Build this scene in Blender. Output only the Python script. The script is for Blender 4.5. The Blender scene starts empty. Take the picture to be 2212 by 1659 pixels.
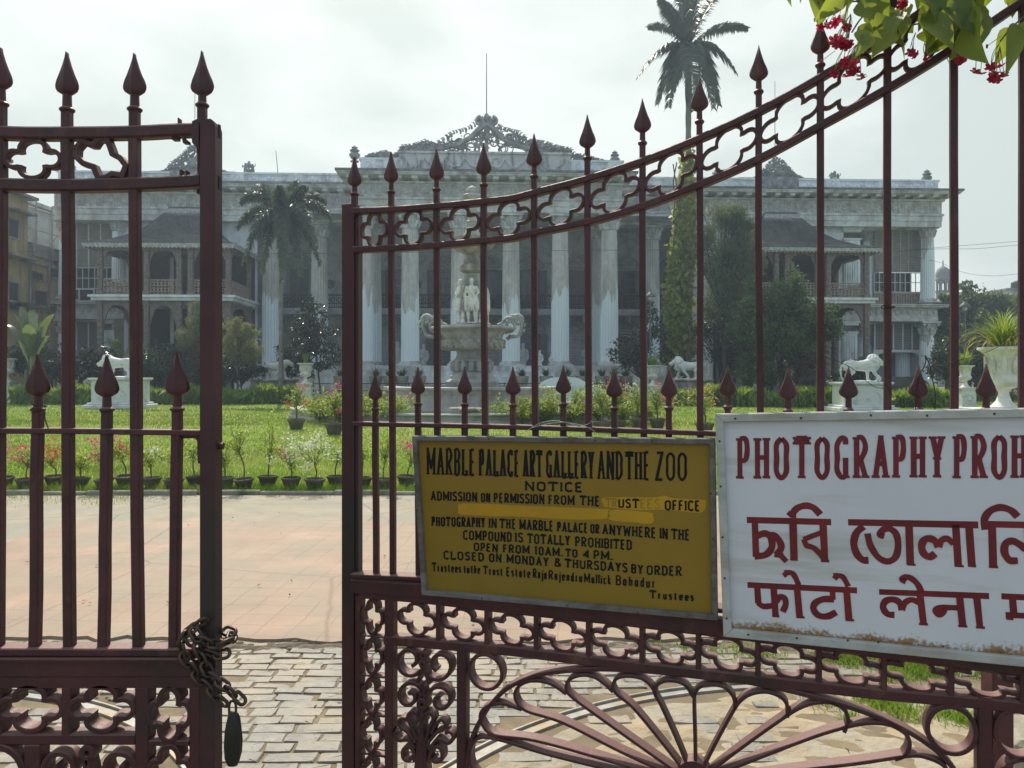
import bpy, bmesh, math, random
import numpy as np
from mathutils import Vector, Matrix, Euler
PI = math.pi
rad = math.radians
random.seed(11)
rng = np.random.default_rng(11)
S = bpy.context.scene
COL = S.collection
# ------------------------------------------------------------------ camera
EYE, HZ, CU, FP = 1.6, 812.0, 1106.0, 1650.0     # eye height, horizon row, centre column, focal length (photo measured 2212 wide)
cam = bpy.data.objects.new('camera', bpy.data.cameras.new('camera'))
COL.objects.link(cam)
cam.location = (0, 0, EYE)
cam.rotation_euler = (rad(90), 0, 0)
cam.data.sensor_width = 36
cam.data.lens = 36 * FP / 2212
cam.data.shift_y = -(829.5 - HZ) / 2212
cam.data.clip_start = 0.05
cam.data.clip_end = 3000
S.camera = cam
# ------------------------------------------------------------------ world, sun, exposure
SUN_EL, SUN_AZ = rad(50), rad(-16)               # azimuth from +Y towards +X
W = bpy.data.worlds.new('World'); S.world = W; W.use_nodes = True
nt = W.node_tree; nt.nodes.clear()
def wn(t, **k):
    n = nt.nodes.new(t)
    for a, b in k.items(): setattr(n, a, b)
    return n
out = wn('ShaderNodeOutputWorld'); bg = wn('ShaderNodeBackground'); bg.inputs[1].default_value = 0.1
sky = wn('ShaderNodeTexSky', sky_type='NISHITA', sun_disc=False, sun_elevation=SUN_EL, sun_rotation=SUN_AZ, dust_density=4.0, air_density=1.2)
tc = wn('ShaderNodeTexCoord'); mp = wn('ShaderNodeMapping'); mp.inputs['Scale'].default_value = (1, 1, 2.2)
n1 = wn('ShaderNodeTexNoise'); n1.inputs['Scale'].default_value = 2.6; n1.inputs['Detail'].default_value = 7; n1.inputs['Roughness'].default_value = .52; n1.inputs['Distortion'].default_value = .25
r1 = wn('ShaderNodeValToRGB')
r1.color_ramp.elements[0].position = .42; r1.color_ramp.elements[0].color = (7.4, 7.95, 7.6, 1)
r1.color_ramp.elements[1].position = .58; r1.color_ramp.elements[1].color = (9.5, 9.8, 9.45, 1)
mx = wn('ShaderNodeMixRGB'); mx.inputs[0].default_value = .86
nt.links.new(tc.outputs['Generated'], mp.inputs[0]); nt.links.new(mp.outputs[0], n1.inputs['Vector'])
nt.links.new(n1.outputs[0], r1.inputs[0]); nt.links.new(sky.outputs[0], mx.inputs[1]); nt.links.new(r1.outputs[0], mx.inputs[2])
dt = wn('ShaderNodeVectorMath', operation='DOT_PRODUCT'); dt.inputs[1].default_value = Vector((math.sin(SUN_AZ), math.cos(SUN_AZ), .55)).normalized()
mr = wn('ShaderNodeMapRange'); mr.interpolation_type = 'SMOOTHSTEP'       # a hazy sky is far brighter on the sun's side
for i_, v_ in enumerate((-.6, .75, 0, 1)): mr.inputs[i_+1].default_value = v_
ml = wn('ShaderNodeVectorMath', operation='MULTIPLY'); rt = wn('ShaderNodeValToRGB'); rt.color_ramp.elements[0].color = (.55, .645, .79, 1); rt.color_ramp.elements[1].color = (.80, .83, .81, 1)
nt.links.new(tc.outputs['Generated'], dt.inputs[0]); nt.links.new(dt.outputs['Value'], mr.inputs[0]); nt.links.new(mx.outputs[0], ml.inputs[0]); nt.links.new(mr.outputs[0], rt.inputs[0]); nt.links.new(rt.outputs[0], ml.inputs[1])
nt.links.new(ml.outputs[0], bg.inputs[0]); nt.links.new(bg.outputs[0], out.inputs[0])
sd = bpy.data.lights.new('sun', 'SUN'); sd.energy = 4.0; sd.angle = rad(.6); sd.color = (1, .91, .78)
sun = bpy.data.objects.new('sun', sd); COL.objects.link(sun)
sun.rotation_euler = Vector((math.sin(SUN_AZ) * math.cos(SUN_EL), math.cos(SUN_AZ) * math.cos(SUN_EL), math.sin(SUN_EL))).to_track_quat('Z', 'Y').to_euler()
S.view_settings.view_transform = 'Standard'; S.view_settings.look = 'None'
S.view_settings.exposure = 0.32; S.view_settings.gamma = 1.0
S.cycles.max_bounces = 7; S.cycles.transparent_max_bounces = 8; S.cycles.volume_bounces = 0
S.cycles.use_denoising = True
HAZE = 0.0013

# ------------------------------------------------------------------ measuring helpers
def P(u, v, Y): return Vector(((u - CU) / FP * Y, Y, EYE - (v - HZ) / FP * Y))
def G(u, v, z=0.0): return P(u, v, (EYE - z) * FP / (v - HZ))
class Fr:                                        # an upright plane frame: origin on the ground, turned about z
    def __init__(s, ox, oy, rz): s.ox, s.oy, s.rz, s.c, s.s = ox, oy, rz, math.cos(rz), math.sin(rz)
    def t(s, u, y=0.0):
        k = (u - CU) / FP
        return (y - s.s * s.ox + s.c * s.oy) / (s.c - s.s * k)
    def uv(s, u, v, y=0.0):
        t = s.t(u, y); k = (u - CU) / FP
        return (s.c * (k * t - s.ox) + s.s * (t - s.oy), EYE - (v - HZ) / FP * t)
    def x(s, u, y=0.0): return s.uv(u, 0, y)[0]
    def m(s, u, px, y=0.0): return px * s.t(u, y) / FP
    def world(s, lx, ly, z=0): return Vector((s.ox + s.c * lx - s.s * ly, s.oy + s.s * lx + s.c * ly, z))

# ------------------------------------------------------------------ mesh helpers
class MB:
    def __init__(s): s.v = []; s.f = []; s.n = 0
    def add(s, V, F):
        V = np.asarray(V, float).reshape(-1, 3)
        s.v.append(V); n = s.n
        s.f.extend([[i + n for i in f] for f in F]); s.n += len(V)
    def box(s, x0, x1, y0, y1, z0, z1):
        s.add([(x0,y0,z0),(x1,y0,z0),(x1,y1,z0),(x0,y1,z0),(x0,y0,z1),(x1,y0,z1),(x1,y1,z1),(x0,y1,z1)],
              [(0,3,2,1),(4,5,6,7),(0,1,5,4),(1,2,6,5),(2,3,7,6),(3,0,4,7)])
    def bevbox(s, x0, x1, y0, y1, z0, z1, b):
        bm = bmesh.new(); bmesh.ops.create_cube(bm, size=1)
        for v in bm.verts:
            v.co = Vector(((x0+x1)/2 + v.co.x*(x1-x0), (y0+y1)/2 + v.co.y*(y1-y0), (z0+z1)/2 + v.co.z*(z1-z0)))
        bmesh.ops.bevel(bm, geom=bm.edges[:], offset=b, segments=1, affect='EDGES')
        bm.verts.index_update()
        s.add([v.co[:] for v in bm.verts], [[v.index for v in f.verts] for f in bm.faces]); bm.free()
    def prism(s, pts, y0, y1):                    # outline in x,z pushed along y
        n = len(pts)
        V = [(p[0], y0, p[1]) for p in pts] + [(p[0], y1, p[1]) for p in pts]
        s.add(V, [list(range(n)), list(range(2*n-1, n-1, -1))] + [(i, i+n, (i+1) % n + n, (i+1) % n) for i in range(n)])
    def slab(s, pts, z0, z1):                     # outline in x,y pushed along z
        n = len(pts)
        V = [(p[0], p[1], z0) for p in pts] + [(p[0], p[1], z1) for p in pts]
        s.add(V, [list(range(n-1, -1, -1)), list(range(n, 2*n))] + [(i, (i+1) % n, (i+1) % n + n, i+n) for i in range(n)])
    def flat(s, pts, w, d, closed=False, y=0.0, ch=.15):   # flat bar bent in the x,z plane: w wide in the plane, d deep
        p = np.asarray(pts, float); n = len(p)
        if closed: a = np.roll(p, 1, 0); b = np.roll(p, -1, 0)
        else:
            a = np.vstack([p[:1], p[:-1]]); b = np.vstack([p[1:], p[-1:]])
        t0 = p - a; t1 = b - p
        if not closed: t0[0] = t1[0]; t1[-1] = t0[-1]
        t0 /= np.linalg.norm(t0, axis=1)[:, None] + 1e-9; t1 /= np.linalg.norm(t1, axis=1)[:, None] + 1e-9
        n0 = np.c_[-t0[:, 1], t0[:, 0]]; n1 = np.c_[-t1[:, 1], t1[:, 0]]
        m = n0 + n1; ml = np.linalg.norm(m, axis=1)[:, None]; m = np.where(ml > .2, m / np.maximum(ml, .2), n0)
        sc = 1 / np.clip((m * n0).sum(1), .55, 1)
        ww = np.broadcast_to(np.asarray(w, float), (n,)) / 2 * sc
        c = min(float(np.min(ww)), d / 2) * ch * 2
        prof = [(-1, -.5, 0, 1), (-1, .5, 0, -1), (-1, .5, 1, 0), (1, .5, -1, 0), (1, .5, 0, -1), (1, -.5, 0, 1), (1, -.5, -1, 0), (-1, -.5, 1, 0)]
        V = np.zeros((n, 8, 3))
        for k, (a_, b_, ca, cb) in enumerate(prof):
            off = a_ * ww + ca * c
            V[:, k, 0] = p[:, 0] + m[:, 0] * off; V[:, k, 2] = p[:, 1] + m[:, 1] * off; V[:, k, 1] = y + b_ * d + cb * c
        F = []
        for i in range(n if closed else n - 1):
            j = (i + 1) % n
            F += [(i*8+k, i*8+(k+1) % 8, j*8+(k+1) % 8, j*8+k) for k in range(8)]
        if not closed: F += [list(range(7, -1, -1)), [(n-1)*8+k for k in range(8)]]
        s.add(V, F)
    def tube(s, pts, r, k=6, closed=False, cap=True):
        p = np.asarray(pts, float); n = len(p); r = np.broadcast_to(np.asarray(r, float), (n,))
        t = np.roll(p, -1, 0) - np.roll(p, 1, 0) if closed else np.gradient(p, axis=0)
        t /= np.linalg.norm(t, axis=1)[:, None] + 1e-9
        ref = np.linalg.svd(t)[2][-1] if n < 400 else np.array([0, 0, 1.])
        A = np.cross(t, ref); A /= np.linalg.norm(A, axis=1)[:, None] + 1e-9; B = np.cross(t, A)
        an = np.arange(k) * 2 * PI / k
        V = p[:, None] + r[:, None, None] * (A[:, None] * np.cos(an)[None, :, None] + B[:, None] * np.sin(an)[None, :, None])
        F = []
        for i in range(n if closed else n - 1):
            j = (i + 1) % n
            F += [(i*k+q, i*k+(q+1) % k, j*k+(q+1) % k, j*k+q) for q in range(k)]
        if cap and not closed: F += [list(range(k-1, -1, -1)), [(n-1)*k+q for q in range(k)]]
        s.add(V, F)
    def lathe(s, prof, k=24, c=(0, 0, 0), rf=None, sx=1, sy=1):
        n = len(prof); an = np.arange(k) * 2 * PI / k
        V = np.zeros((n, k, 3))
        for i, (r, z) in enumerate(prof):
            rr = r * (np.array([rf(a, z) for a in an]) if rf else 1)
            V[i, :, 0] = c[0] + rr * np.cos(an) * sx; V[i, :, 1] = c[1] + rr * np.sin(an) * sy; V[i, :, 2] = c[2] + z
        F = [(i*k+q, i*k+(q+1) % k, (i+1)*k+(q+1) % k, (i+1)*k+q) for i in range(n-1) for q in range(k)]
        F += [list(range(k-1, -1, -1)), [(n-1)*k+q for q in range(k)]]
        s.add(V, F)
    def ball(s, c, r, k=8, m=5):
        r = (r, r, r) if np.isscalar(r) else r
        V = [(c[0], c[1], c[2]-r[2])]
        for i in range(1, m):
            a = -PI/2 + PI*i/m
            V += [(c[0]+r[0]*math.cos(a)*math.cos(2*PI*q/k), c[1]+r[1]*math.cos(a)*math.sin(2*PI*q/k), c[2]+r[2]*math.sin(a)) for q in range(k)]
        V.append((c[0], c[1], c[2]+r[2])); e = len(V)-1
        F = [(0, 1+(q+1) % k, 1+q) for q in range(k)] + [(e, 1+(m-2)*k+q, 1+(m-2)*k+(q+1) % k) for q in range(k)]
        F += [(1+i*k+q, 1+i*k+(q+1) % k, 1+(i+1)*k+(q+1) % k, 1+(i+1)*k+q) for i in range(m-2) for q in range(k)]
        s.add(V, F)
    def xf(s, M):                                 # transform everything so far
        s.v = [np.asarray([(M @ Vector(p))[:] for p in V]) for V in s.v]; return s
    def build(s, name, m, parent=None, smooth=False, ang=40):
        me = bpy.data.meshes.new(name)
        me.from_pydata(np.vstack(s.v).tolist() if s.v else [], [], s.f); 
        if smooth:
            me.polygons.foreach_set('use_smooth', [True] * len(me.polygons)); me.set_sharp_from_angle(angle=rad(ang))
        return link(name, me, m, parent)
def link(name, me, m, parent=None, loc=None):
    o = bpy.data.objects.new(name, me); COL.objects.link(o)
    if m is not None and not me.materials: me.materials.append(m)
    if parent: o.parent = parent
    if loc is not None: o.location = loc
    return o
def mesh_np(name, V, Q, m, parent=None, smooth=False):
    me = bpy.data.meshes.new(name); V = np.asarray(V, np.float32).reshape(-1, 3); Q = np.asarray(Q, np.int32)
    k = Q.shape[1]
    me.vertices.add(len(V)); me.vertices.foreach_set('co', V.ravel())
    me.loops.add(Q.size); me.loops.foreach_set('vertex_index', Q.ravel())
    me.polygons.add(len(Q)); me.polygons.foreach_set('loop_start', np.arange(0, Q.size, k, dtype=np.int32))
    me.update(calc_edges=True)
    if smooth: me.polygons.foreach_set('use_smooth', [True] * len(me.polygons))
    return link(name, me, m, parent)
def tag(o, label=None, cat=None, group=None, kind=None):
    if label: o['label'] = label
    if cat: o['category'] = cat
    if group: o['group'] = group
    if kind: o['kind'] = kind
    return o
def thing(name, label, cat, loc=(0, 0, 0), rz=0.0, group=None):
    o = bpy.data.objects.new(name, None); COL.objects.link(o); o.empty_display_size = .2
    o.location = loc; o.rotation_euler = (0, 0, rz)
    return tag(o, label, cat, group)
def copy_tree(o, parent=None):
    c = o.copy(); COL.objects.link(c)
    if parent: c.parent = parent
    for ch in list(o.children): copy_tree(ch, c)
    return c
def cr(pts, n=6, closed=False):                   # smooth curve through points
    p = np.asarray(pts, float)
    q = np.vstack([p[-1:], p, p[:2]]) if closed else np.vstack([2*p[0]-p[1], p, 2*p[-1]-p[-2]])
    o = []
    for i in range(1, len(q) - 2):
        a, b, c, d = q[i-1], q[i], q[i+1], q[i+2]
        for k in range(n):
            t = k / n
            o.append(.5*((2*b)+(-a+c)*t+(2*a-5*b+4*c-d)*t*t+(-a+3*b-3*c+d)*t**3))
    if not closed: o.append(p[-1])
    return np.array(o)
def unit(v): return v / (np.linalg.norm(v, axis=-1, keepdims=True) + 1e-9)
def leaves(C, L, Wd, up=.4, D=None, fold=.12, jit=1.0, r=rng):   # diamond leaf quads round points C; returns V, Q
    n = len(C); L = np.broadcast_to(np.asarray(L, float), (n,)) * r.uniform(.65, 1.3, n)
    d = r.normal(size=(n, 3)) * jit
    if D is not None: d = d + D
    d = unit(d); nr = unit(r.normal(size=(n, 3)) + np.array([0, 0, up * 3])); sd_ = unit(np.cross(d, nr)); nr = np.cross(sd_, d)
    h = (L / 2)[:, None]; w = (L * Wd / 2)[:, None]
    V = np.stack([C - d*h, C + sd_*w + nr*fold*h - d*h*.1, C + d*h, C - sd_*w + nr*fold*h - d*h*.1], 1)
    return V.reshape(-1, 3), np.arange(4*n).reshape(n, 4)
def clumps(spec, n, sub=14, tight=.26, r=rng):      # points in leafy clumps: spec = [(centre, radii)]
    out_ = []; vol = np.array([np.prod(q[1]) ** .7 for q in spec]); vol = vol / vol.sum()
    for (c, rr), f in zip(spec, vol):
        k = max(4, int(sub)); m = max(20, int(n * f)); c = np.array(c, float); rr = np.array(rr, float)
        dd = unit(r.normal(size=(k, 3))) * (r.uniform(.25, 1, (k, 1)) ** .5)
        sc_ = c + dd * rr; idx = r.integers(0, k, m)
        out_.append(sc_[idx] + r.normal(size=(m, 3)) * rr * tight * r.uniform(.6, 1.2, (k, 1))[idx])
    return np.vstack(out_)
def sculpt(name, chains, balls, voxel, m, parent=None, loc=(0, 0, 0), rz=0, sc=1.0, it=3):   # one continuous carved surface
    mb = MB()
    for ch in chains:
        p = [c[:3] for c in ch]; r = [c[3] for c in ch]
        mb.tube(p, r, 10)
        for q, rr in zip(p, r): mb.ball(q, rr, 10, 7)
    for c, r in balls: mb.ball(c, r, 12, 8)
    me = bpy.data.meshes.new(name); me.from_pydata(np.vstack(mb.v).tolist(), [], mb.f)
    o = bpy.data.objects.new('tmp', me); COL.objects.link(o)
    a = o.modifiers.new('r', 'REMESH'); a.mode = 'VOXEL'; a.voxel_size = voxel; a.use_smooth_shade = True
    b = o.modifiers.new('s', 'SMOOTH'); b.iterations = it; b.factor = .5
    dg = bpy.context.evaluated_depsgraph_get(); e = bpy.data.meshes.new_from_object(o.evaluated_get(dg))
    bpy.data.objects.remove(o); e.name = name; e.materials.clear()
    e.transform(Matrix.Translation(loc) @ Matrix.Rotation(rz, 4, 'Z') @ Matrix.Scale(sc, 4))
    return link(name, e, m, parent)
def spiral(c, r, turns, a0, sgn=1, n=22, end=.18):    # flat spiral in x,z, from outside in
    t = np.linspace(0, 1, n); rr = r * (1 - (1-end) * t); a = a0 + sgn * turns * 2 * PI * t
    return np.c_[c[0] + rr*np.cos(a), c[1] + rr*np.sin(a)]

# ------------------------------------------------------------------ materials
MATS = {}
def M(name, col, rough=.7, var=.25, sc=6, col2=None, sc2=2, thr=.55, soft=.1, st=(1, 1, 1), bump=.2, bsc=40, metal=0, spec=.4, trans=0, tcol=None, rnd=0, dist=.02, coord='Object', col3=None, sc3=1, thr3=.6, st3=(1, 1, 1), amt2=1):
    if name in MATS: return MATS[name]
    m = bpy.data.materials.new(name); m.use_nodes = True; t = m.node_tree; N = t.nodes; Lk = t.links.new
    b = N['Principled BSDF']; o = N['Material Output']
    tc = N.new('ShaderNodeTexCoord'); vec = tc.outputs[coord]
    if rnd:
        oi = N.new('ShaderNodeObjectInfo'); ml = N.new('ShaderNodeVectorMath'); ml.operation = 'SCALE'; ml.inputs[0].default_value = (37, 53, 71); Lk(oi.outputs['Random'], ml.inputs['Scale'])
        ad = N.new('ShaderNodeVectorMath'); Lk(vec, ad.inputs[0]); Lk(ml.outputs[0], ad.inputs[1]); vec = ad.outputs[0]
    def noise(s, stretch=(1, 1, 1), det=6, ro=.6):
        n = N.new('ShaderNodeTexNoise'); n.inputs['Scale'].default_value = s; n.inputs['Detail'].default_value = det; n.inputs['Roughness'].default_value = ro
        if stretch != (1, 1, 1):
            mp_ = N.new('ShaderNodeMapping'); mp_.inputs['Scale'].default_value = stretch; Lk(vec, mp_.inputs[0]); Lk(mp_.outputs[0], n.inputs['Vector'])
        else: Lk(vec, n.inputs['Vector'])
        return n.outputs[0]
    def ramp(x, p0, p1, c0, c1):
        r = N.new('ShaderNodeValToRGB'); e = r.color_ramp.elements
        e[0].position = max(0, p0); e[1].position = min(1, p1); e[0].color = (*c0, 1); e[1].color = (*c1, 1); Lk(x, r.inputs[0]); return r.outputs[0]
    c = ramp(noise(sc), .3, .7, [q*(1-var) for q in col], [min(1, q*(1+var)) for q in col])
    for cc, s_, th, ss, am in ((col2, sc2, thr, st, amt2), (col3, sc3, thr3, st3, 1)):
        if cc:
            f = ramp(noise(s_, ss), th-soft, th+soft, (0, 0, 0), (am, am, am)); mx_ = N.new('ShaderNodeMixRGB'); Lk(f, mx_.inputs[0]); Lk(c, mx_.inputs[1]); mx_.inputs[2].default_value = (*cc, 1); c = mx_.outputs[0]
    Lk(c, b.inputs['Base Color'])
    b.inputs['Roughness'].default_value = rough; b.inputs['Metallic'].default_value = metal; b.inputs['Specular IOR Level'].default_value = spec
    if bump:
        bp = N.new('ShaderNodeBump'); bp.inputs['Strength'].default_value = bump; bp.inputs['Distance'].default_value = dist; Lk(noise(bsc), bp.inputs['Height']); Lk(bp.outputs[0], b.inputs['Normal'])
    if trans:
        tr = N.new('ShaderNodeBsdfTranslucent'); ms = N.new('ShaderNodeMixShader'); ms.inputs[0].default_value = trans
        if tcol: tr.inputs[0].default_value = (*tcol, 1)
        else: Lk(c, tr.inputs[0])
        Lk(b.outputs[0], ms.inputs[1]); Lk(tr.outputs[0], ms.inputs[2]); Lk(ms.outputs[0], o.inputs[0])
    m['c'] = 1; MATS[name] = m; return m
def nodes(m):
    t = m.node_tree; return t, t.nodes, t.links.new, t.nodes['Principled BSDF']
iron = M('iron_paint', (.068, .020, .024), rough=.52, var=.3, sc=7, col2=(.032, .020, .019), sc2=5, thr=.60, soft=.1, bump=.5, bsc=55, dist=.005, col3=(.13, .065, .045), sc3=16, thr3=.68, st3=(1, 1, .45))
stile_m = M('grimy_iron', (.064, .020, .024), rough=.52, var=.25, sc=9, col2=(.05, .028, .028), sc2=4, thr=.6, bump=.25, bsc=90, dist=.004)
def grime():                                      # hands have blackened the stiles about waist height
    t, N, L, b = nodes(stile_m)
    src = b.inputs['Base Color'].links[0].from_socket
    tc_ = N.new('ShaderNodeTexCoord'); sp = N.new('ShaderNodeSeparateXYZ'); L(tc_.outputs['Object'], sp.inputs[0])
    nz = N.new('ShaderNodeTexNoise'); nz.inputs['Scale'].default_value = 6; L(tc_.outputs['Object'], nz.inputs['Vector'])
    ma = N.new('ShaderNodeMath'); ma.operation = 'MULTIPLY_ADD'; L(nz.outputs[0], ma.inputs[0]); ma.inputs[1].default_value = .35; L(sp.outputs[2], ma.inputs[2])
    r = N.new('ShaderNodeValToRGB'); e = r.color_ramp.elements
    e[0].position = .0; e[0].color = (.1, .1, .1, 1); e[1].position = 1; e[1].color = (0, 0, 0, 1)
    for p, c in ((.36, .15), (.42, .9), (.53, .95), (.62, .1)):
        q = e.new(p); q.color = (c, c, c, 1)
    dv = N.new('ShaderNodeMath'); dv.operation = 'DIVIDE'; L(ma.outputs[0], dv.inputs[0]); dv.inputs[1].default_value = 2.5; L(dv.outputs[0], r.inputs[0])
    mx_ = N.new('ShaderNodeMixRGB'); L(r.outputs[0], mx_.inputs[0]); L(src, mx_.inputs[1]); mx_.inputs[2].default_value = (.03, .024, .024, 1); L(mx_.outputs[0], b.inputs['Base Color'])
grime()
def sunlit_dust(m):                                      # dusty pink on upward faces, painting in the sunlight they catch
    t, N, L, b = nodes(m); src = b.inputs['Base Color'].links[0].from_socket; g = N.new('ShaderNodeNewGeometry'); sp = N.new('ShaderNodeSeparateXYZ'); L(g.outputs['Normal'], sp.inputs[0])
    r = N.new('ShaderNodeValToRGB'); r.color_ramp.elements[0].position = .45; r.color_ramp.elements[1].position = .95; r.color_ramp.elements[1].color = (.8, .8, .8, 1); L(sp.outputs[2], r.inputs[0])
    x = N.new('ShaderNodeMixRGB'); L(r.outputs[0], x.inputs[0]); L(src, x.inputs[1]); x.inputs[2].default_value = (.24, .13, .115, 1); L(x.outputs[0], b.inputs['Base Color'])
sunlit_dust(iron)
# ================================================================== GROUND
def sheet(name, pts, z, m, parent=None):
    mb = MB(); mb.add([(p[0], p[1], z) for p in pts], [list(range(len(pts)))])
    return tag(mb.build(name, m, parent), kind='structure')
earth = M('earth', (.20, .16, .105), rough=.95, var=.35, sc=1.5, col2=(.10, .13, .04), sc2=.35, thr=.52, bump=.5, bsc=12, dist=.05)
sheet('ground', [(-1500, -20), (1500, -20), (1500, 2500), (-1500, 2500)], 0, earth)
conc = M('grey_concrete', (.29, .25, .19), rough=.75, var=.18, sc=2.5, col2=(.24, .235, .19), sc2=1.2, thr=.55, bump=.35, bsc=25, dist=.01, spec=.35)
sheet('pavement', [(-14, 4.46), (14, 4.46), (14, 10.15), (-14, 10.15)], .012, conc)
pink = M('pink_concrete', (.315, .213, .155), rough=.68, var=.2, sc=1.8, col2=(.27, .22, .16), sc2=1.1, thr=.54, soft=.12, bump=.3, bsc=22, dist=.008, spec=.4, col3=(.24, .20, .15), sc3=1.9, thr3=.59)
def scored(m, size=.205, ang=.06, amt=.55, depth=.5):    # the grid of grooves stamped into the concrete, worn away in places
    t, N, L, b = nodes(m)
    tc_ = N.new('ShaderNodeTexCoord'); mp_ = N.new('ShaderNodeMapping'); mp_.inputs['Rotation'].default_value = (0, 0, ang); L(tc_.outputs['Object'], mp_.inputs[0])
    nz = N.new('ShaderNodeTexNoise'); nz.inputs['Scale'].default_value = 3; L(mp_.outputs[0], nz.inputs['Vector'])
    ad = N.new('ShaderNodeMixRGB'); ad.blend_type = 'LINEAR_LIGHT'; ad.inputs[0].default_value = .03; L(mp_.outputs[0], ad.inputs[1]); L(nz.outputs['Color'], ad.inputs[2])
    bk = N.new('ShaderNodeTexBrick'); bk.offset = 0; bk.inputs['Scale'].default_value = 1; bk.inputs['Brick Width'].default_value = size; bk.inputs['Row Height'].default_value = size; bk.inputs['Mortar Size'].default_value = .004; bk.inputs['Mortar Smooth'].default_value = .3
    L(ad.outputs[0], bk.inputs['Vector'])
    wear = N.new('ShaderNodeTexNoise'); wear.inputs['Scale'].default_value = 1.3; wear.inputs['Detail'].default_value = 4; L(tc_.outputs['Object'], wear.inputs['Vector'])
    rr = N.new('ShaderNodeValToRGB'); rr.color_ramp.elements[0].position = .36; rr.color_ramp.elements[1].position = .56; L(wear.outputs[0], rr.inputs[0])
    ml = N.new('ShaderNodeMath'); ml.operation = 'MULTIPLY'; L(bk.outputs['Fac'], ml.inputs[0]); L(rr.outputs[0], ml.inputs[1])
    vo = N.new('ShaderNodeTexVoronoi'); vo.feature = 'DISTANCE_TO_EDGE'; vo.inputs['Scale'].default_value = .42; L(ad.outputs[0], vo.inputs['Vector'])
    cr_ = N.new('ShaderNodeValToRGB'); cr_.color_ramp.elements[0].position = .002; cr_.color_ramp.elements[0].color = (1, 1, 1, 1); cr_.color_ramp.elements[1].position = .005; cr_.color_ramp.elements[1].color = (0, 0, 0, 1); L(vo.outputs[0], cr_.inputs[0])
    mxx = N.new('ShaderNodeMath'); mxx.operation = 'MAXIMUM'; L(ml.outputs[0], mxx.inputs[0]); L(cr_.outputs[0], mxx.inputs[1])
    sc_ = N.new('ShaderNodeMath'); sc_.operation = 'MULTIPLY'; L(mxx.outputs[0], sc_.inputs[0]); sc_.inputs[1].default_value = amt
    src = b.inputs['Base Color'].links[0].from_socket
    mx_ = N.new('ShaderNodeMixRGB'); L(sc_.outputs[0], mx_.inputs[0]); L(src, mx_.inputs[1]); mx_.inputs[2].default_value = (.13, .1, .075, 1); L(mx_.outputs[0], b.inputs['Base Color'])
    b2 = N.new('ShaderNodeBump'); b2.invert = True; b2.inputs['Strength'].default_value = depth; b2.inputs['Distance'].default_value = .01; L(mxx.outputs[0], b2.inputs['Height'])
    old = b.inputs['Normal'].links[0].from_socket; L(old, b2.inputs['Normal']); L(b2.outputs[0], b.inputs['Normal'])
scored(pink, amt=.36, depth=.5); scored(conc, size=1.9, ang=.3, amt=.6)
def jag(a, b, n, amp):
    t = np.linspace(0, 1, n)[:, None]; p = np.array(a)[None] * (1-t) + np.array(b)[None] * t
    p[1:-1, 1] += rng.normal(size=n-2) * amp; return [tuple(q) for q in p]
e0 = G(560, 1405); far = G(560, 1132)[1]
dA, dB = G(13, 1178), G(140, 1136)
SL_ = (jag((-3.6, 4.62), (-.95, 4.55), 24, .03) + jag((-.95, 4.55), (4.6, 4.62), 34, .035) + [(4.6, far), (dB[0], far), (dA[0], dA[1]), (dA[0]-1.5, dA[1]-1.3), (-6.5, 4.9)])
mb = MB(); mb.slab(SL_, -.02, .03); tag(mb.build('pavement_slab', pink), kind='structure')
# broken edge where the slab meets the setts
rub = M('rubble', (.15, .12, .09), rough=.95, var=.5, sc=9, bump=.8, bsc=30, dist=.03)
mb = MB()
nx, ny = 240, 8; V = []
for j in range(ny+1):
    for i in range(nx+1):
        V.append((-6.5+11.5*i/nx, 4.36+.03*math.sin(i*.35)+.24*j/ny, .008+rng.random()*.02*math.sin(PI*min(1, (j+.6)/ny))))
mb.add(V, [(j*(nx+1)+i, j*(nx+1)+i+1, (j+1)*(nx+1)+i+1, (j+1)*(nx+1)+i) for j in range(ny) for i in range(nx)])
for i in range(1100):
    x = rng.uniform(-5.5, 4.2); y = 4.50 + rng.normal() * .04; r = rng.uniform(.005, .024)
    mb.ball((x, y, .004), (r*1.5, r, r*.8), 6, 4)
tag(mb.build('broken_edge', rub), kind='structure')
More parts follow.
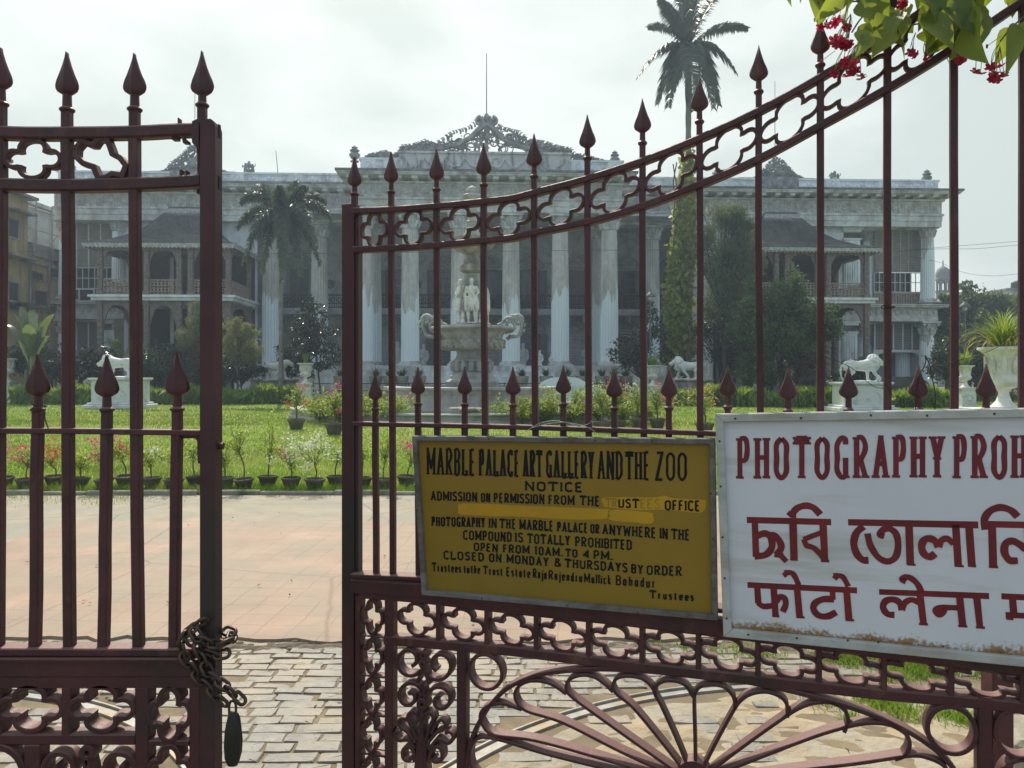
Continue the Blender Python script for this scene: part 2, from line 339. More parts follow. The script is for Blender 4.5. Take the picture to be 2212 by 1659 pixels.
# stone setts
sand = M('joint_sand', (.20, .155, .10), rough=.95, var=.3, sc=5, bump=.6, bsc=60, dist=.01, col2=(.16, .13, .09), sc2=7, thr=.6)
sheet('setts_bed', [(-6, 1.2), (6, 1.2), (6, 4.55), (-6, 4.55)], .010, sand)
slate = M('sett_stone', (.20, .19, .168), rough=.55, var=.32, sc=9, col2=(.31, .255, .175), sc2=1.6, thr=.56, soft=.12, bump=.7, bsc=30, dist=.012, spec=.5, col3=(.13, .12, .10), sc3=22, thr3=.68, rnd=0)
HR, HL = (1.45, 1.80), (-2.86, 1.85)               # hinge points of the two leaves: the roller tracks curve round them
def stones(name, x0, x1):
    mb = MB(); y = 1.9
    while y < 4.36:
        dy = rng.uniform(.074, .092); x = x0 - rng.uniform(0, .25)
        while x < x1:
            dx = rng.uniform(.12, .24); cx, cy = x + dx/2, y + dy/2
            dR = math.hypot(cx - HR[0], cy - HR[1]); dL = math.hypot(cx - HL[0], cy - HL[1])
            skip = (abs(dR - 2.12) < .10 and cx > -.5) or (abs(dL - 2.0) < .09 and cx < -.6) or (dR < 2.06 and rng.random() < .82) or (cx > 1.6 and rng.random() < .5) or rng.random() < .012
            if not skip:
                a, g = .0035, rng.uniform(.0025, .006); h = .016 + rng.normal() * .0022; b = .014
                c = [(x+g, y+g), (x+dx-g, y+g), (x+dx-g, y+dy-g), (x+g, y+dy-g)]
                c = [(p[0] + rng.normal()*a, p[1] + rng.normal()*a*.7) for p in c]
                # 8-sided outline with chipped corners, a domed top
                ring = []
                for i in range(4):
                    p, q, r_ = np.array(c[i-1]), np.array(c[i]), np.array(c[(i+1) % 4])
                    k = rng.uniform(.05, .13)
                    ring += [q + (p-q)*k*(.5 if i % 2 else .25), q + (r_-q)*k*(.25 if i % 2 else .5)]
                r16 = []
                for q_ in range(8):
                    p_, e_ = ring[q_], ring[(q_+1) % 8]; r16 += [p_, (p_+e_)/2 + rng.normal(size=2)*.0035]
                ring = np.array(r16); cen = ring.mean(0); n = 16; tx, ty = rng.normal()*.02, rng.normal()*.03
                zt = lambda p, z: z + (p[0]-cen[0])*tx + (p[1]-cen[1])*ty
                r0 = [(p[0], p[1], -.02) for p in ring]; r1 = [(p[0], p[1], zt(p, h-.008)) for p in ring]
                ri = cen + (ring-cen)*.94 ; r2 = [(p[0], p[1], zt(p, h)) for p in ri]
                rj = cen + (ring-cen)*.55 ; r3 = [(p[0], p[1], zt(p, h+.0015+rng.normal()*.0009)) for p in rj]
                V = r0 + r1 + r2 + r3
                F = [(L_*n+q, L_*n+(q+1) % n, (L_+1)*n+(q+1) % n, (L_+1)*n+q) for L_ in range(3) for q in range(n)] + [[3*n+q for q in range(n)]]
                mb.add(V, F)
            x += dx
        y += dy
    return tag(mb.build(name, slate, None, True, 25), kind='structure')
stones('setts', -4.6, 4.4)
# rough cement patch inside the right track
apron = M('cement_apron', (.35, .275, .18), rough=.9, var=.25, sc=4, col2=(.34, .31, .25), sc2=2.4, thr=.52, bump=.8, bsc=14, dist=.03, col3=(.2, .17, .12), sc3=5, thr3=.68)
mb = MB(); nx, ny = 90, 70
V = []
for j in range(ny+1):
    for i in range(nx+1):
        a = PI*.02 + PI*1.0*i/nx; r = 2.02*j/ny
        V.append((HR[0]+r*math.cos(a), HR[1]+r*math.sin(a), .012 + .006*math.sin(i*.9)*math.sin(j*.7) + rng.normal()*.0022))
mb.add(V, [(j*(nx+1)+i, j*(nx+1)+i+1, (j+1)*(nx+1)+i+1, (j+1)*(nx+1)+i) for j in range(ny) for i in range(nx)])
tag(mb.build('cement_apron', apron, None, True, 60), kind='structure')
# roller tracks
rail_m = M('worn_rail_steel', (.30, .29, .27), rough=.5, var=.3, sc=12, metal=.25, col2=(.30, .23, .14), sc2=4, thr=.58, bump=.2, bsc=60, dist=.004)
def track(c, r, a0, a1, label):
    mb = MB(); a = np.linspace(a0, a1, 50)
    for dr, w, h in ((-.03, .016, .022), (.008, .042, .012), (.036, .010, .024)):
        for i in range(49):
            q = [(c[0]+(r+dr+s*w/2)*math.cos(t), c[1]+(r+dr+s*w/2)*math.sin(t)) for s, t in ((-1, a[i]), (1, a[i]), (1, a[i+1]), (-1, a[i+1]))]
            mb.slab(q[::-1] if False else q, -.01, h)
    tag(mb.build('gate_track', rail_m), label, 'rail')
track(HR, 2.12, PI*.42, PI*.93, 'worn curved steel roller track in the setts under the fan of the right gate leaf')
track(HL, 2.0, PI*.08, PI*.6, 'worn curved steel roller track in the setts under the left gate leaf')
litter = M('dry_leaf', (.20, .13, .06), rough=.8, var=.4, sc=20, bump=0)
n_ = 130; C = np.c_[rng.uniform(-4.5, 4.5, n_), rng.uniform(2.6, 10.1, n_), np.full(n_, .045)]
V, Q = leaves(C, .035, .55, 2.5, D=None, fold=.3); V[:, 2] = np.clip(V[:, 2], .034, .06)
tag(mesh_np('leaf_litter', V, Q, litter), 'scattered dry leaves on the pavement and setts', 'leaves', kind='stuff')
# kerb and lawn
kerb_m = M('kerb_stone', (.30, .28, .23), rough=.9, var=.35, sc=3, col2=(.1, .11, .06), sc2=3, thr=.55, bump=.5, bsc=30)
mb = MB(); x = -12
while x < 12:
    d = rng.uniform(.7, 1.1); j = rng.normal()*.022
    mb.bevbox(x+.006, x+d-.006, 10.17+j, 10.26+j, -.02, .06+rng.normal()*.01, .014); x += d
tag(mb.build('kerb', kerb_m), kind='structure')
lawn_m = M('lawn_soil', (.15, .23, .03), rough=.95, var=.3, sc=1.2, col2=(.24, .29, .06), sc2=.5, thr=.52, bump=.7, bsc=30, dist=.03)
sheet('lawn', [(-60, 10.3), (60, 10.3), (60, 47), (-60, 47)], .03, lawn_m)
def blades(XY, hgt, wid, z=.03, lean=.5, r=rng):
    n = len(XY); h = hgt * r.uniform(.5, 1.3, n); a = r.uniform(0, 2*PI, n); la = r.uniform(0, 2*PI, n); ln = h * lean * r.uniform(.2, 1.2, n)
    w = np.broadcast_to(np.asarray(wid, float), (n,)) / 2
    b = np.c_[XY, np.full(n, z)]; s_ = np.c_[np.cos(a), np.sin(a), np.zeros(n)] * w[:, None]; t = np.c_[np.cos(la)*ln, np.sin(la)*ln, h]
    V = np.stack([b - s_, b + s_, b + t*[.35, .35, .6] + s_*.7, b + t, b + t*[.35, .35, .6] - s_*.7], 1).reshape(-1, 3)
    i = np.arange(n)[:, None] * 5
    Q = np.vstack([i + np.array([[0, 1, 2, 4]]), i + np.array([[4, 2, 3, 3]])])
    return V, Q
grass_m = M('grass_blade', (.21, .33, .035), rough=.55, var=.35, sc=.9, col2=(.36, .38, .10), sc2=.45, thr=.53, bump=0, trans=.5, spec=.3, col3=(.1, .16, .03), sc3=.25, thr3=.6)
def grass_tri(name, XY, h, w, z, label=None, lean=.5):
    V, Q = blades(XY, h, w, z, lean); n = len(XY)
    i = np.arange(n)[:, None]*5
    T = np.vstack([i + np.array([[0, 1, 2]]), i + np.array([[0, 2, 4]]), i + np.array([[4, 2, 3]])])
    o = mesh_np(name, V, T, grass_m); return tag(o, label or 'short sunlit lawn grass between the kerb and the far hedges', 'grass', kind='stuff')
def lawn_pts(n, y0, y1, pw):
    y = (y0**pw + (y1**pw - y0**pw) * rng.random(n)) ** (1/pw); x = rng.uniform(-.78, .78, n) * y
    return np.c_[x, y]
p = lawn_pts(150000, 10.32, 24, -1.2); p = p[np.hypot(p[:, 0]+2, p[:, 1]-31.4) > 7.3]
hh = .055 * (10.3/10.3) * np.ones(len(p))
grass_tri('lawn_grass', p, hh, .008 + .0009*(p[:, 1]-10), .03)
p = lawn_pts(70000, 24, 46, -.5); p = p[np.hypot(p[:, 0]+1.64, p[:, 1]-31.4) > 7.3]
o = grass_tri('lawn_grass', p, .07, .035, .03, 'far lawn grass around the fountain and the lion pedestals')
k = np.c_[rng.uniform(-12, 12, 9000), 10.33 + np.abs(rng.normal(size=9000))*.16]
grass_tri('verge_grass', k, .10, .007, .03, 'longer uncut grass along the back of the kerb', .7)
# tufts growing out of the joints
def tufts(spots, label):
    P_ = []
    for u, v, ru, n in spots:
        c = G(u, v); n = int(n*.55); P_.append(np.c_[c[0] + rng.normal(size=n)*ru*c[1]/FP, c[1] + rng.normal(size=n)*ru*.45*c[1]/FP * 2.0])
    grass_tri('grass_tuft', np.vstack(P_), .055, .005, .008, label, .9)
tufts([(1840, 1430, 36, 1500), (1800, 1420, 22, 700), (1960, 1435, 40, 1500), (1985, 1455, 30, 900), (2090, 1440, 50, 1600), (1900, 1525, 30, 900), (1945, 1545, 26, 500), (2050, 1552, 26, 350), (2090, 1570, 20, 250), (1780, 1525, 22, 300), (1840, 1560, 12, 120), (2150, 1410, 40, 800),
       (1610, 1415, 22, 260), (1480, 1408, 16, 120), (1650, 1425, 24, 260), (1405, 1404, 20, 60), (1540, 1418, 16, 90), (1930, 1470, 22, 200)], 'grass tufts pushing up between the worn stones beside the right gate')
tufts([(120, 1082, 40, 300), (250, 1078, 30, 260), (230, 1090, 26, 150), (330, 1078, 60, 100), (40, 1078, 30, 160)], 'thin grass spilling over the kerb onto the pavement at left')
# ================================================================== GATES
LG = Fr(0, 1.87, 0.0)                              # left leaf, closed
RY = 2.45
RG = Fr(-.15981*RY, RY, math.atan2(-.01883, .06287))   # right leaf, swung inward
def quat(c, A, B, n=7):                           # four-lobed outline: A half-width vector, B half-height vector
    b = 1.0; a = 1.0
    q = []
    for t in np.linspace(90, -4, n): q.append((.46*math.cos(rad(t)), .54 + .46*math.sin(rad(t))))
    q.append((.45, .42)); q.append((.53, .40))
    q.append((.66, .43))
    for t in np.linspace(76, 0, 6): q.append((.68 + .32*math.cos(rad(t)), .43*math.sin(rad(t))))
    q = np.array(q); full = [q, (q * [1, -1])[::-1][1:], (q * [-1, -1])[1:], (q * [-1, 1])[::-1][1:-1]]
    o = np.vstack(full); return np.array(c) + o[:, :1]*np.array(A) + o[:, 1:]*np.array(B)
def spear(fr, parent, u, vt, vb, wpx, y=0.0, neck=1.0, collar=True, mat_=iron, hs=1.0):   # flat leaf-shaped spearhead with a raised midrib; vt tip, vb base
    s, zt = fr.uv(u, vt, y); _, zb = fr.uv(u, vb, y); hw = fr.m(u, wpx, y)/2; h = zt - zb
    prof = [(0, 1), (.16, .86), (.38, .66), (.63, .47), (.88, .32), (1.0, .21), (1.0, .14), (.86, .065), (.56, .01), (.3, -.03)]
    mb = MB(); n = len(prof)
    for sg in (-1, 1):
        V = []
        for k, z in prof:
            th = .0065 + .010*min(1, k*1.2 + .2)*(1 if z < .9 else .5)
            V += [(s, y - th*1.0, zb+h*z), (s + sg*hw*k*.86, y - th*.45, zb+h*z), (s + sg*hw*k, y, zb+h*z), (s + sg*hw*k*.86, y + th*.45, zb+h*z), (s, y + th, zb+h*z)]
        F = [(i*5+q, i*5+q+1, (i+1)*5+q+1, (i+1)*5+q) if sg > 0 else (i*5+q, (i+1)*5+q, (i+1)*5+q+1, i*5+q+1) for i in range(n-1) for q in range(4)]
        mb.add(V, F)
    r = hw*.3
    mb.tube([(s, y, zb - .002), (s, y, zb + h*.06)], [r*1.05, r*1.1], 8)
    sp = mb.build('spearhead', mat_, parent, True, 30)
    return (s, zb, r)
def bar(fr, root, u0, v0, u1, v1, w, tip=None, base=None, wpx=None, collar=None, y=0.0, d=None):   # upright bar from (u0,v0) down to (u1,v1)
    a = fr.uv(u0, v0, y); b = fr.uv(u1, v1, y); ww = fr.m(u1, w, y)
    mb = MB(); j = [(a[0]+(b[0]-a[0])*t, a[1]+(b[1]-a[1])*t) for t in (0, .25, .5, .75, 1)]
    j = [j[0]] + [(q[0] + rng.normal()*.0012, q[1]) for q in j[1:-1]] + [j[-1]]
    if tip is None:
        mb.flat(j, ww, d or ww*1.15, y=y); return mb.build('bar', iron, root)
    zb = fr.uv(u0, base, y)[1]; zc = fr.uv(u0, collar, y)[1]
    mb.flat(j, ww, d or ww*1.1, y=y)
    x = a[0]; r = ww*.5
    mb.flat([(x, a[1]-.004), (x, zc)], ww*.92, ww, y=y)
    mb.flat([(x, zc), (x, zb + .006)], [ww*.92, ww*.8], ww*.85, y=y, ch=.35)
    mb.lathe([(r*1.0, -.007), (r*1.15, -.006), (r*1.5, -.0015), (r*1.5, .002), (r*1.15, .006), (r*1.0, .007)], 14, (x, y, zc))
    o = mb.build('bar', iron, root, True, 35)
    spear(fr, o, u0, tip, base, wpx, y)
    return o
# ---------------------------------------------------------------- left leaf
lg = thing('iron_gate', 'closed left leaf of the dark red iron gate, its stile wrapped in chain', 'gate', (LG.ox, LG.oy, 0), LG.rz, 'leaves of the entrance gate')
def part(fr, root, name, pts, w, d, y=0.0, closed=False, m=iron, sm=False):
    mb = MB(); p = [fr.uv(u, v, y) for u, v in pts]; um = np.mean([q[0] for q in pts])
    mb.flat(p, fr.m(um, w, y), d, closed, y)
    return mb.build(name, m, root, sm)
# stile: a hollow box section with two empty slots in its side
mb = MB()
x0, x1 = LG.x(439), LG.x(472)
zt = LG.uv(455, 262)[1]
mb.prism([(x0, .06), (x1, .06), (x1, zt-.02), (x1-.004, zt-.006), (x1-.012, zt), (x0, zt-.004)], -.02, .024)
lg_st = mb.build('stile', stile_m, lg); vmem_later = []
mb = MB(); mb.bevbox(LG.x(-1440), LG.x(-1390), -.03, .03, .06, LG.uv(-1400, -170)[1], .003); mb.build('stile', stile_m, lg)
mb = MB()
for v in (282, 394): z = LG.uv(455, v)[1]; mb.box(x1, x1+.0015, -.002, .012, z-.016, z+.016)
mb.build('slot', M('slot_dark', (.01, .008, .008), bump=0), lg)
mb = MB()
z = LG.uv(470, 770+184)[1]
mb.lathe([(.004, 0), (.009, .001), (.009, .012), (.003, .013)], 6, (0, 0, 0)); mb.xf(Matrix.Translation((x1, .002, z-.01)) @ Matrix.Rotation(PI/2, 4, 'Y')); mb.build('bolt', iron, lg)
top = [(-1400, -160), (-1100, -10), (-800, 110), (-550, 195), (-330, 250), (-160, 272), (0, 288), (143, 290), (290, 288), (370, 284), (425, 282)]
mid2 = [(-1400, -40), (-1100, 112), (-800, 232), (-550, 317), (-330, 372), (-160, 390), (0, 400), (143, 402.5), (290, 399.5), (370, 396), (436, 392)]
part(LG, lg, 'rail', cr(top, 4), 27, .034)
part(LG, lg, 'rail', cr(mid2, 4), 27, .034)
part(LG, lg, 'rail', [(-1400, 930), (-100, 930), (150, 930.5), (437, 934.5)], 12, .034)
part(LG, lg, 'rail_bracket', [(386, 940), (428, 940), (435, 950), (436, 1000)], 13, .02, y=.006)
mb = MB()
for u, v, w, h in ((388, 262, 4, 12), (403, 308, 12, 6), (399, 303, 6, 8), (393, 373, 6, 12), (405, 374, 5, 10), (380, 300, 14, 8)):
    a, z = LG.uv(u, v); k = LG.m(u, 1); mb.bevbox(a-w*k/2, a+w*k/2, -.008, .010, z-h*k/2, z+h*k/2, .0015)
mb.build('bolt', iron, lg)
mb = MB()                                         # bent end plate left where the broken rail was bolted on
mb.prism([LG.uv(*q) for q in ((423, 268), (437, 262), (437, 322), (430, 322), (423, 314), (421, 290))], -.022, .02)
mb.build('end_plate', iron, lg)
for u, tip, base, col, ub in ((2, 103, 190, 225, -4), (145, 113, 203, 238, 151), (291, 116, 204, 237, 300), (-142, 98, 186, 222, -152), (-288, 86, 174, 210, -300)):
    bar(LG, lg, u, 282, ub, 1398, 21, tip, base, 51, col)
for i in range(7):                                 # the rest of the leaf, on past the left edge of the picture
    u = -434-147*i; dv = float(np.interp(-u, [q[0]*-1 for q in top][::-1], [q[1] for q in top][::-1])) - 290
    bar(LG, lg, u, 282+dv, u, 1398, 21, 113+dv, 203+dv, 51, 238+dv); bar(LG, lg, u+73, 931, u+73, 1398, 20.5, 765, 853, 54, 885)
    vmem_later.append(u)
sp4 = MB(); s4 = LG.x(437, .03)
o = bar(LG, lg, 437, 268, 437, 420, 19, 111, 204, 51, 228, y=.034)
for u, tip, base, col, ub in ((82, 765, 853, 885, 76), (231, 767, 855, 885, 224), (383, 760, 852, 884, 377), (-62, 764, 853, 885, -70), (-210, 764, 853, 885, -220)):
    bar(LG, lg, u, 931, ub, 1398, 20.5, tip, base, 54, col)
part(LG, lg, 'scroll', quat(LG.uv(74, 344), (LG.m(74, 61), 0), (LG.m(74, 3), LG.m(74, 43))), 10, .022, closed=True) if False else None
def qpart(fr, root, c, hw, hh, wpx, d, slope=0.0, y=0.0, shear=0.0):
    wpx *= .8
    cc = fr.uv(c[0], c[1], y); k = fr.m(c[0], 1, y)
    mb = MB(); mb.flat(quat(cc, (hw*k, -hw*slope*k), (shear*k, hh*k)), wpx*k, d, True, y)
    return mb.build('quatrefoil', iron, root, True, 30)
qpart(LG, lg, (74, 345), 60, 41, 11.5, .022)
qpart(LG, lg, (-74, 343), 60, 41, 11.5, .022)
mb = MB()                                         # the second quatrefoil hangs twisted
tw = [(169, 322), (182, 307), (200, 315), (208, 315), (216, 303), (234, 300), (242, 320), (247, 335), (263, 343), (276, 360), (268, 381), (247, 377), (236, 384), (217, 388), (206, 362), (184, 355), (168, 340)]
mb.flat([LG.uv(*q) for q in tw], LG.m(220, 12), .026, True); mb.build('quatrefoil', iron, lg, True, 30)
# lower half
part(LG, lg, 'rail', [(-1400, 1399), (430, 1403)], 17, .05)
mb = MB()
for (v0, v1, d, y) in ((1413, 1417, .062, -.006), (1417, 1453, .05, 0), (1455, 1478, .046, 0)):
    p, q = LG.uv(-1400, v0), LG.uv(440, v1); mb.box(p[0], q[0], y-d/2, y+d/2, q[1], p[1])
mb.build('lock_rail', iron, lg)
def vmem(fr, root, u0, u1, v0, v1, d=.044, y=0, name='upright'):
    p, q = fr.uv(u0, v0, y), fr.uv(u1, v1, y); mb = MB(); mb.bevbox(p[0], q[0], y-d/2, y+d/2, q[1], p[1], .003); return mb.build(name, iron, root)
for u0, u1, v0, v1 in ((143, 163, 1478, 1582), (0-8, 15, 1478, 1582), (300, 330, 1478, 1990), (416, 440, 1478, 1990), (63, 98, 1600, 1990), (-170, -150, 1478, 1582), (-700, -670, 1478, 1990), (-1240, -1210, 1478, 1990)) + tuple((u-10, u+10, 1478, 1582) for u in (-317, -464, -611, -758, -905, -1052)): vmem(LG, lg, u0, u1, v0, v1)
part(LG, lg, 'rail', [(-1400, 1588), (300, 1589)], 25, .044)
for c, hw, hh in (((75, 1524), 69, 47), ((228, 1524), 69, 47), ((-80, 1524), 69, 47)) + tuple(((u+74, 1524), 62, 46) for u in (-317, -464, -611, -758, -905, -1052)): qpart(LG, lg, c, hw, hh, 14, .046)
for c in ((373, 1536), (373, 1660), (373, 1783), (373, 1905)): qpart(LG, lg, c, 45, 56, 14, .046)
part(LG, lg, 'rail', [(330, 1597), (416, 1597)], 12, .044); part(LG, lg, 'rail', [(330, 1720), (416, 1720)], 12, .044)
def arcpart(fr, root, pts, w, d, y=0.0, closed=False, name='scroll'):
    w *= .84
    mb = MB(); um = np.mean([q[0] for q in pts]); mb.flat([fr.uv(q[0], q[1], y) for q in pts], fr.m(um, w, y), d, closed, y); return mb.build(name, iron, root, True, 35)
def spx(cx, cy, r, turns, a0, sgn, end=.2, n=30, ry=1.0):   # spiral in picture measure
    p = spiral((0, 0), r, turns, a0, sgn, n, end); return [(cx + q[0], cy - q[1]*ry) for q in p]
arcpart(LG, lg, spx(142, 1652, 43, 1.28, PI*1.3, -1), 14, .046); arcpart(LG, lg, spx(262, 1652, 43, 1.28, PI*1.7, 1), 14, .046)
arcpart(LG, lg, spx(0, 1662, 60, .5, 0, 1, .9), 18, .046)
def eyelet(fr, root, c, rx, ry, hole=.45, d=.04):
    mb = MB(); k = fr.m(c[0], 1); cc = fr.uv(*c)
    mb.flat([(cc[0] + rx*.62*k*math.cos(a), cc[1] + ry*.62*k*math.sin(a)) for a in np.arange(14)*2*PI/14], rx*.75*k, d, True); return mb.build('eyelet', iron, root, True, 40)
eyelet(LG, lg, (196, 1620), 17, 19)
arcpart(LG, lg, [(197, 1632), (192, 1660), (180, 1720)], 12, .046); arcpart(LG, lg, [(197, 1632), (204, 1660), (216, 1720)], 12, .046)
part(LG, lg, 'rail', [(-1400, 1985), (440, 1985)], 40, .046)
# ---------------------------------------------------------------- right leaf
rg = thing('iron_gate', 'open right leaf of the dark red iron gate carrying the two painted signboards', 'gate', (RG.ox, RG.oy, 0), RG.rz, 'leaves of the entrance gate')
ft, fb = RG.uv(739, 441), RG.uv(735, 1659)
mb = MB(); w = RG.m(745, 30); mb.bevbox(ft[0], ft[0]+w, -.004, .04, .08, ft[1], .002); mb.bevbox(ft[0]+w, ft[0]+w+.012, .002, .034, .08, ft[1]-.03, .002)
mb.build('stile', stile_m, rg)
top = [(766, 457), (845, 454), (943, 447), (1045, 437), (1106, 430), (1154, 418), (1269, 388), (1388, 350), (1511, 301), (1639, 242), (1772, 169), (1917, 78), (2060, -22), (2209, -132), (2330, -215)]
low = [(766, 540), (845, 537), (943, 531), (1045, 521), (1106, 515), (1154, 504), (1269, 481), (1388, 447), (1511, 401), (1639, 345), (1772, 273), (1917, 193), (2060, 105), (2209, 4), (2330, -80)]
def sm2(p, n=4): return cr(p, n)
part(RG, rg, 'rail', sm2(top), 15, .034, sm=True); part(RG, rg, 'rail', sm2(low), 15, .034, sm=True)
def yv(line, u): return float(np.interp(u, [p[0] for p in line], [p[1] for p in line]))
tu = [762, 845, 943, 1045, 1154, 1269, 1388, 1511, 1639, 1772, 1917, 2060, 2209]
tt = [339, 328, 321, 309, 289, 248, 213, 165, 98, 38, -55, -160, -270]
midr = [(766, 915), (1106, 922), (1389, 931), (1539, 936), (2212, 962), (2380, 970)]
botr = [(766, 1240), (910, 1246), (1200, 1272), (1545, 1312), (2212, 1392), (2380, 1412)]
for i, (u, t) in enumerate(zip(tu, tt)):
    sc_ = 1/RG.m(u, 1) * RG.m(1045, 1)              # picture scale against the bar at 1045
    if i == 0:
        bar(RG, rg, 766, 452, 766, 470, 13, t, t+62, 33, t+81, y=.006); continue
    bar(RG, rg, u, yv(top, u), u+4*(1 if u < 1700 else 0), yv(botr, u), 12.6*sc_, t, t+67*sc_, 35*sc_, t+91*sc_)
for u, t in ((811, 805), (903, 793), (1004, 792), (1108, 792), (1217, 788), (1327, 795), (1445, 793), (1572, 789), (1702, 795), (1833, 791), (1984, 788), (2130, 786)):
    sc_ = 1/RG.m(u, 1) * RG.m(1108, 1)
    bar(RG, rg, u, yv(midr, u), u+2, yv(botr, u), 12.6*sc_, t, t+60*sc_, 34*sc_, t+84*sc_)
part(RG, rg, 'rail', midr, 11, .036); part(RG, rg, 'rail', botr, 10, .058)
# quatrefoils in the curved band
for a, b in zip(tu[:-1], tu[1:]):
    if a > 2000: continue
    c = (a+b)/2 + (6 if a == 762 else 0); vt, vl = yv(top, c)+7, yv(low, c)-7; sl = (yv(low, b)-yv(low, a))/(b-a)
    sl2 = (yv(top, b)-yv(top, a))/(b-a); sl = (sl+sl2)/2
    k = RG.m(c, 1)
    qpart(RG, rg, (c, (vt+vl)/2), (b-a)/2-7-(4 if a == 762 else 0), (vl-vt)/2+1.5, 7.6/k*RG.m(1106, 1), .02, slope=sl)
# lower panel
beam = [(766, 1262), (910, 1272), (1106, 1300), (1389, 1334), (1545, 1352), (2212, 1436), (2380, 1456)]
mb = MB()
mb.flat([RG.uv(*q) for q in beam], RG.m(1300, 38), .05); mb.build('lock_rail', iron, rg)
quatt = [(783, 1288), (910, 1298), (1106, 1321), (1266, 1338), (1386, 1350), (1506, 1363), (2092, 1428), (2212, 1442)]
quatb = [(783, 1371), (856, 1376), (1106, 1401), (1389, 1436), (1659, 1466), (1906, 1494), (2092, 1510), (2380, 1540)]
part(RG, rg, 'rail', [(p[0], p[1]-6) for p in quatt] + [(2380, 1456)], 16, .044)
part(RG, rg, 'rail', [(835, 1378)] + [(p[0], p[1]+1) for p in quatb[2:]], 24, .044)
# uprights of the panel
def vline(u0, u1, v0, v1, w, y=0, d=.042, name='upright'):
    mb = MB(); mb.flat([RG.uv(u0, v0, y), RG.uv(u1, v1, y)], RG.m(u0, w, y), d, y=y); return mb.build(name, iron, rg)
vline(779, 777, 1285, 1990, 11); vline(845, 845, 1292, 1990, 20); vline(1001, 1000, 1395, 1960, 22); vline(2124, 2124, 1500, 1800, 31)
sb = [856, 951, 1055, 1161, 1273, 1388, 1509, 1637, 1768, 1907, 2051, 2204]
for u in sb[1:]: vline(u, u, yv(quatt, u)-3, yv(quatb, u)-6, 10.5*RG.m(1161, 1)/RG.m(u, 1))
for a, b in zip(sb[:-1], sb[1:]):
    c = (a+b)/2; vt, vl = yv(quatt, c)+2, yv(quatb, c)-10; k = RG.m(1161, 1)/RG.m(c, 1)
    qpart(RG, rg, (c, (vt+vl)/2), (b-a)/2-4.5, (vl-vt)/2-2.5, 9.0*k, .034, slope=.112)
for v in (1330, 1415, 1500, 1583, 1668):
    qpart(RG, rg, (808-(v-1330)*.012, v), 24, 36, 9, .034, slope=.06)
    if v > 1340: vmem(RG, rg, 783, 836, v-47, v-39, .036, name='crossbar')
# scroll column
for c, r, tn, a0, sg in (((897, 1432), 41, 1.22, PI*.05, 1), ((984, 1438), 41, 1.22, PI*.95, -1)): pass
S9 = lambda cx, cy, r, turns, a0, sgn, end=.22, w=9.5: arcpart(RG, rg, spx(cx, cy, r, turns, a0, sgn, end, 34, 1.08), w, .042)
S9(889, 1423, 32, 1.05, PI*1.75, -1, .38); S9(953, 1432, 32, 1.05, PI*1.25, 1, .38)
S9(889, 1500, 31, 1.3, PI*.0, 1, .2); S9(955, 1508, 31, 1.3, PI*1.0, -1, .2)
eyelet(RG, rg, (919, 1412), 9, 11, d=.046); eyelet(RG, rg, (918, 1431), 8, 10, d=.046)
arcpart(RG, rg, [(918, 1438), (912, 1455), (906, 1468)], 8, .042); arcpart(RG, rg, [(919, 1438), (926, 1456), (932, 1474)], 8, .042)
eyelet(RG, rg, (917, 1517), 13, 15, d=.046); arcpart(RG, rg, [(910, 1506), (917, 1484), (922, 1476)], 8, .042); arcpart(RG, rg, [(924, 1508), (919, 1486), (912, 1474)], 8, .042)
arcpart(RG, rg, [(916, 1530), (915, 1580), (914, 1640), (914, 1760)], [1, 1, 1.3, 2.0][0]*13, .046, name='stem')
mb = MB(); mb.flat([RG.uv(914, v) for v in (1575, 1600, 1640, 1670, 1760)], [RG.m(914, w) for w in (14, 22, 28, 36, 44)], .04); mb.build('stem', iron, rg)
def petal(p, w=9.0): return arcpart(RG, rg, cr(p, 6), w, .042, name='leaf_scroll')
petal([(905, 1592), (894, 1566), (886, 1545), (892, 1534), (903, 1536), (908, 1548), (904, 1556)]); petal([(925, 1592), (932, 1566), (940, 1548), (934, 1536), (922, 1538), (918, 1550), (922, 1558)])
petal([(902, 1598), (886, 1577), (870, 1566), (866, 1554), (874, 1547), (886, 1550)]); petal([(930, 1598), (948, 1577), (963, 1570), (966, 1558), (957, 1550), (944, 1562), (936, 1580)])
petal([(900, 1612), (886, 1592), (868, 1594), (858, 1582), (862, 1574)]); petal([(932, 1612), (950, 1592), (972, 1600), (984, 1588), (976, 1576), (966, 1578)])
petal([(900, 1640), (898, 1618), (888, 1608), (876, 1614), (876, 1632), (888, 1638), (894, 1630)]); petal([(930, 1640), (936, 1618), (948, 1608), (958, 1616), (958, 1636), (944, 1640), (938, 1632)])
# rings and fan
def ring(cx, cy, rx, ry, w): return arcpart(RG, rg, [(cx + rx*math.cos(a), cy + ry*math.sin(a) + .13*rx*math.cos(a)) for a in np.arange(36)*2*PI/36], w, .042, closed=True, name='ring')
ring(1053, 1447, 35, 37, 9); ring(2052, 1571, 52, 50, 12); ring(2196, 1580, 50, 50, 12)
arcpart(RG, rg, spx(2200, 1680, 50, .6, 0, 1, .8), 12, .042)
arch = [(1012, 1690), (1012, 1640), (1018, 1600), (1034, 1556), (1084, 1484), (1168, 1454), (1252, 1443), (1336, 1442), (1476, 1452), (1645, 1474), (1813, 1516), (1925, 1557), (2009, 1607), (2057, 1656), (2078, 1700)]
arch = [(1012, 1700), (1013, 1645), (1020, 1600), (1038, 1556), (1070, 1510), (1110, 1476), (1168, 1453), (1252, 1443), (1336, 1442), (1476, 1452), (1645, 1474), (1813, 1516), (1925, 1557), (2009, 1607), (2057, 1656), (2086, 1710)]
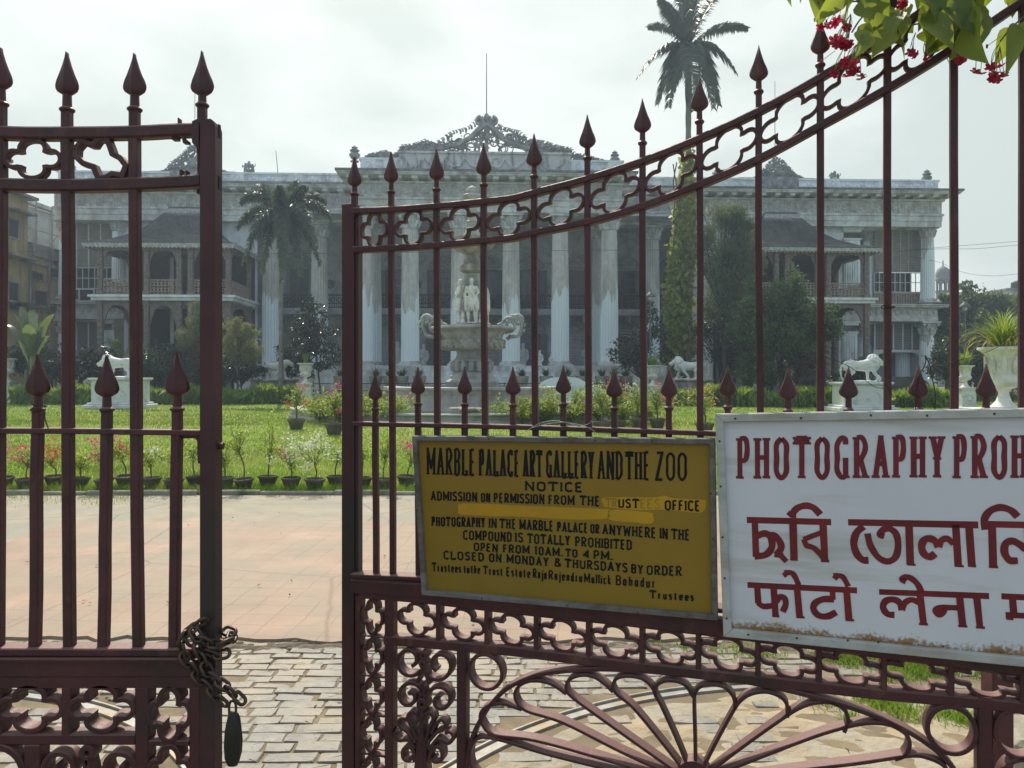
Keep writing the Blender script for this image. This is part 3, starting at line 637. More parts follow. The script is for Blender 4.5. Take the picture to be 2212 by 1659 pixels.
arcpart(RG, rg, cr(arch, 5), 11, .042, name='fan_arch')
FC = (1500, 1690)
def fan(pts, w): w *= .84; return arcpart(RG, rg, cr(pts, 6), w, .042, name='fan_petal')
fan([(1420, 1682), (1300, 1652), (1180, 1622), (1080, 1592), (1036, 1590), (1019, 1622), (1030, 1662), (1080, 1690), (1300, 1712)], 9)
fan([(1440, 1676), (1300, 1632), (1160, 1594), (1072, 1582), (1046, 1560), (1042, 1536), (1058, 1520), (1092, 1516), (1130, 1528)], 9.5)
fan([(1460, 1672), (1340, 1616), (1220, 1556), (1140, 1530), (1118, 1508), (1118, 1486), (1136, 1470), (1164, 1466), (1196, 1474), (1226, 1494)], 9.5)
fan([(1475, 1670), (1390, 1610), (1300, 1546), (1240, 1502), (1226, 1484), (1232, 1464), (1258, 1454), (1286, 1458), (1310, 1474), (1326, 1490)], 9.5)
fan([(1486, 1668), (1430, 1596), (1370, 1524), (1334, 1494), (1326, 1476), (1336, 1460), (1362, 1456), (1390, 1462), (1410, 1480), (1418, 1500)], 9.5)
fan([(1494, 1668), (1462, 1590), (1430, 1520), (1418, 1496), (1420, 1476), (1438, 1466), (1460, 1466), (1482, 1476), (1498, 1500)], 9.8)
fan([(1503, 1668), (1502, 1590), (1500, 1520), (1502, 1494), (1514, 1478), (1540, 1474), (1566, 1480), (1584, 1500), (1588, 1524)], 10)
fan([(1512, 1668), (1546, 1600), (1582, 1534), (1602, 1506), (1628, 1492), (1660, 1490), (1688, 1502), (1700, 1520), (1700, 1544)], 10.3)
fan([(1522, 1670), (1600, 1610), (1690, 1546), (1730, 1522), (1766, 1512), (1800, 1514), (1824, 1530), (1830, 1552), (1822, 1576)], 10.6)
fan([(1535, 1672), (1640, 1630), (1760, 1584), (1836, 1562), (1880, 1556), (1920, 1560), (1954, 1580), (1962, 1604), (1950, 1626), (1930, 1634)], 11)
fan([(1560, 1680), (1700, 1660), (1850, 1642), (1960, 1626), (2000, 1630), (2036, 1648), (2052, 1680)], 11.5)
mb = MB(); c = RG.uv(1500, 1700); mb.prism([(c[0]+.05*math.cos(a), c[1]+.035+.05*math.sin(a)) for a in np.linspace(0, PI, 14)], -.025, .025); mb.build('fan_boss', iron, rg)
vline(2350, 2350, -230, 1990, 50, name='stile')
part(RG, rg, 'rail', [(766, 1940), (2350, 2400)], 40, .046)
# ---------------------------------------------------------------- twisted wire
wire_m = M('rusty_wire', (.06, .04, .03), rough=.7, var=.3, bump=0, metal=.3)
bright = M('steel_wire', (.45, .45, .43), rough=.4, var=.2, bump=0, metal=.7)
def wire(fr, pts, r, m, label, y=-.016, par=None):
    mb = MB(); w = [fr.world(*(lambda q: (q[0], y + (p[2] if len(p) > 2 else 0), q[1]))(fr.uv(p[0], p[1], y))) for p in pts]
    mb.tube(cr([tuple(q) for q in w], 5), r, 5); return tag(mb.build('wire', m, None, True, 80), label, 'wire')
wire(RG, [(1140, 929), (1165, 915), (1195, 909), (1225, 913), (1262, 920), (1285, 932)], .0011, bright, 'loose pale wire looped over the middle rail right of the fountain', -.022)
wire(RG, [(1150, 924), (1180, 916), (1220, 912), (1250, 921), (1274, 914), (1276, 908)], .001, bright, 'second strand of pale wire lying on the middle rail above the yellow sign', -.024)
wire(RG, [(1767, 770), (1786, 772), (1840, 795), (1880, 830), (1908, 839), (1960, 834)], .0009, wire_m, 'thin dark wire sagging between the tall bars in front of the right lion')
wire(RG, [(2005, 795), (2030, 790), (2062, 781), (2110, 768), (2150, 752), (2209, 720)], .0009, wire_m, 'thin dark wire strung from a spearhead to the far right bar')
wire(RG, [(1978, 888), (1977, 850), (1980, 820), (1996, 793), (2000, 778), (1998, 768), (2008, 788), (2012, 810), (2020, 850), (2019, 888)], .0016, wire_m, 'black wire draped over the rightmost spearhead above the white sign')
wire(RG, [(1908, 663), (1930, 662), (1930, 665), (1906, 666), (1906, 660), (1918, 658), (1915, 650)], .0014, wire_m, 'rusty wire twisted round a tall bar at palace height', -.012)
wire(LG, [(68, 874), (96, 876), (97, 879), (68, 882), (94, 884), (97, 905), (104, 925)], .0016, wire_m, 'rusty wire wound round the collar of the left short spear')
wire(RG, [(803, 873), (819, 876), (803, 884), (819, 892), (805, 900), (818, 908)], .0012, wire_m, 'rusty wire wound round the first short spear beside the open stile')
wire(RG, [(895, 871), (911, 874), (897, 878), (911, 873)], .0012, wire_m, 'rusty wire tied round the second short spear of the open leaf')
# ---------------------------------------------------------------- chain and padlock
link_m = M('chain_steel', (.075, .058, .05), rough=.42, var=.4, sc=40, metal=.6, col2=(.12, .06, .035), sc2=25, thr=.6, bump=.2, bsc=200, dist=.002)
ch = thing('chain', 'heavy rusty chain wound round the stile of the closed gate leaf', 'chain', (LG.x(455), LG.oy-.04, .9))
lm = MB(); a, b = .0185, .0108
pts = [(b*math.cos(t), 0, b*math.sin(t) + (a-b if math.sin(t) > 0 else b-a)) for t in np.arange(16)*2*PI/16]
lm.tube(pts, .0044, 7, True); lme = lm.build('link', link_m, None, True, 80); lme_me = lme.data; bpy.data.objects.remove(lme)
def chain(pts):                                    # picture points plus depth, tile measure
    w = np.array([(LG.uv(x/3, 1106+y/3, d)[0], LG.oy+d, LG.uv(x/3, 1106+y/3, d)[1]) for x, y, d in pts]); w = cr(w, 12)
    sg = np.r_[0, np.cumsum(np.linalg.norm(np.diff(w, axis=0), axis=1))]; n = int(sg[-1] / .0265)
    for i in range(n):
        q = [np.array([np.interp(t, sg, w[:, k]) for k in range(3)]) for t in ((i+.5)*.0265 - .004, (i+.5)*.0265, (i+.5)*.0265 + .004)]
        d = Vector(q[2]-q[0]).normalized(); R_ = d.to_track_quat('Z', 'Y').to_matrix().to_4x4() @ Matrix.Rotation((i % 2)*PI/2 + PI/4 + rng.normal()*.12, 4, 'Z')
        o = bpy.data.objects.new('link', lme_me); COL.objects.link(o); o.parent = ch
        o.matrix_local = Matrix.Translation(Vector(q[1]) - ch.location) @ R_
F1 = -.034
chain([(1330, 700, F1), (1290, 730, F1), (1230, 770, F1-.004), (1185, 820, F1-.01), (1178, 880, F1-.012), (1200, 950, F1-.01), (1250, 1015, F1-.008), (1290, 1075, F1-.004), (1345, 1125, F1-.004), (1400, 1190, F1), (1450, 1235, F1), (1485, 1275, F1+.004)])
chain([(1255, 760, F1-.008), (1275, 800, F1-.01), (1320, 832, F1-.006), (1385, 855, F1), (1450, 850, F1), (1495, 825, F1+.02), (1500, 785, F1+.045), (1455, 765, F1+.055)])
chain([(1270, 870, F1-.004), (1325, 900, F1), (1395, 925, F1+.002), (1465, 915, F1+.006), (1500, 895, F1+.03)])
chain([(1270, 860, F1-.012), (1310, 950, F1-.006), (1350, 1035, F1-.004), (1410, 1095, F1-.004), (1460, 1130, F1), (1510, 1180, F1+.004), (1556, 1212, F1+.008), (1548, 1250, F1+.008), (1500, 1255, F1+.006)])
chain([(1215, 790, F1), (1250, 840, F1-.002), (1290, 845, F1), (1295, 790, F1), (1290, 750, F1)])
pl = thing('padlock', 'large black padlock with a rounded body hanging from the chain on the gate stile', 'padlock', LG.world(LG.x(503, -.02), -.022, 0))
zt, zb = LG.uv(500, 1527, -.02)[1], LG.uv(500, 1655, -.02)[1]
blk = M('padlock_black', (.018, .017, .018), rough=.4, var=.3, sc=20, bump=.15, bsc=60, dist=.003)
h = zt - zb
mb = MB(); mb.lathe([(.001, 0), (.012, .003), (.019, .02), (.021, .05), (.019, h*.6), (.014, h*.78), (.009, h*.9), (.006, h*.93)], 18, (0, 0, zb), None, 1.0, .62); mb.build('body', blk, pl, True, 60)
mb = MB(); mb.lathe([(.001, 0), (.008, .002), (.0135, .022), (.015, .05), (.013, h*.5), (.009, h*.72), (.004, h*.8)], 16, (.007, .008, zb+.012), None, 1.0, .5); mb.build('key_flap', blk, pl, True, 60)
mb = MB(); mb.tube(cr([(-.008, 0, zb+h*.88), (-.008, 0, zt+.004), (-.004, 0, zt+.014), (.004, 0, zt+.014), (.008, 0, zt+.004), (.008, 0, zb+h*.88)], 5), .0032, 8); mb.build('shackle', link_m, pl, True, 80)
# red post and stone block behind the open leaf
px = G(2154, 1770)
po = thing('iron_post', 'short dark red iron post standing behind the open gate leaf at far right', 'post', (px[0], px[1], 0))
w = 46/FP*px[1]/2; zt = EYE-(905-HZ)/FP*px[1]
mb = MB(); mb.bevbox(-w, w, -w, w, .06, zt, .006); mb.build('shaft', iron, po); mb = MB(); mb.bevbox(-w*1.4, w*1.4, -w*1.4, w*1.4, 0, .06, .006); mb.build('base', iron, po)
bx = G(2218, 1690)
mb = MB(); mb.bevbox(-.1, .35, -.12, .14, 0, .19, .02)
o = mb.build('stone_block', M('block_stone', (.34, .31, .24), rough=.9, var=.3, sc=8, bump=.7, bsc=30, dist=.015), None); o.location = (bx[0]+.02, bx[1]+.05, 0); tag(o, 'weathered concrete block on the ground behind the red post', 'block')
# ================================================================== SIGNS
GL = {'A': (6, '0,0 3,10 6,0;1.1,3.4 4.9,3.4'), 'B': (5, '0,0 0,10;~0,10 3.2,9.9 4.4,7.7 3,5.4 0,5.2;~0,5.2 3.6,5 5,2.6 3.5,.2 0,0'), 'C': (5.2, '~5,8.2 4,9.7 2.4,9.9 .6,8 .1,5 .6,2 2.4,.1 4,.3 5.2,1.9'),
      'D': (5.4, '0,0 0,10;~0,10 2.6,9.8 4.7,8 5.3,5 4.7,2 2.6,.2 0,0'), 'E': (4.6, '0,0 0,10;0,10 4.4,10;0,5.2 3.4,5.2;0,0 4.6,0'), 'F': (4.4, '0,0 0,10;0,10 4.4,10;0,5.2 3.3,5.2'),
      'G': (5.6, '~5.2,8.3 4.2,9.7 2.5,9.9 .7,8 .1,5 .7,2 2.5,.1 4.2,.4 5.2,1.6;5.2,0 5.2,4.4 3.2,4.4'), 'H': (5.4, '0,0 0,10;5.4,0 5.4,10;0,5.2 5.4,5.2'), 'I': (1, '.5,0 .5,10'),
      'J': (4, '3.5,10 3.5,2;~3.5,2.4 3,.4 1.6,0 .3,1.4'), 'K': (5.4, '0,0 0,10;5,10 0,4.6;1.4,6 5.4,0'), 'L': (4.8, '0,0 0,10;0,0 4.8,0;4.8,-.2 4.8,1.7'), 'M': (7, '0,0 .5,10 3.5,2.4 6.5,10 7,0'), 'N': (5.8, '0,0 0,10 5.8,0 5.8,10'),
      'O': (5.8, '~2.9,10 .8,8.4 .1,5 .8,1.6 2.9,0 5,1.6 5.7,5 5,8.4 2.9,10'), 'P': (4.8, '0,0 0,10;~0,10 3.2,9.9 4.7,7.4 3.2,4.7 0,4.5'), 'R': (5.4, '0,0 0,10;~0,10 3.2,9.9 4.6,7.6 3.1,5.1 0,4.9;2.2,5 5.4,0'),
      'S': (4.8, '~4.5,8.4 3.6,9.7 2.2,9.9 .6,8.8 .5,7 2,5.5 3.8,4.3 4.6,2.8 4.1,.9 2.4,.1 .9,.5 .1,1.9'), 'T': (6.2, '0,10 6.2,10;3.1,0 3.1,10;.1,10.2 .1,8.5;6.1,10.2 6.1,8.5'), 'U': (5.4, '~0,10 0,3 .9,.7 2.7,0 4.5,.7 5.4,3 5.4,10'), 'V': (5.6, '0,10 2.8,0 5.6,10'),
      'W': (8, '0,10 2,0 4,8 6,0 8,10'), 'Y': (5.4, '0,10 2.7,4.8 5.4,10;2.7,4.8 2.7,0'), 'Z': (5, '.2,10 4.9,10 0,0 5,0'), '&': (6.4, '~6.4,0 3.4,4.4 1.4,7.4 1.6,9.4 3,10 4.2,9 3.9,7.3 1.4,5 .3,3 .9,.8 2.6,0 4.6,1 6,4.2'),
      '0': (5, '~2.5,10 .7,8.4 .1,5 .7,1.6 2.5,0 4.3,1.6 4.9,5 4.3,8.4 2.5,10'), '1': (2.4, '.2,8.4 1.4,10 1.4,0'), '4': (5, '3.6,0 3.6,10 0,3 5,3'), '.': (1.2, '.4,.1 .8,.9'),
      'r': (3, '.4,0 .4,6.4;~.4,4.4 1.4,6.2 2.8,6'), 'u': (4, '~.3,6.4 .3,2 1.2,.1 2.6,.3 3.6,2;3.6,6.4 3.6,0'), 's': (3.2, '~3,5.4 1.8,6.4 .5,5.4 1,4 2.4,2.8 2.8,1.2 1.6,0 .2,1'), 't': (3, '1.3,8.6 1.3,1.6;~1.3,2 1.6,.2 2.9,.5;0,6.3 2.8,6.3'),
      'e': (3.8, '~.4,3.3 3.5,3.5 3.2,5.6 1.9,6.4 .6,5 .3,3 .9,.8 2.2,0 3.6,1.2'), 'o': (3.8, '~1.9,6.4 .5,5 .3,3.2 .6,1.2 1.9,0 3.2,1.2 3.5,3.2 3.3,5 1.9,6.4'), 'h': (4, '.4,0 .4,10;~.4,4.2 1.6,6.2 3.1,5.8 3.6,4 3.6,0'),
      'a': (3.8, '3.4,6.4 3.4,0;~3.4,4.6 2.2,6.4 .8,5.4 .3,3.2 .8,.9 2,.1 3.4,2'), 'j': (2, '1.4,6.4 1.4,-1.6;~1.4,-1.2 1,-2.8 -.4,-2.6;1.3,8.2 1.5,8.9'), 'n': (4, '.4,0 .4,6.4;~.4,4.2 1.6,6.2 3.1,5.8 3.6,4 3.6,0'),
      'd': (3.8, '3.4,10 3.4,0;~3.4,4.6 2.2,6.4 .8,5.4 .3,3.2 .8,.9 2,.1 3.4,2'), 'l': (1.2, '.6,0 .6,10'), 'i': (1.2, '.6,0 .6,6.4;.5,8.2 .7,8.9'), 'c': (3.4, '~3.2,5.2 2,6.4 .6,5 .3,3.2 .7,1 2,0 3.3,1.2'), 'k': (3.8, '.4,0 .4,10;3.4,6.4 .5,3;1.4,4 3.8,0')}
class Paint:                                       # flat brush strokes laid on a sign face
    def __init__(s, fr, y, org): s.fr, s.y, s.o, s.mb, s.k = fr, y, org, MB(), 0
    def stroke(s, pts, w, sm=False, serif=0, taper=False):   # picture points, brush width in picture units
        p = cr(pts, 5) if sm and len(pts) > 2 else np.asarray(pts, float)
        q = np.array([s.fr.uv(a, b, s.y) for a, b in p]); um = p[:, 0].mean(); k = s.fr.m(um, 1, s.y); n = len(q)
        lift = -.00025 * (1 + s.k % 7); s.k += 1
        t = np.gradient(q, axis=0) if sm else None
        if t is None:
            d = np.diff(q, axis=0); d /= np.linalg.norm(d, axis=1)[:, None] + 1e-9
            for i in range(n-1):
                ex = w*k/2*.8 if 0 < i else 0; ex2 = w*k/2*.8 if i < n-2 else 0
                nn = np.array([-d[i][1], d[i][0]])*w*k/2; a, b = q[i]-d[i]*ex, q[i+1]+d[i]*ex2
                y = lift - .00004*i; j = lambda: 1 + rng.normal()*.05
                s.quad([a+nn*j(), a-nn*j(), b-nn*j(), b+nn*j()], y)
        else:
            t /= np.linalg.norm(t, axis=1)[:, None] + 1e-9; nn = np.c_[-t[:, 1], t[:, 0]]*w*k/2 * (1 + .05*np.sin(np.arange(n)*.8 + s.k))[:, None]
            V = [(*((q[i]+nn[i])-s.o)[:1], lift, (q[i]+nn[i]-s.o)[1]) for i in range(n)] + [(*((q[i]-nn[i])-s.o)[:1], lift, (q[i]-nn[i]-s.o)[1]) for i in range(n)]
            s.mb.add(V, [(i, i+1, n+i+1, n+i) for i in range(n-1)])
        if serif:
            for e, f in ((0, 1), (-1, -2)):
                d = q[e]-q[f]; L_ = np.linalg.norm(d)
                if abs(d[1]) > .75*L_:
                    hw, hh = serif*w*k*.5, w*k*.26; c = q[e] - d/L_*hh*.6; lift2 = -.00025*(1 + s.k % 7); s.k += 1
                    s.quad([c+[-hw, -hh], c+[hw, -hh], c+[hw, hh], c+[-hw, hh]], lift2)
    def quad(s, c, y): s.mb.add([(a[0]-s.o[0], y, a[1]-s.o[1]) for a in c], [list(range(len(c)))])
    def word(s, txt, x0, x1, y0, y1, h0, h1, w, serif=1.5, gap=1.9):
        tot = sum(GL[c][0] for c in txt) + gap*(len(txt)-1); x = 0
        wpx = w
        for c in txt:
            g = GL[c]
            for st in g[1].split(';'):
                sm = st.startswith('~'); pts = []
                for xy in st.lstrip('~').split():
                    gx, gy = map(float, xy.split(',')); f = (x+gx)/tot; f0 = f
                    u = x0 + (x1-x0)*f0 + (1 if gx < .5 else -1 if gx > g[0]-.5 else 0)*w*.35*(g[0] > 1.5); bl = y0 + (y1-y0)*f; h = h0 + (h1-h0)*f; b = w*.12
                    pts.append((u, bl - b - gy/10*(h-2*b)))
                s.stroke(pts, wpx, sm, 0 if sm else serif)
            x += g[0] + gap
def frame_sign(root, corners, bw, m, d0, d1):      # four mitred battens round a board, local x,z
    c = np.array(corners); cen = c.mean(0); inn = []
    for i in range(4):
        a, b, e = c[i-1], c[i], c[(i+1) % 4]; u1 = unit(a-b); u2 = unit(e-b); sn = abs(u1[0]*u2[1]-u1[1]*u2[0]); inn.append(b + (u1+u2)*bw/sn)
    for i in range(4):
        j = (i+1) % 4; a, b, e, f = c[i], c[j], inn[j], inn[i]; g = (b-a)*.001
        ch = .003; mb = MB()
        def ringq(t, y): return [(*((1-t)*p + t*q)[:1], y, ((1-t)*p + t*q)[1]) for p, q in ((a+g, f+g*.5), (b-g, e-g*.5))]
        L0 = [ringq(0, d1), ringq(0, d0+ch), ringq(.1, d0), ringq(.9, d0), ringq(1, d0+ch), ringq(1, d1)]
        V = [q[0] for q in L0] + [q[1] for q in L0]
        mb.add(V, [(k, k+1, 6+k+1, 6+k) for k in range(5)] + [(5, 0, 6, 11), list(range(5, -1, -1)), list(range(6, 12))])
        mb.build('frame_batten', m, root)
    return inn
nail_m = M('rusty_nail', (.06, .035, .025), rough=.7, bump=0)
def nails(root, pts, y, r=.0035):
    mb = MB(); mb.lathe([(r, 0), (r*.8, .0012), (.0002, .0014)], 8); mb.xf(Matrix.Rotation(PI/2, 4, 'X')); o = mb.build('nail', nail_m, root); me = o.data; bpy.data.objects.remove(o)
    for p in pts: q = link('nail', me, None, root, (p[0], y, p[1]))
YB = -.052                                        # face of the boards, in front of the bars
# ---- yellow notice board
yc = [(893, 941), (1545, 947), (1551, 1338), (914, 1283)]
cy = np.array([RG.uv(u, v, YB) for u, v in yc]); oy_ = cy.mean(0)
ys = thing('sign_board', 'yellow painted notice board in a grey wooden frame with black lettering', 'sign', RG.world(oy_[0], YB, oy_[1]), RG.rz)
grey_wood = M('grey_batten', (.125, .115, .105), rough=.85, var=.35, sc=30, st=(.2, 1, 1), col2=(.28, .29, .29), sc2=7, thr=.62, bump=.5, bsc=70, dist=.006, col3=(.09, .085, .08), sc3=16, thr3=.66)
loc = cy - oy_
yin = frame_sign(ys, loc, .0125*1.25, grey_wood, -.014, .02)
yel = M('yellow_paint', (.255, .155, .014), rough=.42, var=.12, sc=3, col2=(.22, .145, .016), sc2=1.8, thr=.55, bump=.12, bsc=40, dist=.003, spec=.35)
mb = MB(); mb.prism([tuple(q*1.0) for q in np.array(yin)*1.012], .0, .012); mb.build('board', yel, ys)
blackp = M('black_paint', (.010, .011, .012), spec=.15, rough=.6, var=.3, sc=30, col2=(.2, .13, .02), sc2=30, thr=.76, soft=.03, bump=0)
Z2 = lambda x, y: (891 + x*.3051, 918 + y*.3051)
def ywords(words, w, serif=1.5, nm='lettering', m=None, y=YB):
    p = Paint(RG, y, oy_)
    for t, x0, x1, b0, b1, h0, h1 in words:
        a, b = Z2(x0+4, b0), Z2(x1-4, b1); p.word(t, a[0], b[0], a[1], b[1], h0*.3051, h1*.3051, w, serif)
    return p.mb.build(nm, m or blackp, ys)
patch = M('fresh_yellow_paint', (.44, .245, .008), rough=.4, var=.12, sc=6, bump=.1, bsc=60, dist=.003)
def ypatch(pts, off):
    mb = MB(); q = [np.array(RG.uv(*Z2(*p), YB)) - oy_ for p in cr(pts, 4, True)]; mb.add([(a[0], off, a[1]) for a in q], [list(range(len(q)))]); mb.build('paint_patch', patch, ys)
ypatch([(1352, 515), (1560, 512), (1720, 512), (1780, 500), (1850, 518), (2065, 530), (2078, 545), (2070, 600), (2020, 622), (1900, 610), (1750, 600), (1600, 602), (1370, 580), (1352, 560)], -.00012)
ypatch([(335, 560), (480, 556), (700, 568), (1000, 580), (1370, 595), (1385, 610), (1375, 662), (1100, 668), (800, 650), (500, 642), (340, 632), (325, 600)], -.00012)
ypatch([(1400, 608), (1500, 602), (1690, 622), (1702, 640), (1705, 690), (1640, 698), (1590, 690), (1400, 672)], -.00012)
ywords([('MARBLE', 100, 447, 350, 356, 186, 182), ('PALACE', 470, 760, 358, 364, 182, 182), ('ART', 780, 922, 364, 370, 182, 186), ('GALLERY', 945, 1288, 370, 380, 186, 190), ('AND', 1308, 1490, 382, 384, 192, 196), ('THE', 1505, 1682, 385, 387, 192, 196), ('ZOO', 1718, 1945, 388, 392, 194, 196)], 5.7, 1.45)
ywords([('NOTICE', 795, 1208, 463, 474, 62, 64)], 4.6, 1.5)
ywords([('ADMISSION', 127, 462, 532, 541, 62, 62), ('ON', 482, 554, 542, 545, 60, 60), ('PERMISSION', 573, 937, 546, 558, 62, 66), ('FROM', 960, 1150, 559, 565, 60, 64), ('THE', 1182, 1330, 567, 573, 66, 66), ('UST', 1455, 1607, 582, 588, 58, 62), ('OFFICE', 1784, 2038, 600, 608, 66, 70)], 3.95, 1.45)
ywords([('TR', 1366, 1452, 576, 580, 58, 60), ('EES', 1612, 1754, 588, 594, 62, 66)], 2.6, 1.4, 'faded_lettering', M('faded_paint', (.25, .155, .02), bump=0))
ywords([('PHOTOGRAPHY', 133, 517, 713, 724, 62, 66), ('IN', 540, 600, 726, 728, 64, 64), ('THE', 615, 736, 729, 736, 64, 68), ('MARBLE', 757, 1001, 738, 751, 66, 70), ('PALACE', 1022, 1244, 752, 763, 64, 66), ('OR', 1257, 1326, 764, 768, 62, 62), ('ANYWHERE', 1342, 1727, 770, 801, 66, 72), ('IN', 1750, 1810, 802, 806, 72, 72), ('THE', 1830, 1966, 808, 816, 72, 74)], 3.95, 1.45)
ywords([('COMPOUND', 356, 706, 809, 826, 62, 66), ('IS', 725, 787, 826, 830, 64, 64), ('TOTALLY', 811, 1118, 836, 852, 66, 66), ('PROHIBITED', 1150, 1556, 856, 884, 64, 68)], 3.95, 1.45)
ywords([('OPEN', 431, 608, 888, 899, 54, 54), ('FROM', 638, 832, 901, 910, 54, 54), ('10AM.', 862, 1066, 916, 930, 56, 56), ('TO', 1080, 1172, 930, 936, 52, 54), ('4', 1205, 1258, 938, 942, 52, 52), ('PM.', 1280, 1420, 946, 956, 56, 58)], 3.95, 1.45)
ywords([('CLOSED', 217, 510, 948, 963, 56, 56), ('ON', 540, 633, 966, 972, 56, 58), ('MONDAY', 665, 967, 974, 1000, 56, 60), ('&', 1002, 1058, 998, 1002, 54, 54), ('THURSDAYS', 1076, 1526, 1006, 1042, 58, 62), ('BY', 1546, 1636, 1046, 1054, 60, 60), ('ORDER', 1655, 1910, 1058, 1068, 62, 66)], 3.95, 1.45)
ywords([('Trustees', 135, 348, 1035, 1044, 60, 56), ('to', 360, 408, 1046, 1048, 56, 56), ('the', 411, 482, 1048, 1053, 56, 58), ('Trust', 498, 642, 1054, 1066, 56, 58), ('Estate', 662, 838, 1068, 1080, 60, 60), ('Raja', 850, 955, 1080, 1090, 62, 62), ('Rajendro', 962, 1206, 1090, 1112, 60, 62), ('Mullick', 1213, 1408, 1112, 1128, 60, 64), ('Bahadur', 1437, 1722, 1130, 1152, 64, 66)], 3.4, 1.2)
ywords([('Trustees', 1676, 1996, 1226, 1244, 54, 52)], 3.8, 1.3)
nails(ys, [np.array(RG.uv(*Z2(x, y), YB)) - oy_ for x, y in ((550, 98), (960, 102), (1300, 108), (1700, 112), (30, 430), (45, 600), (60, 900), (2112, 480), (2130, 800), (500, 1215), (1100, 1270), (1600, 1322))], -.0142, .003)
# ---- white notice board (runs on past the right edge of the picture)
YW = -.060
wc = [(1545, 894), (2640, 874), (2640, 1480), (1563, 1372)]
cw = np.array([RG.uv(u, v, YW) for u, v in wc]); ow = cw.mean(0)
ws = thing('sign_board', 'white painted board with red lettering in three scripts, rusting along its bottom edge', 'sign', RG.world(ow[0], YW, ow[1]), RG.rz)
white_wood = M('white_batten', (.40, .415, .41), rough=.75, var=.14, sc=20, col2=(.30, .29, .26), sc2=14, thr=.6, soft=.08, st=(.25, 1, 1), bump=.4, bsc=70, dist=.005)
win = frame_sign(ws, cw - ow, .0225, white_wood, -.016, .022)
wpaint = M('white_sign_paint', (.60, .615, .67), rough=.5, var=.05, sc=3, col2=(.44, .44, .41), sc2=4, thr=.60, soft=.07, st=(.3, 1, 3.2), bump=.1, bsc=30, dist=.003, amt2=.9)
bz = [(win[3] + (win[2]-win[3])*t) for t in (0, 1)]
def rust_band():
    t, N, L, b = nodes(wpaint); src = b.inputs['Base Color'].links[0].from_socket
    tc_ = N.new('ShaderNodeTexCoord'); sp = N.new('ShaderNodeSeparateXYZ'); L(tc_.outputs['Object'], sp.inputs[0])
    k = (bz[1][1]-bz[0][1])/(bz[1][0]-bz[0][0])
    def mth(op, a, b_, c=None):
        q = N.new('ShaderNodeMath'); q.operation = op
        for i, v in enumerate((a, b_, c)):
            if v is None: continue
            if isinstance(v, (int, float)): q.inputs[i].default_value = v
            else: L(v, q.inputs[i])
        return q.outputs[0]
    hgt = mth('SUBTRACT', mth('MULTIPLY_ADD', sp.outputs[0], -k, sp.outputs[2]), bz[0][1] - k*bz[0][0])   # height above the lower batten
    n1 = N.new('ShaderNodeTexNoise'); n1.inputs['Scale'].default_value = 9; n1.inputs['Detail'].default_value = 3; L(tc_.outputs['Object'], n1.inputs['Vector'])
    n2 = N.new('ShaderNodeTexNoise'); n2.inputs['Scale'].default_value = 110; n2.inputs['Detail'].default_value = 4; L(tc_.outputs['Object'], n2.inputs['Vector'])
    f = mth('SUBTRACT', mth('MULTIPLY_ADD', n1.outputs[0], .075, mth('MULTIPLY_ADD', n2.outputs[0], .075, -.053)), hgt)
    r = N.new('ShaderNodeValToRGB'); r.color_ramp.elements[0].position = 0; r.color_ramp.elements[1].position = .018; L(f, r.inputs[0])
    rc = N.new('ShaderNodeValToRGB'); rc.color_ramp.elements[0].position = .35; rc.color_ramp.elements[0].color = (.11, .035, .01, 1); rc.color_ramp.elements[1].position = .65; rc.color_ramp.elements[1].color = (.33, .19, .06, 1); L(n2.outputs[0], rc.inputs[0])
    mx_ = N.new('ShaderNodeMixRGB'); L(r.outputs[0], mx_.inputs[0]); L(src, mx_.inputs[1]); L(rc.outputs[0], mx_.inputs[2]); L(mx_.outputs[0], b.inputs['Base Color'])
rust_band()
mb = MB(); mb.prism([tuple(q) for q in np.array(win)*1.006], 0, .012); mb.build('board', wpaint, ws)
redp = M('red_paint', (.135, .009, .018), rough=.38, var=.12, sc=14, col2=(.20, .015, .02), sc2=8, thr=.6, soft=.1, bump=.05, bsc=40, dist=.002)
Z1 = lambda x, y: (1539 + x*.3255, 874.8 + y*.3255)
p = Paint(RG, YW, ow)
for t, x0, x1, b0, b1, h0, h1 in (('PHOTOGRAPHY', 170, 1532, 490, 481, 270, 274), ('PROH', 1608, 2078, 487, 484, 280, 284), ('IBITED', 2122, 2760, 484, 480, 286, 300)):
    a, b = Z1(x0, b0), Z1(x1, b1); p.word(t, a[0], b[0], a[1], b[1], h0*.3255, h1*.3255, 10.8, 1.5, gap=2.8)
p.mb.build('lettering', redp, ws)
def script(strokes, w0):
    p = Paint(RG, YW, ow)
    for st in strokes:
        sm = st[0] == '~'; w = w0
        if isinstance(st[-1], (int, float)): w = st[-1]; st = st[:-1]
        pts = [Z1(*q) for q in (st[1:] if sm else st)]; p.stroke(pts, w*.3255, sm)
    p.mb.build('lettering', redp, ws)
script([[(228, 763), (788, 776), 42], [(281, 780), (290, 1008)], ['~', (298, 868), (345, 852), (382, 872), (396, 915), (388, 958), (350, 995), (278, 1004)], ['~', (372, 862), (412, 868), (446, 905), (455, 950), (425, 995)], [(412, 990), (455, 998), (492, 1038), 36],
        [(533, 765), (541, 1030)], [(515, 1024), (566, 1026), 16], ['~', (532, 748), (538, 712), (568, 682), (622, 668), (672, 683), (716, 728)], [(500, 712), (540, 742), 34],
        [(733, 770), (746, 1030)], [(720, 1034), (775, 1036), 16], [(735, 842), (605, 892), 34], [(606, 890), (624, 940), 34], ['~', (618, 930), (672, 948), (712, 985), (748, 1034), 36]], 44)
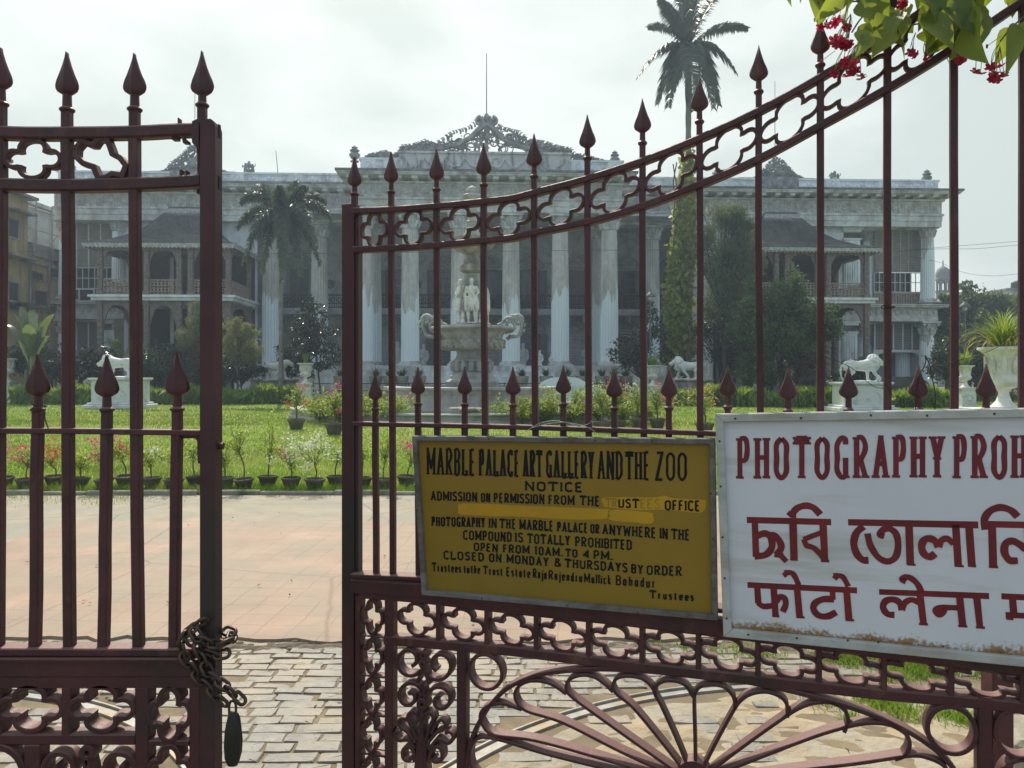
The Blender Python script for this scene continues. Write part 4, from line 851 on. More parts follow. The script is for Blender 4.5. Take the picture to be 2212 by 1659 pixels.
script([[(900, 780), (1764, 795), 44], ['~', (1002, 805), (956, 848), (938, 918), (958, 988), (998, 1028), (1036, 1030)], ['~', (1028, 852), (1048, 930), (1098, 1008), (1160, 1038), (1214, 1010), (1232, 930), (1216, 852), (1170, 820), (1126, 832), (1112, 860), (1140, 872), 42],
        [(1304, 790), (1312, 1058)], [(1290, 1056), (1348, 1060), 16], ['~', (1478, 985), (1440, 1008), (1402, 985), (1388, 938), (1404, 896), (1442, 886), (1480, 905), (1500, 942)], ['~', (1500, 942), (1518, 900), (1556, 886), (1600, 920), 40], [(1614, 795), (1630, 1068)], [(1606, 1066), (1668, 1070), 16], [(1702, 800), (1722, 1066)], [(1696, 1066), (1750, 1070), 16]], 46)
script([[(1788, 790), (2480, 806), 44], ['~', (1812, 828), (1804, 762), (1840, 705), (1908, 680), (1978, 698), (2026, 742), 46], [(1854, 800), (1862, 1072)], [(1834, 1072), (1896, 1076), 16], ['~', (2026, 1032), (1972, 1030), (1938, 980), (1944, 922), (1988, 902), (2040, 926), (2080, 960)], [(2092, 800), (2102, 1078)],
        ['~', (2210, 815), (2170, 870), (2160, 960), (2190, 1030), (2240, 1040)], [(2270, 830), (2275, 1000)], [(2275, 1000), (2360, 960)], [(2275, 900), (2360, 980)], [(2368, 805), (2376, 1085)], ['~', (2500, 830), (2440, 860), (2500, 930), (2420, 960), (2470, 1030), (2560, 1000)], [(2555, 800), (2565, 1090)]], 46)
script([[(232, 1194), (960, 1231), 40], [(298, 1205), (304, 1318)], ['~', (300, 1312), (340, 1336), (410, 1330), 38], [(405, 1210), (418, 1398)], [(396, 1398), (444, 1402), 16], ['~', (420, 1306), (448, 1272), (478, 1282), (486, 1322), (466, 1372), 38],
        [(560, 1205), (578, 1406)], [(556, 1406), (612, 1410), 16], ['~', (572, 1195), (548, 1140), (525, 1114), (476, 1114), 36], [(470, 1112), (488, 1142), 22], [(796, 1225), (800, 1292), 36], ['~', (806, 1290), (738, 1288), (684, 1312), (670, 1352), (702, 1394), (762, 1402), (822, 1374)],
        [(888, 1220), (906, 1424)], [(882, 1424), (940, 1428), 16], ['~', (902, 1205), (872, 1150), (848, 1134), (802, 1134), 36], [(800, 1134), (830, 1158), 22]], 42)
script([[(1106, 1241), (1836, 1268), 40], ['~', (1208, 1394), (1160, 1386), (1132, 1342), (1148, 1302), (1196, 1290), (1240, 1310), (1258, 1362)], ['~', (1258, 1362), (1276, 1314), (1320, 1292), (1374, 1312), 38], [(1376, 1250), (1400, 1450)], [(1370, 1452), (1430, 1456), 16], ['~', (1388, 1244), (1362, 1190), (1322, 1152), (1282, 1140), (1258, 1158), (1284, 1172), 38],
        [(1638, 1262), (1660, 1464)], [(1630, 1466), (1692, 1470), 16], ['~', (1632, 1346), (1560, 1344), (1500, 1346), (1480, 1366), (1500, 1392), (1532, 1376), (1540, 1350), 38], [(1492, 1362), (1522, 1376), 46], [(1752, 1265), (1774, 1472)], [(1748, 1474), (1808, 1478), 16]], 42)
script([[(1917, 1270), (2380, 1292), 40], [(1992, 1280), (1998, 1380)], [(1945, 1392), (2140, 1402), 40], [(1950, 1404), (1998, 1412), 36], [(2130, 1285), (2144, 1490)], [(2250, 1290), (2262, 1500)], [(2340, 1290), (2352, 1500)], ['~', (2250, 1380), (2200, 1376), (2180, 1400), (2210, 1420), 36]], 42)
nails(ws, [np.array(RG.uv(*Z1(x, y), YW)) - ow for x, y in ((152, 88), (585, 85), (1045, 67), (1415, 68), (1858, 57), (48, 237), (55, 535), (68, 870), (82, 1140), (95, 1405), (237, 1512), (557, 1534), (893, 1548), (1093, 1560), (1520, 1588))], -.0162, .0032)
# ================================================================== FLOWERING CREEPER over the open leaf
fv = thing('flowering_creeper', 'leafy creeper with red flower clusters hanging over the top of the open gate leaf', 'creeper', RG.world(2.0, 0, 2.9))
cl = M('creeper_leaf', (.04, .085, .025), rough=.42, var=.35, sc=7, col2=(.14, .20, .04), sc2=3, thr=.55, trans=.45, tcol=(.42, .50, .06), spec=.45, bump=.35, bsc=70, dist=.004)
stem_m = M('green_stem', (.16, .14, .06), rough=.7, bump=.2)
def leaf_geo(b, tip, w, nrm, cup=.16, arch=.12):    # ovate pointed leaf from base to tip
    b, tip = np.array(b), np.array(tip); d = tip - b; L = np.linalg.norm(d); d = d/L; s_ = np.cross(d, nrm); s_ /= np.linalg.norm(s_); n = np.cross(s_, d)
    prof = [(0, .12), (.08, .55), (.22, .92), (.38, 1), (.55, .88), (.72, .6), (.87, .27), (1, .02)]; V = []
    for t, k in prof:
        c = b + d*L*t + n*arch*L*math.sin(PI*t)*.8 - n*arch*L*t*t*.8
        rip = .02*L*math.sin(t*26)
        for x in (-1, -.5, 0, .5, 1): V.append(c + s_*w/2*k*x + n*(cup*w*abs(x)**1.4*k + (rip*.35 if abs(x) == .5 else 0)))
    return V, [(i*5+q, i*5+q+1, (i+1)*5+q+1, (i+1)*5+q) for i in range(7) for q in range(4)]
LV = [((1828, -20), (1762, 45), 44), ((1850, -6), (1820, 62), 52), ((1890, 0), (1926, 60), 66), ((1900, 10), (1893, 72), 60), ((1872, 50), (1866, 112), 40), ((1905, 62), (1962, 124), 66), ((1930, 70), (1884, 120), 62), ((1880, 78), (1848, 122), 34), ((1855, 66), (1872, 108), 30), ((1960, 10), (1945, 66), 46), ((1975, 0), (2030, 40), 62), ((1990, 30), (2010, 90), 54), ((2020, 20), (2060, 86), 60), ((2050, 0), (2080, 60), 58), ((2090, 10), (2118, 84), 56), ((2085, 55), (2128, 138), 62), ((2030, 62), (2000, 122), 58), ((2060, 70), (2045, 144), 34), ((2100, 0), (2120, 40), 50), ((2180, 60), (2152, 140), 44), ((2190, 50), (2178, 160), 40), ((2208, 60), (2215, 142), 60), ((2230, 40), (2195, 110), 50), ((1700, -14), (1709, 12), 10), ((1725, -8), (1730, 4), 8), ((1800, -20), (1772, 24), 24), ((1945, 50), (1975, 70), 40), ((2005, -20), (1985, 30), 50), ((1925, -30), (1955, 20), 50), ((1860, -40), (1870, 16), 50), ((2140, -20), (2085, 24), 50), ((1882, 118), (1873, 142), 14), ((2070, 100), (2052, 130), 22)]
V, Q, n = [], [], 0
def RW(u, v, y): return np.array(RG.world(*(lambda q: (q[0], y, q[1]))(RG.uv(u, v, y))))
vdir = np.array(RG.world(0, -1) - RG.world(0, 0)); vdir /= np.linalg.norm(vdir)
extra = [((rng.uniform(1760, 2330), rng.uniform(-170, -10)), None, rng.uniform(34, 58)) for _ in range(80)] + [((rng.uniform(1840, 2120), rng.uniform(-50, 50)), None, rng.uniform(34, 56)) for _ in range(18)] + [((rng.uniform(2000, 2110), rng.uniform(0, 70)), None, rng.uniform(40, 60)) for _ in range(10)]
for a, b, w in LV + extra:
    y = -.03 + rng.uniform(-.10, .10)
    if b is None: b = (a[0] + rng.normal()*30, a[1] + rng.uniform(30, 75))
    k = RG.m(a[0], 1, y); nr = vdir*1.0 + rng.normal(size=3)*.7 + np.array([0, 0, .6]); nr /= np.linalg.norm(nr)
    v_, q_ = leaf_geo(RW(*a, y), RW(*b, y - .02 + rng.uniform(-.02, .02)), w*k, nr); V += v_; Q += [[i+n for i in f] for f in q_]; n += len(v_)
off = np.array(fv.location); o = mesh_np('leaves', np.array(V) - off, Q, cl, fv, True)
mb = MB()
for pts in ([(2330, -80), (2200, -30), (2100, -10), (2000, -8), (1900, 0), (1830, 5), (1790, 20)], [(2100, -10), (2050, 30), (1990, 50), (1920, 60)], [(2300, -40), (2230, 20), (2185, 60), (2160, 90)], [(1900, 0), (1860, 40), (1840, 70)], [(2000, -8), (2060, 60), (2080, 100)]):
    mb.tube(cr([tuple(RW(u, v, -.03 + .01*rng.normal()) - off) for u, v in pts], 4), .0022, 5)
mb.build('stem', stem_m, fv, True)
fl = M('red_petal', (.36, .015, .055), rough=.5, var=.35, sc=60, trans=.35, tcol=(.6, .03, .10), bump=0)
mbs = MB()
def bloom(u, v, r, org, y):
    c = RW(u, v, y) - off; k = RG.m(u, 1, y); o_ = RW(*org, y) - off
    mbs.tube(cr([tuple(o_), tuple((o_+c)/2 + [0.004*rng.normal(), .002, .003]), tuple(c)], 4), .0009, 4)
    ax = unit(c - o_ + rng.normal(size=3)*.02 + vdir*.03); s_ = unit(np.cross(ax, rng.normal(size=3))); t_ = np.cross(ax, s_)
    for i in range(5):
        a = i*2*PI/5; d = s_*math.cos(a) + t_*math.sin(a); e = np.cross(ax, d); R_ = r*k
        P_ = [c, c + d*R_*.5 + e*R_*.34 + ax*R_*.25, c + d*R_*.95 + e*R_*.24 + ax*R_*.12, c + d*R_*1.0 - e*R_*.2 + ax*R_*.1, c + d*R_*.5 - e*R_*.36 + ax*R_*.3]
        mbf.add(P_, [(0, 1, 4), (1, 2, 3, 4)])
for (cx, cy_), n_, sp, org in (((1800, 50), 5, 16, (1815, 12)), ((1812, 90), 16, 18, (1838, 30)), ((1828, 92), 8, 12, (1838, 30)), ((1832, 56), 3, 5, (1832, 20)), ((1840, 145), 14, 20, (1850, 96)), ((1857, 165), 4, 10, (1855, 100)), ((1825, 132), 3, 6, (1840, 90)), ((1804, 160), 2, 3, (1822, 106)), ((1943, 10), 5, 10, (1950, -20)), ((1968, 119), 5, 8, (1978, 70)), ((1998, 125), 2, 3, (1998, 90)), ((2076, 127), 8, 12, (2070, 90)), ((2110, 152), 4, 7, (2118, 100)), ((2142, 143), 3, 6, (2160, 92)), ((2155, 155), 12, 14, (2160, 100)), ((2150, 168), 3, 5, (2158, 110)), ((1775, 57), 4, 8, (1800, 20))):
    mbf = MB()
    for _ in range(max(2, int(n_*.65))): bloom(cx + rng.normal()*sp*.55, cy_ + rng.normal()*sp*.5, rng.uniform(10, 14), org, -.05 + rng.normal()*.012)
    mbf.build('flower_cluster', fl, fv)
mbf = MB()
for u, v in ((1767, 8), (1784, 30), (1760, 43), (1774, 132), (1806, 155), (2132, 100)):
    c = RW(u, v, -.05) - off; mbf.ball(c, (.003, .003, .006), 6, 5); mbs.tube([tuple(c), tuple(RW(u+30, v-22, -.05) - off)], .0008, 4)
mbf.build('buds', fl, fv); mbs.build('stalks', M('flower_stalk', (.22, .2, .08), bump=0), fv)
# ================================================================== PALACE
PF = Fr(0, 58, rad(2.4))
pal = thing('palace', 'long grey white neoclassical mansion with fluted columns and a carved cresting across the garden', 'mansion', (0, 58, 0), PF.rz)
plaster = M('weathered_plaster', (.74, .79, .82), rough=.9, var=.10, sc=1.2, col2=(.48, .50, .50), sc2=1.6, thr=.6, soft=.14, st=(1, 1, .35), bump=.3, bsc=8, dist=.03, col3=(.22, .22, .21), sc3=.9, thr3=.72, st3=(1.4, 1, .3))
stone = M('stained_stone', (.64, .68, .70), rough=.9, var=.18, sc=3, col2=(.32, .32, .31), sc2=1.6, thr=.57, soft=.14, st=(1, 1, .4), bump=.4, bsc=14, dist=.03, col3=(.36, .30, .24), sc3=1.1, thr3=.6)
friezem = M('frieze_stone', (.58, .60, .60), rough=.9, var=.2, sc=5, col2=(.34, .32, .29), sc2=2.2, thr=.55, soft=.16, bump=.6, bsc=16, dist=.05)
dark_top = M('black_stained_cornice', (.13, .135, .135), rough=.95, var=.4, sc=3, col2=(.3, .3, .29), sc2=1.6, thr=.58, bump=.4, bsc=12)
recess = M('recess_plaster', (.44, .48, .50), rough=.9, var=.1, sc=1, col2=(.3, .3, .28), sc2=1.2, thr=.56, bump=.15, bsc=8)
colm = M('column_paint', (.56, .56, .53), rough=.85, var=.15, sc=2.5, col2=(.38, .37, .34), sc2=1.5, thr=.57, st=(1, 1, .25), bump=.25, bsc=14, dist=.02, rnd=1)
def limewash():                                   # fresh whitewash brushed up the lower shafts, ending raggedly
    t, N, L, b = nodes(colm); src = b.inputs['Base Color'].links[0].from_socket
    tc_ = N.new('ShaderNodeTexCoord'); sp = N.new('ShaderNodeSeparateXYZ'); L(tc_.outputs['Object'], sp.inputs[0]); oi = N.new('ShaderNodeObjectInfo')
    mp_ = N.new('ShaderNodeMapping'); mp_.inputs['Scale'].default_value = (1.6, 1.6, .18); L(tc_.outputs['Object'], mp_.inputs[0])
    nz = N.new('ShaderNodeTexNoise'); nz.noise_dimensions = '4D'; nz.inputs['Scale'].default_value = 1.0; nz.inputs['Detail'].default_value = 3; L(mp_.outputs[0], nz.inputs['Vector'])
    ws_ = N.new('ShaderNodeMath'); ws_.operation = 'MULTIPLY'; L(oi.outputs['Random'], ws_.inputs[0]); ws_.inputs[1].default_value = 40; L(ws_.outputs[0], nz.inputs['W'])
    a = N.new('ShaderNodeMath'); a.operation = 'MULTIPLY_ADD'; L(nz.outputs[0], a.inputs[0]); a.inputs[1].default_value = -9; L(sp.outputs[2], a.inputs[2])
    r = N.new('ShaderNodeValToRGB'); r.color_ramp.elements[0].color = (1, 1, 1, 1); r.color_ramp.elements[1].color = (0, 0, 0, 1); r.color_ramp.elements[0].position = .49; r.color_ramp.elements[1].position = .51
    mr = N.new('ShaderNodeMapRange'); mr.inputs['From Min'].default_value = -4; mr.inputs['From Max'].default_value = 4; L(a.outputs[0], mr.inputs[0]); L(mr.outputs[0], r.inputs[0])
    mx_ = N.new('ShaderNodeMixRGB'); L(r.outputs[0], mx_.inputs[0]); L(src, mx_.inputs[1]); mx_.inputs[2].default_value = (.74, .82, .86, 1); L(mx_.outputs[0], b.inputs['Base Color'])
limewash()
carved = M('carved_wood', (.25, .21, .175), rough=.85, var=.3, sc=5, col2=(.14, .11, .09), sc2=24, thr=.52, soft=.06, bump=.9, bsc=9, dist=.06)
glass = M('dark_glass', (.03, .035, .04), rough=.15, bump=0, spec=.6)
dark = M('painted_gallery_shade', (.03, .032, .033), rough=.9, bump=0)
shutter = M('grey_shutter', (.15, .155, .15), rough=.8, var=.2, sc=3, bump=.2)
def louvre(name, c, per):                         # horizontal slats
    m = M(name, c, rough=.85, var=.15, sc=2, bump=0, col2=[q*.75 for q in c], sc2=1.2, thr=.55, st=(2, 2, .5)); t, N, L, b = nodes(m)
    tc_ = N.new('ShaderNodeTexCoord'); wv = N.new('ShaderNodeTexWave'); wv.bands_direction = 'Z'; wv.inputs['Scale'].default_value = per; L(tc_.outputs['Object'], wv.inputs[0])
    bp = N.new('ShaderNodeBump'); bp.inputs['Strength'].default_value = .9; bp.inputs['Distance'].default_value = .04; L(wv.outputs['Fac'], bp.inputs['Height']); L(bp.outputs[0], b.inputs['Normal']); return m
blind = louvre('cane_blind', (.26, .245, .215), 2.2); shut_l = louvre('louvre', (.36, .38, .38), 1.6)
whitewood = M('white_painted_wood', (.55, .57, .57), rough=.7, var=.15, sc=4, bump=.1)
def X(u, off): return PF.x(u, off)
def Z(u, v, off): return PF.uv(u, v, off)[1]
ZB, ZC = 2.3, 12.95                                # portico floor, top of the capitals
sL, sR = X(132, 0), X(2019, 0); pL, pR = X(763, -4), X(1339, -4); qL, qR = X(556, 0), X(1492, 0)
def wallbox(name, x0, x1, y0, y1, z0, z1, m=plaster): mb = MB(); mb.box(x0, x1, y0, y1, z0, z1); return mb.build(name, m, pal)
# bodies: two wings, a recessed middle
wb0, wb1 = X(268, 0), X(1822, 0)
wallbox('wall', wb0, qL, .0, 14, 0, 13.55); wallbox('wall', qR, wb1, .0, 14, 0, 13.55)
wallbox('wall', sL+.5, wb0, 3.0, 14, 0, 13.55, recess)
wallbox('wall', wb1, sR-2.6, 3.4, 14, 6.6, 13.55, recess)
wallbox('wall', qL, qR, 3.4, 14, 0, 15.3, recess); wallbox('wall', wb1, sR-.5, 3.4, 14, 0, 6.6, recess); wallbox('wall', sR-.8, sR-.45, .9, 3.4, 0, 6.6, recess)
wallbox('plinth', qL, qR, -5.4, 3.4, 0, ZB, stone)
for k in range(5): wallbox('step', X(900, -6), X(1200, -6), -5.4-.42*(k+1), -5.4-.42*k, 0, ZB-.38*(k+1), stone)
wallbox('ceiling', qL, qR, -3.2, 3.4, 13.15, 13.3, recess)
wallbox('roof', sL+.3, sR-.3, .2, 14, 13.56, 15.4, stone)
# entablatures
def entab(x0, x1, yf, yb, ret=()):
    mb = MB(); mb.box(x0, x1, yf, yb, 13.0, 13.42); mb.box(x0-.03, x1+.03, yf-.06, yb, 13.42, 13.82); mb.box(x0-.1, x1+.1, yf-.16, yb, 13.82, 13.96); mb.build('architrave', stone, pal)
    mb = MB(); mb.box(x0, x1, yf-.02, yb, 13.96, 14.92); n = int((x1-x0)/1.22); p = (x1-x0)/n
    for i in range(n):
        c = x0 + (i+.5)*p
        for k in range(5): mb.box(c-.27+k*.115, c-.19+k*.115, yf-.12, yf-.02, 14.08, 14.82)
        mb.box(c-.32, c+.32, yf-.10, yf-.02, 14.82, 14.90)
        if i < n-1:
            for sx in (-1, 1):
                mb.tube([(c+p/2+q[0]*sx*1.0, yf-.05, 14.45+q[1]) for q in spiral((.14, .0), .26, 1.1, PI*.5, -1, 14, .25)], .045, 4)
            mb.ball((c+p/2, yf-.03, 14.2), (.12, .09, .12), 6, 4)
    mb.build('frieze', friezem, pal)
    mb = MB(); e = 1.35
    mb.box(x0-.15, x1+.15, yf-.2, yb, 14.92, 15.06); ex = .8; mb.box(x0-ex+.1, x1+ex-.1, yf-e+.1, yb, 15.26, 15.36); mb.box(x0-ex, x1+ex, yf-e, yb, 15.36, 15.46)
    n = int((x1-x0)/1.05)
    for i in range(n+1):
        c = x0 + (x1-x0)*i/n; mb.box(c-.2, c+.2, yf-e+.28, yf-.2, 15.06, 15.26)
    mb.build('cornice', stone, pal)
    mb = MB(); mb.box(x0-ex-.08, x1+ex+.08, yf-e-.1, yb, 15.46, 15.6); mb.build('cornice_top', dark_top, pal)
entab(sL, pL-.2, -.9, .9); entab(pR+.2, sR, -.9, .9); entab(pL, pR, -4.75, -2.9)
def parapet(x0, x1, yf, yb, z0, z1, pitch=4.4):
    mb = MB(); mb.box(x0, x1, yf, yb, z0, z1-.14); mb.box(x0-.1, x1+.1, yf-.12, yb+.1, z1-.14, z1); mb.box(x0-.04, x1+.04, yf-.06, yb, z0, z0+.12)
    n = max(1, round((x1-x0)/pitch)); p = (x1-x0)/n
    for i in range(n+1):
        c = min(max(x0 + i*p, x0+.55), x1-.55); mb.box(c-.52, c+.52, yf-.09, yf, z0+.12, z1-.14)
        mb.tube([(c+.26*math.cos(a), yf-.1, (z0+z1)/2+.34*math.sin(a)) for a in np.arange(12)*2*PI/12], .05, 4, True); mb.ball((c, yf-.1, (z0+z1)/2), (.13, .1, .2), 6, 4)
        if i < n:
            a0, a1 = x0+i*p+.75, x0+(i+1)*p-.75
            for zz in (z0+.22, z1-.26): mb.box(a0, a1, yf-.05, yf, zz, zz+.05)
            for k in range(int((a1-a0)/.28)):
                x = a0 + (k+.5)*.28; mb.ball((x, yf-.02, (z0+z1)/2 + .12*math.sin(k*1.5)), (.15, .07, .16), 6, 4)
    return mb.build('parapet', plaster, pal)
parapet(sL+.2, pL-.4, -.75, -.35, 15.6, 16.62); parapet(pR+.4, sR-.2, -.75, -.35, 15.6, 16.62)
aL, aR, cL, cR = X(779, -4.4), X(1344, -4.4), X(862, -4.4), X(1232, -4.4)
parapet(aL, cL, -4.5, -4.0, 15.6, 16.75, 3.4); parapet(cR, aR, -4.5, -4.0, 15.6, 16.75, 3.4)
mb = MB(); mb.box(cL, cR, -4.55, -4.0, 15.6, 17.1); mb.box(cL-.1, cR+.1, -4.68, -3.95, 17.1, 17.24); z = 16.35
for k, u in enumerate((868, 967, 1071, 1178)):
    c = X(u, -4.5)
    mb.tube([(c+.34*math.cos(a), -4.6, z+.5*math.sin(a)) for a in np.arange(14)*2*PI/14], .07, 4, True); mb.ball((c, -4.58, z), (.16, .1, .28), 6, 5)
xs = np.linspace(cL+.4, cR-.4, 9)
for a, b in zip(xs[:-1], xs[1:]): mb.tube([(a+(b-a)*t, -4.6, 16.8-.9*4*t*(1-t)*.7 + .05*rng.normal()) for t in np.linspace(0, 1, 12)], [.07+.05*math.sin(PI*t) for t in np.linspace(0, 1, 12)], 5)
mb.build('attic', M('attic_plaster', (.52, .53, .53), rough=.9, var=.12, sc=1.5, col2=(.2, .2, .19), sc2=1.3, thr=.58, soft=.09, st=(1.6, 1, .35), bump=.4, bsc=10, dist=.04), pal)
# cresting: scrollwork silhouetted on the roofline
crest_m = M('blackened_stucco', (.19, .20, .205), rough=.95, var=.4, sc=3, col2=(.38, .39, .39), sc2=2, thr=.58, bump=.6, bsc=14, dist=.04)
def cresting(env, zbase, y, n, rmin, rmax, center, seed, tw):
    r = np.random.default_rng(seed); mb = MB(); ex, ez = [e[0] for e in env], [e[1] for e in env]
    top = lambda x: float(np.interp(x, ex, ez))
    for i in range(n):
        x = r.uniform(ex[0], ex[-1]); zb = zbase(x); h = top(x)-zb
        if h < .15: continue
        R_ = min(r.uniform(rmin, rmax), h*.5); z = r.uniform(zb+R_*.6, max(zb+R_*.61, top(x)-R_*1.0)); sg = 1 if x < center else -1
        a0 = r.uniform(0, 2*PI); th = r.uniform(.6, 1.1)*tw
        mb.tube([(q[0], y + r.normal()*.05, q[1]) for q in spiral((x, z), R_, r.uniform(.7, 1.25), a0, sg, 16, .3)], np.linspace(th, th*1.5, 16), 5)
        for _ in range(2):
            a = r.uniform(0, 2*PI); mb.ball((x+R_*.8*math.cos(a), y, z+R_*.8*math.sin(a)), (th*r.uniform(1, 2), th*1.1, th*r.uniform(1, 2)), 6, 4)
    m_ = int((ex[-1]-ex[0])/(rmin*.55))
    for i in range(m_):                            # leaf flames along the upper edge
        x = ex[0] + (ex[-1]-ex[0])*(i+r.random())/m_; z = top(x); sg = 1 if x < center else -1; L_ = r.uniform(.5, 1.2)*rmin
        mb.tube([(x, y, z-L_*1.2), (x-sg*L_*.15, y, z-L_*.4), (x-sg*L_*.5, y, z+L_*.05), (x-sg*L_*.95, y, z-L_*.05)], [tw*1.3, tw*1.2, tw*.8, tw*.4], 5)
    mb.tube([(x, y+.05, max(zbase(x)+.06, top(x)*.55+zbase(x)*.45)) for x in np.linspace(ex[0], ex[-1], 40)], tw*1.15, 5)
    mb.tube([(x, y+.05, zbase(x)+.06) for x in np.linspace(ex[0], ex[-1], 30)], tw*1.2, 5)
    return mb
pk = [(777, 349), (799, 333), (820, 328), (837, 324), (850, 338), (862, 326), (872, 313), (893, 311), (922, 301), (943, 309), (960, 297), (981, 283), (1010, 276), (1024, 268), (1031, 259), (1051, 250), (1072, 261), (1080, 273), (1119, 283), (1139, 300), (1171, 304), (1209, 316), (1227, 318), (1240, 332), (1256, 332), (1300, 345), (1320, 352)]
env = [PF.uv(u, v, -4.3) for u, v in pk]; zb_ = lambda x: 17.24 if cL < x < cR else 16.75
mb = cresting(env, zb_, -4.3, 250, .24, .58, X(1051, -4.3), 5, .052)
xc = X(1051, -4.3)
for sg in (-1, 1):
    mb.tube([(xc+sg*a, -4.35, z) for a, z in ((0, 19.3), (.5, 18.9), (1.1, 18.3), (2.0, 17.8), (3.2, 17.5), (4.3, 17.35))], [.2, .22, .2, .2, .16, .12], 6)
    mb.tube([(q[0], -4.4, q[1]) for q in spiral((xc+sg*.42, 19.45), .36, 1.1, PI*.5, -sg, 16, .3)], .1, 6)
    mb.tube([(xc+sg*.2, -4.3, 19.2), (xc+sg*.55, -4.3, 19.55), (xc+sg*.5, -4.3, 19.85)], [.12, .1, .05], 5)
mb.tube([(xc, -4.3, 17.24), (xc, -4.3, 19.2), (xc, -4.3, 19.95)], [.16, .14, .06], 6); mb.ball((xc, -4.3, 19.75), (.2, .16, .3), 8, 6)
mb.build('cresting', crest_m, pal)
for (pkw, off, c, seed) in (([(323, 377), (345, 371), (362, 364), (370, 350), (384, 342), (396, 330), (405, 321), (415, 312), (425, 321), (437, 330), (447, 342), (460, 350), (470, 364), (490, 371), (508, 377)], -.6, 415, 8), ([(1596, 392), (1620, 388), (1640, 378), (1652, 362), (1664, 348), (1678, 338), (1692, 348), (1704, 362), (1718, 376), (1740, 386), (1762, 392)], -.6, 1680, 9)):
    env = [PF.uv(u, v, off) for u, v in pkw]; xcc = X(c, off)
    mb = cresting(env, lambda x: 16.62, off, 150, .16, .36, xcc, seed, .05)
    mb.prism([(xcc-1.1, 16.5), (xcc+1.1, 16.5), (xcc+.8, 17.0), (xcc, 17.25), (xcc-.8, 17.0)], off-.06, off+.12); mb.ball((xcc, off-.1, 17.3), (.34, .12, .42), 10, 6)
    mb.build('cresting', crest_m, pal)
    mb = MB(); mb.box(xcc-1.5, xcc+1.5, off-.32, off-.14, 15.6, 16.7)
    for k in range(3): mb.ball((xcc-.8+.8*k, off-.34, 16.15), (.28, .12, .36), 8, 5)
    mb.build('cartouche', crest_m, pal)
# urns and little figures on the roof, rods
def roof_urn(u, vb, vt, off):
    x, z0 = PF.uv(u, vb, off); h = Z(u, vt, off) - z0; mb = MB()
    mb.lathe([(q[0]*h, q[1]*h) for q in ((.0, 0), (.24, 0), (.24, .06), (.12, .1), (.12, .15), (.22, .22), (.32, .36), (.3, .46), (.2, .54), (.18, .58), (.28, .64), (.27, .69), (.15, .76), (.13, .8), (.19, .84), (.1, .9), (.03, .95), (.0, 1.0))], 14, (x, off, z0), lambda a, z: 1+.05*math.cos(7*a)); mb.build('urn_finial', crest_m, pal, True, 50)
for u, vb, vt in ((766, 350, 313), (1328, 358, 324)): roof_urn(u, vb, vt, -4.25)
roof_urn(2002, 398, 365, -.55); roof_urn(157, 378, 352, -.55)
def putto(x, y, z, h, sg):
    c = [[(0, 0, .52, .11), (0, 0, .68, .13), (0, 0, .8, .07), (0, 0, .9, .1)], [(-.07, 0, .52, .09), (-.09, .03*sg, .28, .07), (-.09, 0, .03, .06)], [(.07, 0, .52, .09), (.1, -.05*sg, .28, .07), (.1, 0, .03, .06)], [(-.13, 0, .74, .05), (-.24, -.05, .62, .045), (-.2, -.1, .8, .04)], [(.13, 0, .74, .05), (.25, -.04, .85, .045), (.2, 0, 1.02, .04)]]
    return [[(x+a*h, y+b*h, z+cz*h, r*h) for a, b, cz, r in q] for q in c]
for u, vb, vt, off in ((538, 378, 347, -.55), (279, 378, 349, -.55), (1803, 397, 368, -.55), (1553, 394, 362, -.55)):
    x, z0 = PF.uv(u, vb, off); h = (Z(u, vt, off)-z0)*.95
    sculpt('roof_figures', putto(x-.26*h, off, z0-.02, h*.92, 1) + putto(x+.26*h, off, z0-.02, h*.85, -1), [((x, off, z0+.75*h), (.13*h, .13*h, .3*h)), ((x, off, z0+.2*h), (.1*h, .1*h, .3*h)), ((x, off, z0), (.5*h, .2*h, .05*h))], .035, crest_m, pal, it=1)
rodm = M('rod_metal', (.12, .12, .12), rough=.6, bump=0)
for u, v0, v1, off, r in ((1051, 252, 115, -4.3, .045), (421, 318, 190, -.6, .03), (1674, 340, 175, -.6, .03), (603, 400, 325, 1, .035)):
    x, z0 = PF.uv(u, v0, off); z1 = Z(u, v1, off); mb = MB(); mb.tube([(x, off, z0-.2), (x + (-.25 if u == 603 else 0), off, z1)], [r, r*.6], 6); mb.build('roof_rod', rodm, pal)
